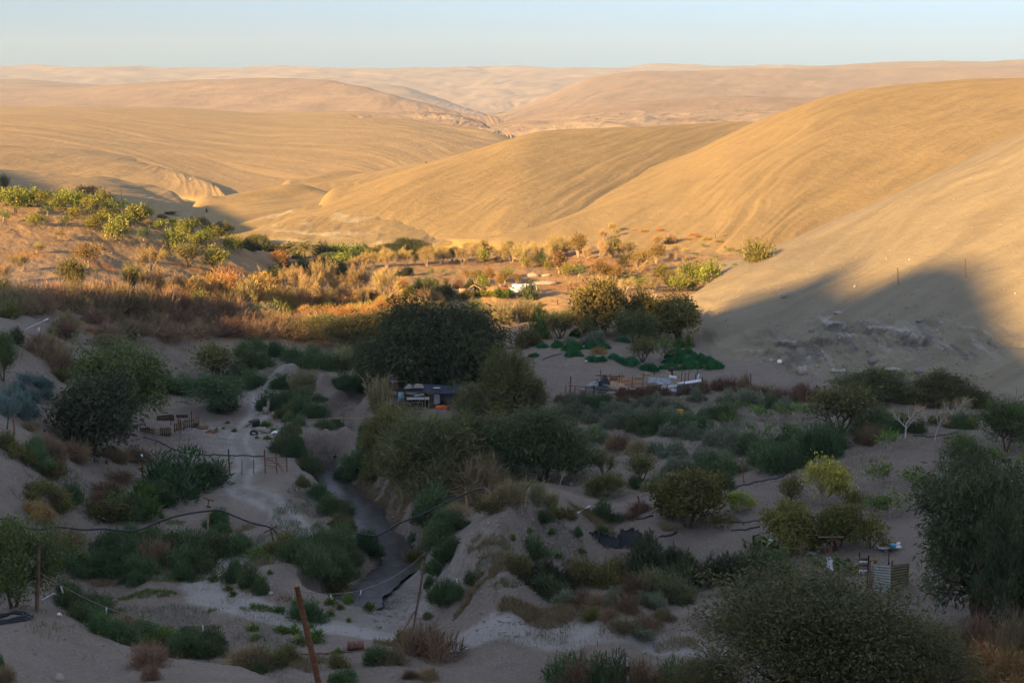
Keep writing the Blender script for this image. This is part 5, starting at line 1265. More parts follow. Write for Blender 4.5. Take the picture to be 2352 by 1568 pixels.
row('sprout', 'small green tuft on the stony berm, {n} towards the black netting', 'green tufts on the stony berm', cL([(85, 695, 40, 50), (260, 585, 60, 110, 'shrub'), (180, 650, 30, 50), (320, 660, 35, 90), (470, 670, 50, 60, 'shrub'), (610, 645, 40, 90), (350, 800, 30, 60), (490, 780, 30, 60)]))
one('cane', cL([(90, 495, 170, 130)]), 'pale cane clump at the forked post above the berm')
one('cane', cL([(225, 490, 160, 90)]), 'narrow cane clump next to the pale one above the berm')
one('cane', cL([(305, 505, 110, 110)]), 'dry leaning canes behind the stony berm')
# ---- right fields
row('grayshrub', 'grey-green shrub of the field below the corral, {n} from the sand spur', 'grey shrubs of the field', cH([
    (90, 470, 120, 170), (200, 380, 130, 220), (230, 470, 110, 180), (330, 340, 110, 200), (330, 460, 120, 190), (420, 400, 130, 230, 'shrub'), (400, 525, 120, 190), (520, 350, 110, 210, 'shrub'), (570, 470, 130, 210), (620, 580, 140, 220), (640, 420, 110, 190), (720, 590, 150, 210), (740, 470, 120, 200), (800, 540, 140, 200), (830, 430, 110, 190), (900, 630, 150, 240, 'shrub'), (920, 500, 120, 200), (960, 390, 120, 220), (1020, 620, 150, 230, 'shrub'), (1060, 350, 110, 210), (1060, 480, 120, 220), (1110, 590, 140, 220, 'shrub'),
    (1160, 400, 110, 200), (1180, 660, 110, 200), (1220, 500, 120, 200), (1280, 620, 150, 230, 'shrub'), (1290, 400, 110, 200), (1330, 660, 110, 190), (1420, 560, 120, 220, 'shrub'), (1450, 680, 140, 230), (1560, 620, 140, 240, 'shrub'), (1600, 480, 120, 230), (1640, 690, 130, 220), (1700, 760, 150, 250), (1720, 480, 150, 260, 'shrub'), (1800, 690, 120, 220), (1850, 720, 110, 200), (1930, 800, 120, 220), (1990, 760, 120, 200), (1460, 300, 110, 190)]))
row('grayshrub', 'grey-green shrub in the lower field row, {n} from the feathery acacia', 'grey shrubs of the lower field', cH([
    (340, 720, 120, 220), (420, 690, 110, 170, 'freshbush'), (540, 730, 110, 160), (640, 800, 140, 190, 'brush'), (740, 780, 130, 180, 'brush'), (490, 630, 80, 80), (830, 840, 120, 140, 'brush'), (920, 820, 110, 160, 'brush'), (1050, 840, 110, 180), (1100, 860, 110, 160), (1240, 900, 150, 230), (1310, 860, 110, 180, 'shrub'), (1230, 1020, 130, 190), (1370, 1010, 130, 220), (1480, 960, 120, 200), (1550, 920, 130, 250), (1640, 1010, 150, 280, 'shrub'), (1800, 1040, 170, 300, 'shrub'), (1560, 1090, 140, 280, 'shrub'), (1720, 1190, 130, 240, 'shrub'), (1040, 1200, 150, 230), (1130, 1160, 110, 190, 'shrub'), (860, 1180, 100, 180, 'shrub')]))
one('olive', cH([(920, 1130, 310, 300)]), 'thin olive tree in the middle of the lower field')
one('olive', cH([(540, 1060, 260, 220)]), 'sparse brown tree with white stem in the lower field')
one('willow', cH([(570, 1270, 220, 350)]), 'low spreading olive bush on the sand of the lower field')
one('bare', cH([(100, 1165, 190, 150)]), 'small leafless sapling with white stem near the feathery acacia')
one('shrub', cH([(550, 1520, 180, 260)]), 'round olive-green shrub near the fallen white pipe')
row('olivebush', 'low brownish shrub behind the berm, {n} from the cane', 'low shrubs behind the berm', cH([(30, 1470, 80, 140), (110, 1490, 90, 150), (210, 1490, 90, 150), (380, 1480, 70, 140), (330, 1440, 50, 100)]))
one('redbrush', cH([(900, 1440, 100, 230)]), 'reddish dead brush around the leaning stump post')
one('redbrush', cH([(800, 1500, 60, 200)]), 'reddish dead brush along the black hose end')
one('broad', cH([(1380, 1590, 560, 680)]), 'rounded dark olive tree with a short trunk in the field')
one('bare', cH([(1640, 1230, 110, 160)]), 'dry pink-grey twig bush behind the rounded dark olive tree')
one('lemon', cI([(105, 1110, 160, 200)]), 'sparse yellow-leaved sapling beside the black hose')
one('lemon', cI([(210, 1095, 80, 100)]), 'second tiny yellow-leaved sapling beside the black hose')
row('redbrush', 'rust-brown dead brush along the dune foot, {n} from the corral', 'dead brush along the dune foot', cI([
    (-40, 160, 90, 140), (40, 150, 90, 130), (130, 165, 110, 120, 'brush'), (165, 160, 120, 60), (240, 190, 70, 160), (330, 205, 70, 180), (430, 220, 75, 190), (540, 240, 80, 200), (630, 240, 120, 180), (700, 230, 70, 170), (600, 170, 60, 120)]))
row('redbrush', 'rust-brown dead reeds under the corral wall, {n} from the sand spur', 'dead reeds under the corral', cH([(90, 335, 80, 130), (200, 300, 70, 130), (740, 270, 80, 160), (850, 270, 90, 180), (950, 270, 90, 180), (1060, 250, 90, 140), (1180, 250, 70, 150), (1300, 250, 90, 140), (1400, 240, 90, 140), (1500, 230, 110, 140), (1560, 230, 130, 120), (740, 330, 60, 200), (860, 350, 60, 180)]))
row('grayshrub', 'grey-green shrub of the small lemon plot, {n} from the dead brush', 'shrubs of the lemon plot', cI([(20, 250, 100, 150), (160, 270, 110, 200), (250, 280, 100, 170), (370, 290, 90, 130, 'shrub'), (470, 300, 90, 150), (60, 600, 120, 200), (150, 650, 100, 190), (20, 540, 100, 170)]))
row('youngcitrus', 'young lemon tree on bare soil in the lemon plot, {n} from the field', 'young lemon trees', cI([(110, 345, 110, 120), (30, 460, 130, 130), (250, 400, 130, 180), (185, 510, 110, 90), (430, 400, 130, 130), (360, 500, 90, 80), (590, 400, 150, 190), (520, 530, 120, 140)]))
one('olive', cI([(900, 500, 390, 470)]), 'big brown-olive bush above the bluish shrubs at the dune foot')
one('willowdark', cI([(1180, 250, 250, 560)]), 'wide dark bush at the dune foot behind the brown-olive bush')
one('willowdark', cI([(1680, 270, 240, 480)]), 'wide dark bush at the dune foot behind the bare pale trees')
one('willowdark', cI([(1960, 290, 130, 280)]), 'trailing dark end of the wide bush at the dune foot')
row('shrub', 'bluish green shrub below the brown-olive bush, {n} towards the dune', 'bluish shrubs below the brown bush', cI([
    (180, 640, 130, 220), (330, 720, 190, 280), (400, 800, 190, 300), (520, 770, 170, 260), (600, 700, 190, 280), (480, 620, 150, 240), (740, 670, 210, 280), (820, 620, 190, 240), (1080, 500, 170, 260), (1220, 470, 150, 240), (1330, 480, 130, 240), (1450, 480, 130, 230), (1180, 540, 100, 180, 'redbrush'), (1080, 580, 110, 180, 'redbrush'), (1720, 440, 90, 200, 'olivebush'), (1850, 450, 110, 220, 'shrub'), (1930, 450, 80, 140, 'olivebush')]))
one('bare', cI([(1420, 535, 290, 250)]), 'bare pale tree with a single white trunk on the upper field')
one('bare', cI([(1650, 550, 300, 200)]), 'bare pale tree leaning over with few yellow leaves')
one('bare', cI([(1800, 430, 240, 220)]), 'pinkish dry tree against the wide dark bush')
one('brush', cI([(1960, 260, 90, 220)]), 'pinkish dry brush spread over the dune foot')
one('youngcitrus', cI([(1285, 640, 180, 160)]), 'stunted half-bare tree with two white stems on the bank edge')
one('lushtree', cI([(2210, 640, 400, 440)]), 'wide green-gold tree on thin pale trunk near the frame edge')
one('citrus', cI([(2300, 560, 330, 220)]), 'green tree with white-painted trunk cut by the frame edge')
one('lushtree', cI([(1860, 850, 340, 340)]), 'dark green citrus tree dotted with small yellow fruit')
one('green', cI([(2100, 790, 200, 260)]), 'leafy green citrus tree behind the dark weeping tree')
one('green', cI([(2340, 800, 150, 120)]), 'green bush at the frame edge above the dark weeping tree')
one('lemon', cI([(760, 1060, 360, 350)]), 'bright yellow lemon tree, the brightest of the shaded field')
one('olive', cI([(510, 1050, 210, 230)]), 'dull sparse tree close beside the bright yellow lemon tree')
one('youngcitrus', cI([(1210, 930, 220, 200)]), 'small open green tree on the bare slope')
one('green', cI([(1450, 950, 190, 240)]), 'yellowish green bush above the weeping tree, nearer the bare slope')
one('green', cI([(1580, 1060, 270, 290)]), 'bright green bush touching the dark weeping tree')
one('citrus', cI([(1000, 1090, 160, 210)]), 'dull yellow-green bush beside the bright yellow lemon tree')
one('green', cI([(1290, 1170, 220, 270)]), 'rounded yellow-green bush in the row under the bare slope')
one('green', cI([(1150, 1160, 190, 200)]), 'yellow-green bush between the lemon tree and rounded bush')
one('citrus', cI([(1150, 1400, 260, 270)]), 'pale green tree with feathery top behind the T-shaped post')
one('broad', cI([(530, 1410, 350, 400)]), 'dark brown-green tree with spreading stems behind the cactus')
one('broad', cI([(880, 1420, 330, 370)]), 'dark brown tree behind the T-shaped post')
one('pepper', [(2248, 1418, 350, 330)], 'huge dark weeping tree beside the tin fence')
one('pepper', [(2350, 1480, 330, 180)], 'dark weeping tree at the frame edge behind the dry grass')
one('corner', [(1872, 1640, 305, 420)], 'large grey-green tree filling the lower corner beside the road')
one('corner', [(1625, 1650, 140, 190)], 'lower leafy limb mass of the corner tree over the road end')
one('corner', [(2110, 1610, 185, 230)], 'leafy side tree between the corner tree and dry grass')
row('brush', 'brown dry brush in the lower corner beside the corner tree, {n} towards the frame edge', 'dry brush in the lower corner', [(2230, 1500, 70, 110), (2290, 1490, 80, 120), (2340, 1510, 90, 120), (2260, 1550, 70, 120, 'goldbrush'), (2330, 1570, 70, 120, 'goldbrush')])
row('shrub', 'reddish green shrub at the bottom edge near the white stake, {n} from the road', 'shrubs at the bottom edge', [(1300, 1590, 75, 110), (1360, 1595, 85, 130, 'brush'), (1420, 1600, 85, 120), (1480, 1600, 75, 110, 'brush'), (1540, 1600, 70, 110)])
row('cactus', 'prickly pear clump with flat pads by the tin fence, {n} towards the fence', 'prickly pear clumps', cM([(30, 780, 110, 140), (100, 780, 90, 120), (150, 790, 80, 90), (215, 805, 80, 90), (410, 850, 70, 100), (525, 880, 100, 90), (620, 900, 90, 110)]))
row('olivebush', 'dark low growth behind the prickly pears, {n} towards the T-shaped post', 'dark growth by the prickly pears', cM([(60, 920, 120, 200, 'shrub'), (150, 900, 100, 180, 'shrub'), (30, 990, 90, 190, 'darkbush'), (200, 890, 60, 90, 'shrub')]))

# ================================================================== things people left here
class MB:
    def __init__(s): s.V = []; s.F = []; s.n = 0
    def add(s, V, F):
        s.V.append(np.asarray(V, float)); s.F.append(np.asarray(F) + s.n); s.n += len(V); return s
    def box(s, c, size, rz=0.0, rx=0.0, ry=0.0, ch=.12):
        """box with chamfered long edges"""
        hx, hy, hz = [q / 2 for q in size]
        e = ch * min(hx, hy, hz)
        prof = [(-hx + e, -hy), (hx - e, -hy), (hx, -hy + e), (hx, hy - e), (hx - e, hy), (-hx + e, hy), (-hx, hy - e), (-hx, -hy + e)]
        V = np.array([(x, y, z) for z in (-hz, hz) for x, y in prof])
        F = [(i, (i + 1) % 8, (i + 1) % 8 + 8, i + 8) for i in range(8)]
        for o, fl in ((0, 1), (8, 0)):
            for a, b, c_, d in ((0, 1, 2, 7), (7, 2, 3, 6), (6, 3, 4, 5)):
                f = (a + o, b + o, c_ + o, d + o); F.append(f[::-1] if fl else f)
        m = np.array(Matrix.Rotation(rz, 3, 'Z') @ Matrix.Rotation(rx, 3, 'X') @ Matrix.Rotation(ry, 3, 'Y'))
        return s.add(V @ m.T + np.array(c), F)
    def tube(s, pts, r, k=7, caps=True):
        pts = np.asarray(pts, float); n_ = len(pts)
        r = np.broadcast_to(r, n_)
        T = nrm(np.gradient(pts, axis=0)); up = np.array([0, 0, 1.]) if abs(T[0][2]) < .9 else np.array([1., 0, 0])
        X = nrm(np.cross(T, up)); Y = np.cross(T, X)
        th = np.arange(k) * 2 * math.pi / k
        V = pts[:, None] + (X[:, None] * np.cos(th)[None, :, None] + Y[:, None] * np.sin(th)[None, :, None]) * r[:, None, None]
        V = V.reshape(-1, 3); i = np.arange(k); j = (i + 1) % k
        F = np.concatenate([np.stack([i + q * k, j + q * k, j + (q + 1) * k, i + (q + 1) * k], 1) for q in range(n_ - 1)])
        if caps:
            V = np.concatenate([V, pts[:1], pts[-1:]]); a = len(V) - 2
            F = np.concatenate([F, np.stack([j, i, np.full(k, a), np.full(k, a)], 1)[:, [0, 1, 2]].repeat(1, 0)[:, [0, 1, 2, 2]] if False else np.zeros((0, 4), int)])
            cap = []
            for q in range(0, k - 2, 2):
                cap.append((0, q + 1, q + 2, (q + 3) % k if q + 3 < k else q + 2))
            cap = [c for c in cap if len(set(c)) == 4]
            if cap:
                F = np.concatenate([F, np.array(cap), np.array(cap)[:, ::-1] + (n_ - 1) * k])
        return s.add(V, F)
    def sheet(s, c00, c10, c11, c01, nu=10, nv=6, sag=.1, thick=.02, seed=1, corr=0, amp=0.0, rag=0.0):
        """cloth or tin: bilinear patch, sagging and wrinkled, with thickness; corr = ridges"""
        c00, c10, c11, c01 = [np.asarray(q, float) for q in (c00, c10, c11, c01)]
        u, v = np.meshgrid(np.linspace(0, 1, nu), np.linspace(0, 1, nv))
        U = u[..., None]; W = v[..., None]
        P = c00 * (1 - U) * (1 - W) + c10 * U * (1 - W) + c11 * U * W + c01 * (1 - U) * W
        N = nrm(np.cross(c10 - c00, c01 - c00))
        P[..., 2] -= sag * (4 * u * (1 - u)) * (.6 + .4 * 4 * v * (1 - v))
        P += N * (sag * .6 * vnoise(u * 4 + seed * 3.1, v * 3, seed))[..., None]
        if corr: P += N * (amp * np.sin(v * corr * 2 * math.pi))[..., None]
        if rag: P[0, :, 2] += rag * vnoise(u[0] * 9, u[0] * 0 + seed, seed) * 2; P[-1, :, 2] += rag * vnoise(u[0] * 8, u[0] * 0 + 5 + seed, seed) * 2
        A_ = P.reshape(-1, 3); B_ = (P - N * thick).reshape(-1, 3); g = grid_faces(nv, nu); m = nu * nv
        rim = list(range(nu)) + [nu * (q + 1) - 1 for q in range(1, nv)] + [m - 2 - q for q in range(nu - 1)] + [nu * (nv - 1 - q) for q in range(1, nv - 1)]
        rf = [(rim[q], rim[(q + 1) % len(rim)], rim[(q + 1) % len(rim)] + m, rim[q] + m) for q in range(len(rim))]
        return s.add(np.concatenate([A_, B_]), np.concatenate([g, g[:, ::-1] + m, np.array(rf)]))
    def rock(s, c, size, seed, squash=.7):
        rng = np.random.default_rng(seed)
        n1, n2 = 9, 6
        th = np.arange(n1) * 2 * math.pi / n1; ph = np.linspace(.12, math.pi - .12, n2)
        d = np.array([[math.sin(p) * math.cos(t), math.sin(p) * math.sin(t), math.cos(p)] for p in ph for t in th])
        q = 1 + .55 * fbm(d[:, 0] * 1.6 + seed, d[:, 1] * 1.6 + d[:, 2] * 2.1, seed, 3)
        V = d * q[:, None] * np.array(size) * np.array([.5, .5, .5])
        V = np.concatenate([V, V[:n1].mean(0)[None] * 1.05, V[-n1:].mean(0)[None] * 1.05])
        F = [(a * n1 + i, a * n1 + (i + 1) % n1, (a + 1) * n1 + (i + 1) % n1, (a + 1) * n1 + i)[::-1] for a in range(n2 - 1) for i in range(n1)]
        for i in range(0, n1 - 2, 2):
            for o in (0, (n2 - 1) * n1):
                f = (o, o + i + 1, o + i + 2, o + (i + 3) % n1)
                if len(set(f)) == 4: F.append(f if o == 0 else f[::-1])
        return s.add(V + np.array(c), F)
    def build(s, name, mat, parent=None, smooth=False, loc=None):
        return add_obj(name, mesh_np(name, np.concatenate(s.V), np.concatenate(s.F), smooth, None, [mat]), parent, loc)

WOOD = simple_mat('wood_weathered', (0.125, 0.082, 0.052), .9, .35, 5)
WOOD_L = simple_mat('wood_pale', (0.300, 0.205, 0.110), .9, .25, 5)
WOOD_D = simple_mat('wood_dark', (0.050, 0.036, 0.028), .9, .35, 5)
WOOD_R = simple_mat('wood_reddish', (0.170, 0.072, 0.036), .9, .35, 5)
TARP = simple_mat('tarp_slate', (0.050, 0.058, 0.075), .7, .25, 3)
TARP_G = simple_mat('tarp_grey', (0.200, 0.210, 0.230), .7, .3, 3)
TARP_B = simple_mat('tarp_black', (0.016, 0.018, 0.021), .6, .4, 3)
SACK = simple_mat('sacking', (0.230, 0.190, 0.150), .95, .3, 5)
WHITE = simple_mat('white_board', (0.560, 0.560, 0.590), .6, .15, 3)
VANW = simple_mat('white_paint', (0.80, 0.79, 0.76), .35, .05, 2, .5)
TURQ = simple_mat('turquoise_paint', (0.170, 0.340, 0.380), .7, .2, 4)
BLUE = simple_mat('blue_plastic', (0.060, 0.300, 0.480), .5, .15, 4)
ORANGE = simple_mat('orange_cloth', (0.420, 0.090, 0.035), .95, .3, 6)
TIN = simple_mat('tin_pale', (0.330, 0.330, 0.290), .45, .2, 4, .4)
TIN_O = simple_mat('tin_olive', (0.170, 0.150, 0.075), .6, .3, 4)
RUST = simple_mat('rusty_steel', (0.160, 0.080, 0.055), .8, .45, 6)
HOSE = simple_mat('black_hose', (0.018, 0.020, 0.026), .55, .2, 3, .4)
WIRE = simple_mat('wire_steel', (0.190, 0.165, 0.140), .6, .2, 3)
TYRE = simple_mat('tyre_rubber', (0.022, 0.022, 0.024), .8, .3, 4)
GLASS = simple_mat('dark_glass', (0.020, 0.024, 0.028), .1, .1, 2, .6)
YELLOW = simple_mat('yellow_crate', (0.560, 0.330, 0.030), .6, .15, 4)
ROCK = simple_mat('pale_rock', (0.330, 0.280, 0.230), .95, .3, 2.5, .1, 0, .4)
ROCKG = simple_mat('grey_rock', (0.230, 0.200, 0.180), .95, .3, 2.5, .1, 0, .4)
STRAWM = simple_mat('thatch', (0.340, 0.230, 0.100), .95, .3, 8)
CARD = simple_mat('cardboard', (0.300, 0.215, 0.135), .9, .25, 4)

def V3(p): return np.array([p[0], p[1], p[2]])
def mpp(p): return (p[1] * CP - (p[2] - CAM_Z) * SP) / FPX       # metres for one picture pixel there
def up_from(p, px, py):
    """point seen at (px, py) at the same horizontal range as p"""
    return at_d(px, py, p[1])

def pole(name, base, top, r, mat, label, cat='post', group=None, extra=None, sink=.3):
    p = V3(cast(*base)); q = up_from(p, *top) - p
    root = empty(name, p)
    b = nrm(q)
    m = MB().tube(np.array([-b * sink, q * .25, q * .5 + np.array([.02, 0, 0]), q * .75, q]), [r * 1.1, r * 1.05, r, r * .95, r * .85])
    m.build('shaft', mat, root, True)
    if extra: extra(root, q, p)
    tag(root, label, cat, group)
    return root, p, q

def post(base, top, r, mat, label, group=None, name='fence_post'):
    p = V3(cast(*base)); q = up_from(p, *top) - p
    b = nrm(q)
    o = MB().tube(np.array([-b * .3, q * .35, q * .7, q]), [r * 1.1, r, r * .95, r * .8]).build(name, mat, None, True, p)
    return tag(o, label, 'post', group)

def crossbar(off0, off1, at, r=.035, mat=WOOD, nm='crossbar'):
    def f(root, q, p):
        c = q * at
        MB().tube([c + np.array(off0), c + np.array(off1)], r, 5).build(nm, mat, root)
    return f

# ---- poles
def clamp(root, q, p):
    c = q * .965
    MB().tube([c + np.array([-.22, -.16, .02]), c + np.array([-.22, -.16, -.5])], .025, 5).build('wire_clamp', TIN, root)
    MB().tube([q * .99, q * 1.004], [.17, .15], 8).build('pole_cap', WOOD_L, root)
leanp, LPp, LPq = pole('utility_pole', (748, 1640), (681, 1342), .17, WOOD_R, 'thick reddish wooden pole leaning over in front of the dirt road', 'pole', None, clamp)
def brace(root, q, p):
    e = V3(cast(902, 1489)) - p; s_ = up_from(p, 952, 1404) - p
    MB().tube([e, s_], [.07, .06], 6).build('brace', WOOD_R, root, True)
    MB().tube([q * .955 + np.array([-.45, 0, .0]), q * .955 + np.array([.2, 0, .02])], .035, 5).build('crossbar', WOOD, root)
brp, BPp, BPq = pole('braced_pole', (948, 1452), (980, 1257), .075, WOOD, 'slender braced pole leaning beside the roadside shrub', 'pole', None, brace)
pole('wire_post', (85, 1404), (89, 1238), .085, WOOD, 'tall thin post at the crest of the near sand spur', 'post')
hp1 = pole('hose_post', (85, 1274), (84, 1200), .075, WOOD, 'dark post holding up the water hose beside the leafy green tree', 'post', None, crossbar((-.35, 0, 0), (.35, 0, 0), .99))
hp2 = pole('hose_post', (476, 1262), (479, 1146), .075, WOOD_L, 'pale tall post with a tilted board on top, carrying the water hose', 'post', None,
           lambda root, q, p: (MB().box(q + np.array([-.02, 0, .02]), (.95, .2, .10), 0, 0, .35).build('top_board', WOOD, root), MB().tube([q * .86 - np.array([.14, 0, 0]), q * .86 + np.array([.2, 0, -.05])], .09, 6).build('bracket', WOOD_D, root)))
hp3 = pole('hose_post', (627, 1243), (622, 1211), .075, WOOD, 'short post with a slanting plank under the sagging water hose', 'post', None, crossbar((-.62, 0, -.35), (.5, 0, .22), .92, .06, WOOD_R, 'plank'))
hp4 = pole('hose_post', (1074, 1178), (1068, 1121), .085, WOOD_L, 'pale post holding the hose on the far bank of the stream', 'post', None, crossbar((-.12, 0, 0), (.16, 0, .04), .97, .05))
def fork(root, q, p):
    MB().tube([q + np.array([-.8, 0, .03]), q + np.array([.9, 0, .05])], .05, 5).build('crossbar', WOOD_D, root)
    MB().tube([q * .5, q * .97 + np.array([.75, 0, 0])], .045, 5).build('brace', WOOD, root)
pole('forked_post', (1205, 1160), (1209, 1090), .09, WOOD_L, 'pale forked post with a crossbar standing in the cane clump', 'post', None, fork)
pole('tall_pole', (280, 466), (277.5, 425), .10, WOOD_L, 'pale tall pole rising from the citrus bushes on the terrace crest', 'pole', None, lambda r, q, p: MB().tube([q * .985, q * 1.006], [.11, .09], 6).build('pole_cap', WOOD, r))
tp, TPp, TPq = pole('wire_post', (1898, 1322), (1913, 1232), .075, WOOD_R, 'T-shaped rusty post with a cloth tied round it near the tin fence', 'post', None, crossbar((-1.05, 0, .03), (.75, 0, .03), .985, .035, WOOD_L))
pole('stake', (1442, 1600), (1441, 1510), .07, WHITE, 'white stake among the reddish shrubs at the bottom edge', 'post', None, lambda r, q, p: MB().tube([q * .55, q * .8], .085, 6).build('pipe_collar', RUST, r))
p = V3(TPp + TPq * .36)
o = MB(); rng = np.random.default_rng(3)
for k in range(5):
    o.sheet((-.22 + .06 * k, -.1, .45), (.05 + .05 * k, -.12, .5 - .05 * k), (.18 + .03 * k, -.14 - .02 * k, -.35 - .06 * k), (-.2 + .05 * k, -.12, -.3), 6, 6, .08, .015, k)
tag(o.build('cloth', WHITE, None, True, p), 'dirty white cloth knotted round the T-shaped post', 'cloth')

# ---- fence posts
grp = 'single fence posts'
for b, t, r, mt, lb in (
    ((2063, 653), (2062, 615), .055, WOOD_R, 'rusty stake on the shaded dune, the lower of the two with long shadows'),
    ((2219, 638), (2217, 595), .06, WOOD_R, 'thicker rusty stake on the dune just inside the shadow peak'),
    ((1848, 538), (1846, 518), .06, WOOD_R, 'tiny stake behind the bare dune crest against the golden hill'),
    ((1723, 553), (1722, 538), .06, WOOD, 'tiny stake standing on the sand beyond the dark crest bush'),
    ((1643, 547), (1643, 538), .06, WOOD_D, 'tiny dark stake at the upper edge of the slope orchard'),
    ((1725, 887), (1724, 857), .06, TYRE, 'black stake between the corral and the dune foot'),
    ((1298, 954), (1298, 922), .07, WOOD_D, 'dark stake at the edge of the grey shrub field by the sand spur'),
    ((1258, 952), (1257, 936), .05, WOOD_D, 'thin dark stake on the bare sand spur'),
    ((1709, 1109), (1702, 1057), .06, WOOD_R, 'reddish stake where the black hose leaves the grey shrubs'),
    ((1473, 1178), (1465, 1138), .09, WOOD_R, 'short leaning stump post in the reddish dead brush'),
    ((34, 998), (30, 962), .07, WOOD_R, 'dark reddish stake below the saltbushes'),
    ((17, 985), (19, 957), .05, WOOD_D, 'thin stake beside the dark reddish one below the saltbushes'),
    ((217, 1061), (218, 1026), .07, WOOD_D, 'dark stake under the dense dark round tree'),
    ((328, 1105), (326, 1048), .085, WOOD_R, 'thick reddish post with a white cap before the wide green shrub'),
    ((555.5, 1090), (556, 1055), .045, WOOD, 'thin stake standing in the wheel tracks, nearer the black gate post'),
    ((583, 1089), (582, 1055), .045, WOOD, 'thin stake standing in the wheel tracks, nearer the rail fence'),
    ((1195, 700), (1195, 683), .10, WOOD, 'short post in front of the dark bush by the white van'),
    ((1280, 700), (1281, 688), .07, WOOD_D, 'small stake on the sand beyond the canes'),
    ((24, 1230), (34, 1186), .08, WOOD_D, 'dark slanting stake under the hose by the frame edge')):
    post(b, t, r, mt, lb, None)
# white cap for the thick reddish post is a scrap of plastic on it
pp = cast(328, 1105); o = MB(); o.rock(up_from(pp, 326, 1046), (.22, .2, .3), 5); tag(o.build('plastic_bag', WHITE), 'scrap of white plastic on top of the thick reddish post', 'bag')

# ---- gate and rail fence on the track
def OC(cx, cy): return (315.8 + cx * .1465, 907.2 + cy * .1465)
g = V3(cast(*OC(1447, 1240))); sc = mpp(g) * .1465
root = empty('gate', g)
def gl(cx, cy, y=0): return np.array([(cx - 1447) * sc, y, (1240 - cy) * sc])
MB().tube([gl(1447, 1270), gl(1443, 1040), gl(1440, 835)], [.075, .07, .06]).build('post', WOOD_D, root, True)
for (a, b, mt) in (((1440, 1030), (1300, 1032), WOOD_L), ((1440, 1088), (1345, 1090), WOOD_L), ((1440, 1130), (1330, 1128), WOOD), ((1440, 1170), (1330, 1168), WOOD)):
    MB().tube([gl(*a, -.05), gl(*b, -.05)], .035, 5).build('rail', mt, root)
MB().tube([gl(1440, 990), gl(1300, 1090)], .035, 5).build('brace', WOOD, root)
tag(root, 'open gate end with a black post and short rails beside the wide green shrub', 'gate')
g2 = V3(cast(*OC(2005, 1225))); sc2 = mpp(g2) * .1465
root = empty('rail_fence', g2)
def gr(cx, cy, y=0): return np.array([(cx - 2005) * sc2, y, (1225 - cy) * sc2])
for a, b in (((2005, 1250), (2000, 840)), ((2187, 1215), (2176, 825)), ((2345, 1200), (2340, 930))):
    MB().tube([gr(*a), gr(*b)], [.075, .055], 6).build('post', WOOD_R, root, True)
for a, b in (((1990, 975), (2360, 962)), ((2010, 1015), (2360, 1010)), ((2010, 1060), (2360, 1045)), ((2010, 1100), (2190, 1105)), ((2060, 1135), (2190, 1130))):
    MB().tube([gr(*a, -.06), gr(*b, -.06)], .03, 5).build('rail', WOOD, root)
MB().tube([gr(2030, 975, -.1), gr(2300, 1120, -.1)], .04, 5).build('brace', WOOD, root)
MB().tube([gr(2190, 1060, .05), gr(2290, 1215, .05)], .035, 5).build('brace', WOOD, root)
tag(root, 'rickety rail fence with three posts at the top of the stream bank', 'fence')
# long pole over the gully
a = V3(cast(712, 968)); b = V3(cast(838, 966)); top0 = up_from(a, 706, 963.5); top1 = up_from(b, 842, 960); 
root = empty('log_barrier', (a + b) / 2)
MB().tube([top0 - (a + b) / 2, (top0 + top1) / 2 - (a + b) / 2 + np.array([0, 0, .05]), top1 - (a + b) / 2], .06, 6).build('log', WOOD_L, root, True)
for f, w_ in ((.22, 745), (.6, 790)):
    t_ = top0 + (top1 - top0) * f; gg = t_.copy(); gg[2] = gz(np.array([t_[0]]), np.array([t_[1]]))[0]
    MB().tube([gg - (a + b) / 2 - np.array([0, 0, .2]), t_ - (a + b) / 2], .05, 5).build('support', WOOD, root)
tag(root, 'long pale log laid across the dry gully on low supports', 'barrier')

# ---- hoses
def hose(name, P, r, mat, label, cat='hose'):
    P = np.asarray(P, float)
    k = len(P); Q = cr(P, np.linspace(0, k - 1, (k - 1) * 6 + 1))
    c = Q[0].copy()
    return tag(MB().tube(Q - c, r, 6).build(name, mat, None, True, c), label, cat)
hs = [(j[0] * .3409, 1033.6 + j[1] * .3409) for j in ((-200, 480), (0, 462), (60, 470), (150, 515), (250, 535), (390, 517), (560, 535), (700, 530), (860, 545), (960, 528), (1100, 470), (1250, 430), (1405, 408), (1480, 405), (1560, 435), (1700, 490), (1825, 522))]
hs += [(574.2 + j[0] * .3775, 976.1 + j[1] * .3775) for j in ((200, 690), (270, 728), (340, 725), (440, 670), (600, 655), (700, 668), (770, 672), (830, 645), (900, 600), (1050, 540), (1190, 470), (1310, 420), (1400, 388), (1440, 390), (1475, 440), (1495, 500))]
kx = [-70, 84, 477, 624, 1070, 1140]; ky = [hp1[1][1] - 4, hp1[1][1], hp2[1][1], hp3[1][1], hp4[1][1], cast(1140, 1168).y]
HP = np.array([at_d(px, py, np.interp(px, kx, ky) - .12) for px, py in hs])
gh = gz(HP[:, 0], HP[:, 1]); HP[:, 2] = np.maximum(HP[:, 2], gh + .1)
hose('water_hose', HP, .075, HOSE, 'long black water hose slung from post to post across the stream')
def ground_hose(pts, r, label, mat=HOSE, name='water_hose', lift=.05):
    P = np.array([V3(cast(*q)) for q in pts]); 
    k = len(P); Q = cr(P, np.linspace(0, k - 1, (k - 1) * 8 + 1)); Q[:, 2] = gz(Q[:, 0], Q[:, 1]) + lift
    c = Q[0].copy(); tag(MB().tube(Q - c, r, 6).build(name, mat, None, True, c), label, 'hose')
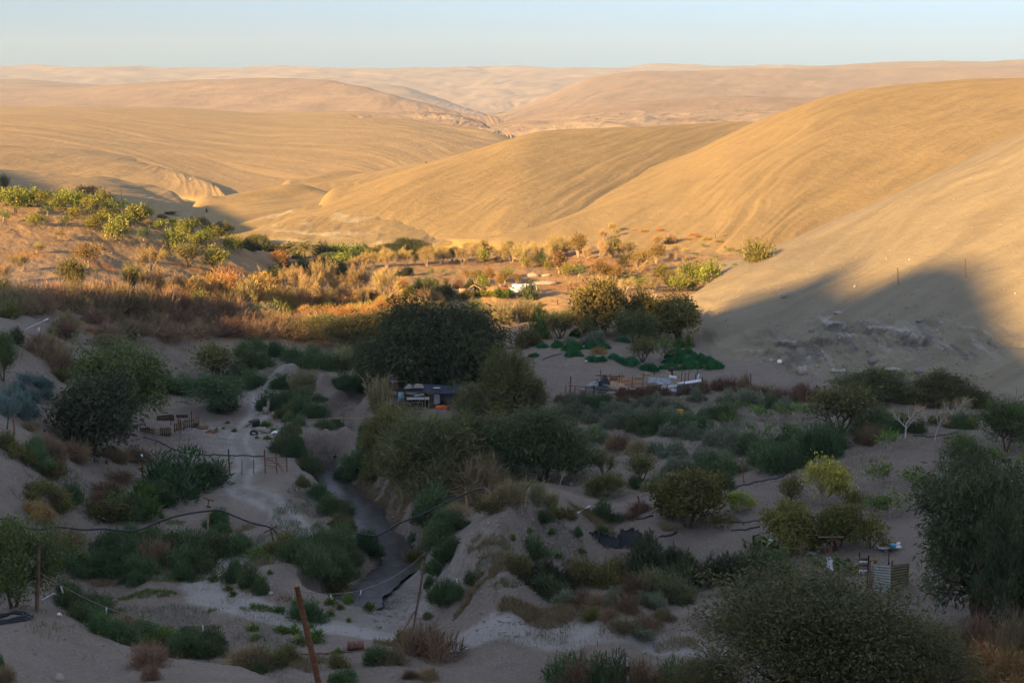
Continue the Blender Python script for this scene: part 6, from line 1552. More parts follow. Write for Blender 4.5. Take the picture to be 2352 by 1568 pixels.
ground_hose([OC(100, 660), OC(230, 705), OC(350, 740), OC(450, 790), OC(560, 850), OC(700, 900), OC(1000, 935), OC(1300, 945), OC(1600, 950), OC(1990, 965)], .07, 'black hose lying on the sand from the timber pen to the gate')
ground_hose([(1660, 1139), (1680, 1128), (1702, 1115), (1740, 1107), (1782, 1100), (1815, 1082), (1860, 1055)], .085, 'thick black hose curving over the bare slope from the rounded olive tree')
ground_hose([(1514, 1234), (1530, 1232), (1545, 1228), (1554, 1222)], .09, 'short black hose end beside the black netting')
ground_hose([(1462, 1193), (1480, 1190), (1500, 1184)], .08, 'short black hose under the rounded olive tree shade')
ground_hose([(1640, 1205), (1670, 1200), (1700, 1200), (1760, 1192)], .06, 'thin hose on the soil behind the cactus, the upper of two')
ground_hose([(1680, 1219), (1705, 1217), (1745, 1210)], .07, 'thin hose on the soil behind the cactus, the lower of two')
ground_hose([(2095, 1000), (2145, 1003), (2175, 998), (2200, 992)], .06, 'black irrigation hose between the two bare pale trees')
ground_hose([(1165, 787), (1190, 780), (1215, 775), (1235, 776)], .07, 'black hose along the sand before the crop patches')
ground_hose([(1247, 826), (1268, 818), (1290, 812)], .06, 'short hose piece on the sand below the crop patches')
# coil on the near spur
c = V3(cast(22, 1418)); o = MB()
for k in range(5):
    th = np.linspace(0, 2 * math.pi, 33); rr = .95 - .1 * k
    x_ = c[0] + np.cos(th) * rr; y_ = c[1] + np.sin(th) * rr * .9
    o.tube(np.stack([x_ - c[0], y_ - c[1], gz(x_, y_) - c[2] + .06 + .05 * (k % 3)], 1), .035, 5, False)
tag(o.build('hose_coil', HOSE, None, True, c), 'coil of black hose lying on the near sand spur', 'hose')
# ---- wires with white ties
def wire(anchors, sag, label, ties, nt=14):
    A_ = [np.asarray(q, float) for q in anchors]
    P = []
    for i in range(len(A_) - 1):
        for f in np.linspace(0, 1, nt, endpoint=False):
            q = A_[i] + (A_[i + 1] - A_[i]) * f; q = q.copy(); q[2] -= sag[i] * 4 * f * (1 - f); P.append(q)
    P.append(A_[-1]); P = np.array(P); c = P[0].copy()
    o = MB().tube(P - c, .016, 4).build('fence_wire', WIRE, None, True, c)
    for f in ties:
        q = P[int(f * (len(P) - 1))] - c
        MB().box(q + np.array([0, 0, -.16]), (.07, .02, .34), 0, 0, .3 - .6 * (f * 7 % 1)).build('tie', WHITE, o)
    tag(o, label, 'wire')
wtop = V3(LPp + LPq * .955)
w0 = at_d(-60, 1280, 72); w1 = V3(cast(85, 1404)); w1 = up_from(w1, 87, 1312)
wire([w0, w1, wtop], (.5, 2.2), 'sagging wire with white ties from the near spur to the leaning pole', (.42, .55, .63, .8))
wire([wtop, V3(BPp + BPq * .95)], (1.2,), 'wire with white ties between the leaning pole and the braced pole', (.25, .45))
wire([V3(BPp + BPq * .95), V3(TPp + TPq * .985)], (7.5,), 'long sagging wire with white ties over the pond hollow', (.12, .25, .3, .52, .6, .63, .68))
wire([V3(cast(1000, 1200)) + np.array([0, 0, 2.2]), V3(cast(1300, 1075)) + np.array([0, 0, 2.0]), V3(cast(1700, 1060)) + np.array([0, 0, 2.0])], (.8, .8), 'thin wire stretched over the lower field from the forked post', ())

# ---- solar lamp on the left slope
p = V3(cast(86, 774)); k = mpp(p)
root = empty('solar_lamp', p)
h = 27 * k
MB().tube([(0, 0, -.3), (0, 0, h)], .06, 8).build('pole', TIN, root, True)
MB().box((.1 * k, 0, h + .18), (50 * k * 1.08, .55, .07), 0, 0, -math.atan2(22, 50)).build('panel', WHITE, root)
MB().box((22 * k, -.02, h + .18 + 10 * k), (.5, .3, .12), 0, 0, -math.atan2(22, 50)).build('lamp_head', VANW, root)
MB().box((.22, -.05, h * .62), (.22, .2, .5)).build('battery_box', WHITE, root)
tag(root, 'white solar lamp with a tilted panel on a short pole', 'lamp')

# ---- rusty drum
p = V3(cast(817, 1491)); k = mpp(p)
root = empty('steel_drum', p, .12)
L = 38 * k; r = 10.5 * k
zc = np.array([-L / 2, -L / 2 + .03, -L / 6 - .03, -L / 6, -L / 6 + .03, L / 6 - .03, L / 6, L / 6 + .03, L / 2 - .03, L / 2]); rr = np.array([r * 1.02, r, r, r * 1.05, r, r, r * 1.05, r, r, r * 1.02])
MB().tube(np.stack([zc, 0 * zc, 0 * zc + r], 1), rr, 18, False).build('shell', RUST, root, True)
for s_, nm in ((-1, 'end_plate'), (1, 'end_plate')):
    MB().tube([(s_ * (L / 2 - .05), 0, r), (s_ * (L / 2 - .02), 0, r)], r * .97, 18).build(nm, RUST if s_ < 0 else TYRE, root)
tag(root, 'rusty steel drum lying on its side below the dirt road', 'drum')
ground_hose([(690, 1502), (740, 1501), (800, 1497), (850, 1493)], .05, 'rusty iron bar lying beside the drum', RUST, 'iron_bar')

# ---- tarpaulin shack under the acacia
def SC_(cx, cy): return (861.3 + cx * .10986, 832.6 + cy * .10986)
p = V3(cast(*SC_(1000, 985))); ks = mpp(p) * .10986
def sp(cx, cy, y=0.0): return np.array([(cx - 1000) * ks, y, (985 - cy) * ks])
root = empty('shack', p)
for cx, t, y, mt in ((612, 560, 0, WOOD_D), (1128, 560, 0, WOOD_L), (1330, 600, .3, WOOD), (640, 520, 2.6, WOOD), (1100, 520, 2.6, WOOD), (1660, 520, 2.6, WOOD), (1900, 590, .6, WOOD), (985, 440, 2.0, WOOD_R), (880, 400, 2.2, WOOD)):
    MB().tube([sp(cx, 1000, y) - np.array([0, 0, .3]), sp(cx, t, y)], .05, 6).build('post', mt, root, True)
MB().sheet(sp(610, 620, -.15), sp(1170, 600, -.15), sp(1150, 545, 3.0), sp(640, 530, 3.0), 14, 9, .12, .03, 3).build('roof_tarp', TARP, root, True)
MB().sheet(sp(1120, 615, -.1), sp(1650, 630, -.1), sp(1930, 580, 2.9), sp(1130, 545, 2.9), 16, 9, .10, .03, 5).build('roof_tarp', TARP, root, True)
MB().sheet(sp(1640, 615, .1), sp(1930, 592, .4), sp(1930, 575, 2.8), sp(1660, 518, 2.6), 8, 7, .05, .03, 6).build('roof_tarp', TARP, root, True)
MB().sheet(sp(600, 560, .6), sp(770, 545, .5), sp(760, 520, 1.6), sp(680, 478, 1.4), 8, 6, .03, .05, 7).build('sacking', SACK, root, True)
MB().sheet(sp(775, 545, .5), sp(1030, 545, .5), sp(985, 505, 1.7), sp(830, 495, 1.7), 8, 6, -.08, .05, 8).build('sacking', SACK, root, True)
MB().box(sp(1290, 553, 1.0), (140 * ks, .3, .05)).build('white_strip', VANW, root)
MB().box(sp(900, 752, -.08), (475 * ks, .04, 26 * ks)).build('white_plank', WHITE, root)
MB().box(sp(905, 722, -.1), (470 * ks, .04, 26 * ks), 0, 0, .01).build('white_plank', WHITE, root)
MB().box(sp(780, 645, -.06), (235 * ks, .04, 55 * ks), 0, 0, .04).build('grey_board', SACK, root)
MB().box(sp(930, 665, -.1), (210 * ks, .04, 20 * ks), 0, 0, -.16).build('white_plank', WHITE, root)
MB().tube([sp(610, 706, -.16), sp(1140, 700, -.16)], .035, 6).build('beam', WOOD_L, root)
MB().tube([sp(1080, 632, -.14), sp(1225, 632, -.14)], .03, 6).build('beam', WOOD_L, root)
d_ = MB().box(sp(548, 705, .05), (120 * ks, .06, 190 * ks), .1).build('door', TURQ, root); MB().box(sp(560, 700, -.02), (14 * ks, .03, 200 * ks)).build('door_rail', WOOD_L, d_)
MB().tube([sp(470, 605, 0), sp(612, 600, 0)], .035, 5).build('lintel', WOOD_L, root)
MB().sheet(sp(1222, 870, .1), sp(1362, 840, .1), sp(1350, 640, .15), sp(1225, 640, .15), 8, 8, .04, .02, 9).build('curtain', TARP_G, root, True)
MB().box(sp(1185, 810, .1), (95 * ks, .08, 330 * ks)).build('side_wall', WOOD_D, root)
for q in range(5): MB().box(sp(1188, 830 + q * 28, .02), (100 * ks, .05, 14 * ks)).build('slat', WOOD, root)
MB().box(sp(870, 860, 1.6), (520 * ks, .08, 260 * ks)).build('back_wall', WOOD_D, root)
MB().box(sp(1480, 760, 1.5), (300 * ks, .08, 240 * ks)).build('back_wall', TARP_G, root)
MB().tube([sp(620, 826, -.4), sp(820, 812, -.4), sp(1000, 795, -.4)], .03, 5).build('rail', SACK, root)
MB().tube([sp(1000, 790, -.4), sp(1006, 1010, -.4)], .035, 5).build('rail_post', SACK, root)
MB().tube([sp(1052, 750, -.3), sp(1055, 1000, -.3)], .05, 5).build('rail_post', WOOD_L, root)
MB().tube([sp(680, 770, -.3), sp(684, 1000, -.3)], .03, 5).build('rail_post', WOOD, root)
MB().box(sp(600, 870, -.1), (36 * ks, .06, 220 * ks)).build('jamb', WOOD_R, root)
MB().box(sp(640, 900, -.12), (60 * ks, .05, 190 * ks)).build('panel', TARP, root)
MB().box(sp(1390, 780, .4), (60 * ks, .1, 150 * ks)).build('panel', WOOD_D, root)
MB().box(sp(860, 1000, -.2), (480 * ks, .06, 60 * ks)).build('low_board', WOOD_R, root)
tag(root, 'ramshackle shack with a slate tarpaulin roof under the huge acacia', 'shack')
o = MB(); o.rock(sp(1415, 925, -.6) + p, (310 * ks, 1.2, 125 * ks), 4)
tag(o.build('blanket', ORANGE, None, True), 'orange-red blanket heaped at the side of the tarpaulin shack', 'blanket')
root = empty('plank_shed', p + sp(350, 790, .8))
def sq(cx, cy, y=0): return sp(cx, cy, y) - sp(350, 790, 0)
MB().tube([sq(478, 830), sq(468, 480), sq(455, 200)], [.06, .055, .04], 6).build('post', WOOD_R, root, True)
for q in range(7): MB().box(sq(350, 420 + q * 26, 0), (210 * ks, .05, 22 * ks), 0, 0, .02 * (q % 3 - 1)).build('wall_plank', WOOD_R if q % 2 else WOOD, root)
MB().box(sq(300, 680, -.05), (160 * ks, .06, 150 * ks), 0, 0, .06).build('board', CARD, root)
MB().box(sq(420, 690, -.1), (60 * ks, .06, 160 * ks), 0, 0, -.25).build('board', SACK, root)
MB().sheet(sq(220, 395, -.3), sq(470, 390, -.3), sq(470, 345, 1.4), sq(230, 350, 1.4), 6, 4, .03, .03, 4).build('roof', TARP_B, root)
MB().box(sq(395, 396, -.34), (150 * ks, .03, 8 * ks)).build('roof_edge', WHITE, root)
MB().tube([sq(375, 400, -.2), sq(378, 455, -.2)], .025, 5).build('prop', WHITE, root)
tag(root, 'small reddish plank shed with a tall post beside the pale canes', 'shed')
o = MB()
for k in range(3):
    th = np.linspace(0, 2 * math.pi, 21); o.tube(np.stack([np.cos(th) * .38, np.sin(th) * .38, 0 * th + .12 + .2 * k], 1), .13, 8, False)
tag(o.build('tyre_stack', TYRE, None, True, V3(cast(*SC_(1700, 1220)))), 'stack of black tyres in front of the shack yard', 'tyres')

# ---- corral
def TC(cx, cy): return (1280.4 + cx * .1538, 832.6 + cy * .1538)
p = V3(cast(*TC(1150, 500))); kt = mpp(p) * .1538
def tp_(cx, cy, y=0.0): return np.array([(cx - 1150) * kt, y, (500 - cy) * kt])
root = empty('corral', p)
for cx, t, y, r, mt in ((130, 330, .3, .06, WOOD), (200, 215, .6, .09, WOOD_R), (265, 350, 0, .06, WOOD), (425, 355, 0, .06, WOOD), (548, 340, -.1, .08, WOOD_D), (656, 140, 1.8, .06, WOOD_R), (802, 205, 1.8, .06, WOOD), (940, 210, 1.8, .06, WOOD), (985, 190, 2.2, .04, WOOD), (1135, 240, 1.6, .05, WOOD), (1300, 195, 1.8, .06, WOOD),
                    (1410, 400, -.2, .09, WOOD_D), (1485, 330, 0, .07, WOOD), (1530, 330, 0, .07, WOOD), (1640, 320, -.1, .05, WOOD), (1880, 170, 1.8, .06, WOOD), (1930, 190, 1.8, .06, WOOD), (1990, 110, 2.0, .05, WOOD), (2080, 190, 1.2, .07, WOOD), (2115, 135, 1.6, .06, WOOD), (2195, 420, .1, .10, WOOD), (1890, 260, 0, .06, WOOD), (1470, 170, 2.0, .05, WOOD_R)):
    MB().tube([tp_(cx, 530, y), tp_(cx - 8, (t + 520) / 2, y), tp_(cx + (0 if cx < 2190 else -40), t if cx < 2190 else 215, y)], [r, r * .95, r * .8], 6).build('post', mt, root, True)
for a, b, r, mt in (((575, 230, 1.7), (1015, 243, 1.7), .08, WOOD), ((160, 350, .2), (560, 372, 0), .045, WOOD), ((1160, 240, 1.5), (2040, 240, 1.6), .05, WOOD_L), ((1000, 330, .2), (1480, 300, .2), .045, WOOD), ((1180, 385, -.1), (1560, 330, 0), .05, WOOD), ((1500, 325, -.05), (2150, 290, 0), .045, WOOD_L), ((1540, 405, -.1), (2050, 320, 0), .04, WOOD), ((960, 310, .8), (1105, 280, .8), .05, WOOD), ((560, 395, -.1), (880, 410, -.1), .05, WOOD_D), ((430, 372, 0), (760, 420, 0), .04, WOOD), ((1700, 500, -.3), (2240, 405, -.3), .035, WOOD)):
    A_, B_ = tp_(*a), tp_(*b); MB().tube([A_, A_ * .67 + B_ * .33 + np.array([0, 0, .06]), A_ * .33 + B_ * .67 - np.array([0, 0, .04]), B_], r, 6).build('rail', mt, root, True)
o = MB()
rng = np.random.default_rng(8)
for k in range(9):
    a = tp_(690 + rng.normal() * 40, 225 + rng.random() * 60, .9); b = tp_(690 + rng.normal() * 110, 250 + rng.random() * 110, .6); o.tube([a, b], .045, 5)
o.build('branch_bundle', WOOD, root)
MB().sheet(tp_(600, 330, .3), tp_(790, 330, .3), tp_(745, 225, 1.4), tp_(690, 222, 1.4), 8, 8, -.1, .05, 11).build('black_tarp', TARP_B, root, True)
MB().sheet(tp_(410, 350, .2), tp_(610, 335, .2), tp_(670, 265, 1.5), tp_(520, 300, 1.5), 8, 6, .06, .03, 12).build('grey_tarp', TARP_G, root, True)
MB().sheet(tp_(570, 380, -.1), tp_(860, 405, -.1), tp_(780, 370, 1.0), tp_(640, 340, 1.0), 10, 6, .08, .04, 13).build('slate_tarp', TARP, root, True)
MB().sheet(tp_(320, 410, .1), tp_(580, 385, .1), tp_(560, 355, 1.1), tp_(440, 365, 1.1), 8, 5, .05, .03, 14).build('sheet', SACK, root, True)
MB().box(tp_(830, 350, .4), (120 * kt, .05, 110 * kt), 0, -.5, .6).build('board', CARD, root)
MB().sheet(tp_(880, 385, 0), tp_(1060, 375, 0), tp_(985, 325, 1.2), tp_(840, 320, 1.2), 6, 5, .03, .04, 15).build('sheet', CARD, root, True)
MB().box(tp_(966, 378, -.15), (88 * kt, .06, 48 * kt)).build('board', WOOD_R, root)
MB().box(tp_(805, 460, -.15), (130 * kt, .06, 70 * kt)).build('board', CARD, root)
MB().box(tp_(640, 480, -.1), (200 * kt, .06, 70 * kt)).build('board', SACK, root)
MB().box(tp_(950, 485, -.35), (150 * kt, .04, 14 * kt), 0, 0, -.1).build('pale_plank', WHITE, root)
MB().box(tp_(855, 275, 1.5), (115 * kt, .06, 50 * kt)).build('board', WOOD_R, root)
MB().box(tp_(1215, 255, 1.4), (100 * kt, .06, 60 * kt), 0, 0, .1).build('board', CARD, root)
MB().box(tp_(1350, 215, 1.9), (90 * kt, .06, 40 * kt)).build('board', STRAWM, root)
MB().box(tp_(1130, 405, .1), (95 * kt, .08, 50 * kt)).build('pale_board', WHITE, root)
MB().sheet(tp_(1350, 310, .2), tp_(1690, 325, .1), tp_(1700, 250, 1.3), tp_(1370, 235, 1.4), 12, 6, .06, .03, 16).build('grey_tarp', TARP_G, root, True)
MB().box(tp_(1735, 245, 1.3), (110 * kt, .4, 36 * kt), 0, 0, .2).build('sack', WHITE, root)
MB().sheet(tp_(1540, 440, -.02), tp_(1780, 430, -.02), tp_(1780, 300, .05), tp_(1545, 325, .05), 4, 40, .0, .02, 17, 9, .02).build('white_tin', WHITE, root, True)
MB().sheet(tp_(1790, 415, .1), tp_(2090, 405, .1), tp_(2080, 318, .15), tp_(1800, 318, .15), 4, 40, .0, .02, 18, 9, .02).build('grey_tin', TARP_G, root, True)
MB().sheet(tp_(1770, 325, -.1), tp_(2150, 268, -.1), tp_(2140, 250, .5), tp_(1800, 305, .5), 8, 4, .02, .03, 19).build('white_sheet', WHITE, root, True)
MB().box(tp_(1650, 475, .0), (460 * kt, .06, 90 * kt)).build('low_wall', TARP_G, root)
MB().box(tp_(1290, 440, .05), (230 * kt, .06, 120 * kt)).build('low_wall', WOOD_R, root)
MB().box(tp_(1400, 380, .1), (140 * kt, .06, 100 * kt)).build('board', WOOD, root)
MB().box(tp_(2105, 240, .8), (20 * kt, .05, 120 * kt), 0, 0, .2).build('pale_plank', WHITE, root)
tag(root, 'long ruined corral of poles, tarps and tin sheets below the crop patches', 'corral')
pp = V3(cast(*TC(1718, 225))); o = MB()
o.tube([(0, 0, -.2), (-.05, 0, .5), (-.12, 0, .95)], [.16, .12, .1], 7); o.rock((-.15, 0, 1.1), (.9, .6, .55), 9)
tag(o.build('tree_stump', WOOD_D, None, True, pp), 'dark gnarled tree stump standing behind the corral', 'stump')

# ---- timber pen
p = V3(cast(*OC(460, 650))); ko = mpp(p) * .1465
def op(cx, cy, y=0.0): return np.array([(cx - 460) * ko, y, (650 - cy) * ko])
root = empty('timber_pen', p)
def pallet(x0, x1, t, b, y0, y1, mt, nm='panel'):
    o = MB(); A_ = op(x0, b, y0); B_ = op(x1, b, y1); n_ = max(3, int(abs(x1 - x0) / 26)); hh = (b - t) * ko
    for q in range(n_):
        f = (q + .5) / n_; c = A_ + (B_ - A_) * f
        o.box(c + np.array([0, 0, hh * .5]), ((x1 - x0) * ko / n_ * .72, .03, hh * (.92 + .08 * math.sin(q * 5.1))), math.atan2(y1 - y0, (x1 - x0) * ko))
    for f in (.2, .75): o.box((A_ + B_) / 2 + np.array([0, .05, hh * f]), (np.linalg.norm(B_ - A_), .04, .10), math.atan2(y1 - y0, (x1 - x0) * ko))
    o.build(nm, mt, root)
pallet(40, 200, 490, 650, 0, 0, WOOD_D); pallet(200, 250, 505, 655, -.05, -.05, WOOD_R); pallet(355, 530, 495, 650, 0, 0, WOOD); pallet(540, 690, 455, 610, .8, 1.6, WOOD_R); pallet(680, 830, 425, 590, 1.6, 2.4, WOOD); pallet(830, 882, 405, 560, 2.4, 3.0, WOOD); pallet(515, 705, 395, 450, 2.9, 2.9, WOOD_D, 'back_panel'); pallet(200, 480, 410, 500, 3.0, 3.0, WOOD_D, 'back_panel')
for cx, w_ in ((278, 56), (343, 18)): MB().box(op(cx, 580, -.1), (w_ * ko, .05, 145 * ko)).build('yellow_plank', WOOD_L, root)
for cx, t, b, y in ((490, 345, 500, 1.2), (622, 340, 610, .8), (650, 400, 610, .9), (792, 305, 590, 2.0)): MB().tube([op(cx, b + 15, y), op(cx, t, y)], .06, 6).build('post', WOOD, root, True)
for a, b in (((345, 322, 1.6), (440, 318, 1.6)), ((360, 352, 1.2), (530, 340, 1.2)), ((330, 378, .9), (565, 362, .9))): MB().tube([op(*a), op(*b)], .06, 6).build('beam', WOOD, root)
tag(root, 'animal pen of upright pallets and planks beside the drooping green tree', 'pen')
for i, (cx, cy, w_, h_, rz, lb) in enumerate(((1025, 515, 170, 40, .1, 'rusty slatted pallet lying flat beside the timber pen'), (1155, 590, 170, 60, -.55, 'rusty board tipped on the sand past the slatted pallet'))):
    q = V3(cast(*OC(cx, cy))); o = MB()
    for s_ in range(5): o.box((0, (s_ - 2) * .17, .12), (w_ * ko, .14, .03), 0, .0)
    for s_ in (-1, 0, 1): o.box((s_ * w_ * ko * .45, 0, .06), (.09, .85, .09))
    oo_ = o.build('pallet', WOOD_R, None, False, q); oo_.rotation_euler = (.25 if i else .12, 0, rz); tag(oo_, lb, 'pallet')

# ---- scrap by the track
def tyre(c, label, tilt=0.0):
    o = MB(); th = np.linspace(0, 2 * math.pi, 23)
    o.tube(np.stack([np.cos(th) * .34, np.sin(th) * .34, 0 * th], 1), .13, 8, False)
    oo_ = o.build('tyre', TYRE, None, True, V3(c) + np.array([0, 0, .14])); oo_.rotation_euler = (tilt, tilt * .5, 0); tag(oo_, label, 'tyre')
tyre(cast(*OC(1825, 615)), 'black tyre lying at the near side of the scrap heap', .5)
tyre(cast(*OC(905, 500)), 'black tyre against the end of the timber pen', .3)
q = V3(cast(*OC(1860, 490))); root = empty('scrap_box', q, .3)
MB().box((0, 0, .28), (.85, .6, .55)).build('box', TARP_B, root); MB().box((0, 0, .57), (.9, .65, .05)).build('lid', TYRE, root)
tag(root, 'dark battered box in the scrap heap by the track', 'box')
q = V3(cast(*OC(1935, 538))); root = empty('wire_rack', q)
o = MB()
for k in range(9): o.box((-.55 + k * .135, 0, .12), (.05, .04, .26))
o.build('bars', WHITE, root); MB().box((0, .02, .0), (1.2, .06, .05)).build('frame', TIN, root); MB().box((0, .02, .25), (1.2, .06, .05)).build('frame', TIN, root)
tag(root, 'pale barred rack lying behind the tyre in the scrap heap', 'rack')
q = V3(cast(*OC(2150, 600))); tag(MB().sheet((-.4, -.25, .05), (.35, -.2, .1), (.45, .35, .3), (-.25, .3, .15), 6, 5, -.05, .02, 3).build('white_sheet', VANW, None, False, q), 'crumpled white sheet at the end of the scrap heap', 'sheet')
for i, (a, b, r, mt, lb) in enumerate((((1690, 500), (1900, 405), .09, WOOD, 'dark weathered beam propped on the dark scrap box'), ((1740, 430), (1905, 400), .10, WOOD_D, 'short dark beam on top of the scrap heap'), ((1780, 520), (1870, 535), .06, WOOD_L, 'pale plank on the sand before the scrap box'), ((1880, 560), (2010, 580), .07, WOOD_L, 'pale bent plank behind the lying tyre'), ((1940, 600), (2160, 605), .06, WOOD, 'grey plank under the crumpled white sheet'))):
    A_ = V3(cast(*OC(*a))); B_ = V3(cast(*OC(*b))); 
    if i < 2: B_ = up_from(A_, *OC(*b)) + np.array([0, .3, 0])
    tag(MB().tube([A_ - A_ + np.array([0, 0, .06]), (B_ - A_) * .5 + np.array([0, 0, .1]), B_ - A_ + np.array([0, 0, .07])], r, 6).build('plank', mt, None, True, A_), lb, 'plank')
q = V3(cast(*OC(2010, 295))); kk = mpp(q) * .1465; root = empty('dead_stump', q)
MB().tube([(40 * kk, 0, 90 * kk), (45 * kk, 0, 150 * kk), (48 * kk, 0, 205 * kk), (48 * kk, 0, 250 * kk)], [.13, .2, .16, .03], 8).build('spike', SACK, root, True)
o = MB(); o.rock((0, 0, 55 * kk), (100 * kk, .8, 120 * kk), 12); 
for k in range(6): o.tube([(0, 0, 50 * kk), (math.cos(k * 1.2) * .7, math.sin(k * 1.2) * .5, -.05)], [.12, .05], 5)
o.build('root_plate', SACK, root, True)
tag(root, 'pale dead stump with a pointed spike beside the sand track', 'stump')

# ---- hut, wall, shed and van on the flat
def CC(cx, cy): return (976 + cx * .14648, 505.3 + cy * .14648)
p = V3(cast(*CC(800, 1155))); kc = mpp(p) * .14648
def cp_(cx, cy, y=0.0): return np.array([(cx - 800) * kc, y, (1155 - cy) * kc])
root = empty('hut', p)
MB().sheet(cp_(680, 1085, -.3), cp_(770, 1010, -.2), cp_(790, 1010, 1.6), cp_(690, 1080, 1.6), 6, 5, -.1, .12, 2).build('roof', STRAWM, root, True)
MB().sheet(cp_(760, 1012, -.2), cp_(900, 1085, -.3), cp_(900, 1080, 1.6), cp_(780, 1010, 1.6), 6, 5, -.1, .12, 3).build('roof', STRAWM, root, True)
MB().box(cp_(800, 1110, 1.2), (200 * kc, .08, 95 * kc)).build('back_wall', WOOD_D, root)
MB().box(cp_(885, 1110, .6), (50 * kc, .9, 85 * kc)).build('side_wall', CARD, root)
MB().sheet(cp_(690, 1140, -.1), cp_(730, 1150, -.1), cp_(790, 1080, .1), cp_(750, 1040, .1), 5, 5, .02, .05, 4).build('flap', TARP_G, root, True)
for cx in (700, 770, 870): MB().tube([cp_(cx, 1170, -.1), cp_(cx, 1060, -.1)], .06, 5).build('post', WOOD, root)
tag(root, 'low thatched hut with a dark open front on the sunlit flat', 'hut')
q = V3(cast(*CC(615, 1135))); root = empty('low_wall', q)
for i, (x_, w_) in enumerate(((-60, 50), (-5, 55), (52, 48))): MB().box((x_ * kc, 0, 30 * kc), (w_ * kc, .12, 66 * kc), 0, 0, .03 * (i - 1)).build('panel', (CARD, SACK, WOOD)[i], root)
MB().box((0, 0, 66 * kc), (160 * kc, .16, 8 * kc)).build('rail', WOOD, root)
tag(root, 'low beige board wall standing against the thatched hut', 'wall')
q = V3(cast(*CC(1230, 1095))); root = empty('brown_shed', q)
o = MB()
for k in range(6): o.box(((k - 2.5) * 20 * kc, 0, 24 * kc), (18 * kc, .06, 50 * kc))
o.build('wall', WOOD_R, root); MB().box((0, .5, 50 * kc), (128 * kc, 1.3, .07), 0, .08).build('roof', RUST, root); MB().box((62 * kc, .45, 24 * kc), (8 * kc, .9, 48 * kc)).build('side_wall', WOOD, root)
tag(root, 'low red-brown plank shed on the flat next to the white van', 'shed')
q = V3(cast(*CC(1545, 1150))); kv = mpp(q) * .14648
root = empty('van', q, .10)
prof = [(-205, 30), (-208, 70), (-196, 88), (-180, 128), (-165, 138), (150, 138), (190, 132), (205, 120), (208, 30)]
n_ = len(prof); hw = .95
Vv = []; Ff = []
for yy, sc_ in ((-hw, .97), (-hw * .96, 1), (hw * .96, 1), (hw, .97)):
    for x_, z_ in prof: Vv.append((x_ * kv * sc_, yy, 60 * kv + (z_ - 60) * kv * sc_))
for r_ in range(3):
    for i in range(n_): Ff.append((r_ * n_ + i, r_ * n_ + (i + 1) % n_, (r_ + 1) * n_ + (i + 1) % n_, (r_ + 1) * n_ + i))
for o_ in (0, 3 * n_):
    for f in ((0, 1, 2, 8), (2, 3, 7, 8), (3, 4, 6, 7)): Ff.append(tuple(x + o_ for x in (f if o_ else f[::-1])))
    Ff.append(tuple(x + o_ for x in ((4, 5, 6, 6)))) if False else None
Ff = [f for f in Ff if f]
body = MB(); body.add(Vv, Ff); body.build('body', VANW, root)
MB().box((-172 * kv, -hw * 1.0, 102 * kv), (30 * kv, .03, 36 * kv), 0, 0, .22).build('window', GLASS, root)
MB().box((-188 * kv, 0, 108 * kv), (.03, hw * 1.6, 40 * kv), 0, 0, .38).build('windscreen', GLASS, root)
for x_ in (-90, 20): MB().box((x_ * kv, -hw * .99, 100 * kv), (80 * kv, .03, 2.5 * kv)).build('body_seam', TARP_G, root)
for x_, w_ in ((-130, 24), (35, 50), (65, 20)): MB().box((x_ * kv, 0, 142 * kv), (w_ * kv, .7, 9 * kv)).build('roof_vent', VANW, root)
for x_ in (-140, 130):
    for s_ in (-1, 1):
        wv = MB(); wv.tube([(x_ * kv, s_ * hw * .98, 28 * kv), (x_ * kv, s_ * hw * .72, 28 * kv)], .32, 14); wo = wv.build('wheel', TYRE, root)
        MB().tube([(x_ * kv, s_ * (hw * .98 + .01), 28 * kv), (x_ * kv, s_ * hw * .96, 28 * kv)], .18, 10).build('hub', TIN, wo)
MB().box((-207 * kv, 0, 40 * kv), (.1, hw * 1.8, .2)).build('bumper', TARP_G, root)
tag(root, 'white van parked on the sunlit flat behind a dark bush', 'van')
q = V3(cast(*CC(1700, 1115))); o = MB(); o.sheet((-.7, 0, 0), (.7, 0, 0), (.75, .3, .85), (-.75, .3, 1.0), 8, 6, .06, .05, 5)
tag(o.build('board', CARD, None, True, q), 'rust-coloured board leaning behind the tail of the white van', 'board')

# ---- tin fence, table, bucket
def UC(cx, cy): return (1780 + cx * .16477, 1119.7 + cy * .16477)
p = V3(cast(*UC(1470, 1470))); ku = mpp(p) * .16477
def uu_(cx, cy, y=0.0): return np.array([(cx - 1470) * ku, y, (1470 - cy) * ku])
root = empty('tin_fence', p)
MB().sheet(uu_(1362, 1420, 0), uu_(1615, 1475, -.1), uu_(1580, 1052, -.1), uu_(1330, 1040, 0), 6, 130, .0, .015, 3, 10, .035).build('tin_sheet', TIN, root, True)
MB().sheet(uu_(1620, 1480, -.1), uu_(1900, 1470, .8), uu_(1900, 1085, .8), uu_(1590, 1060, -.1), 6, 130, .0, .015, 4, 10, .035).build('tin_sheet', TIN_O, root, True)
for i, mt in enumerate((WOOD, WHITE, WOOD, SACK, WHITE, SACK)): MB().box(uu_(1240, 1005 + i * 44, .5), (118 * ku, .05, 38 * ku), .1, 0, .06).build('board', mt, root)
for cx, t, b, y, r, mt in ((1297, 935, 1420, .3, .055, WOOD_D), (1186, 900, 1280, .6, .05, WOOD), (1568, 890, 1300, .1, .04, WOOD), (1566, 1010, 1300, .05, .06, WOOD_D), (1617, 1000, 1480, .1, .05, WOOD_R), (1320, 1010, 1400, .2, .05, WOOD_R)):
    MB().tube([uu_(cx, b, y), uu_(cx, t, y)], r, 6).build('post', mt, root, True)
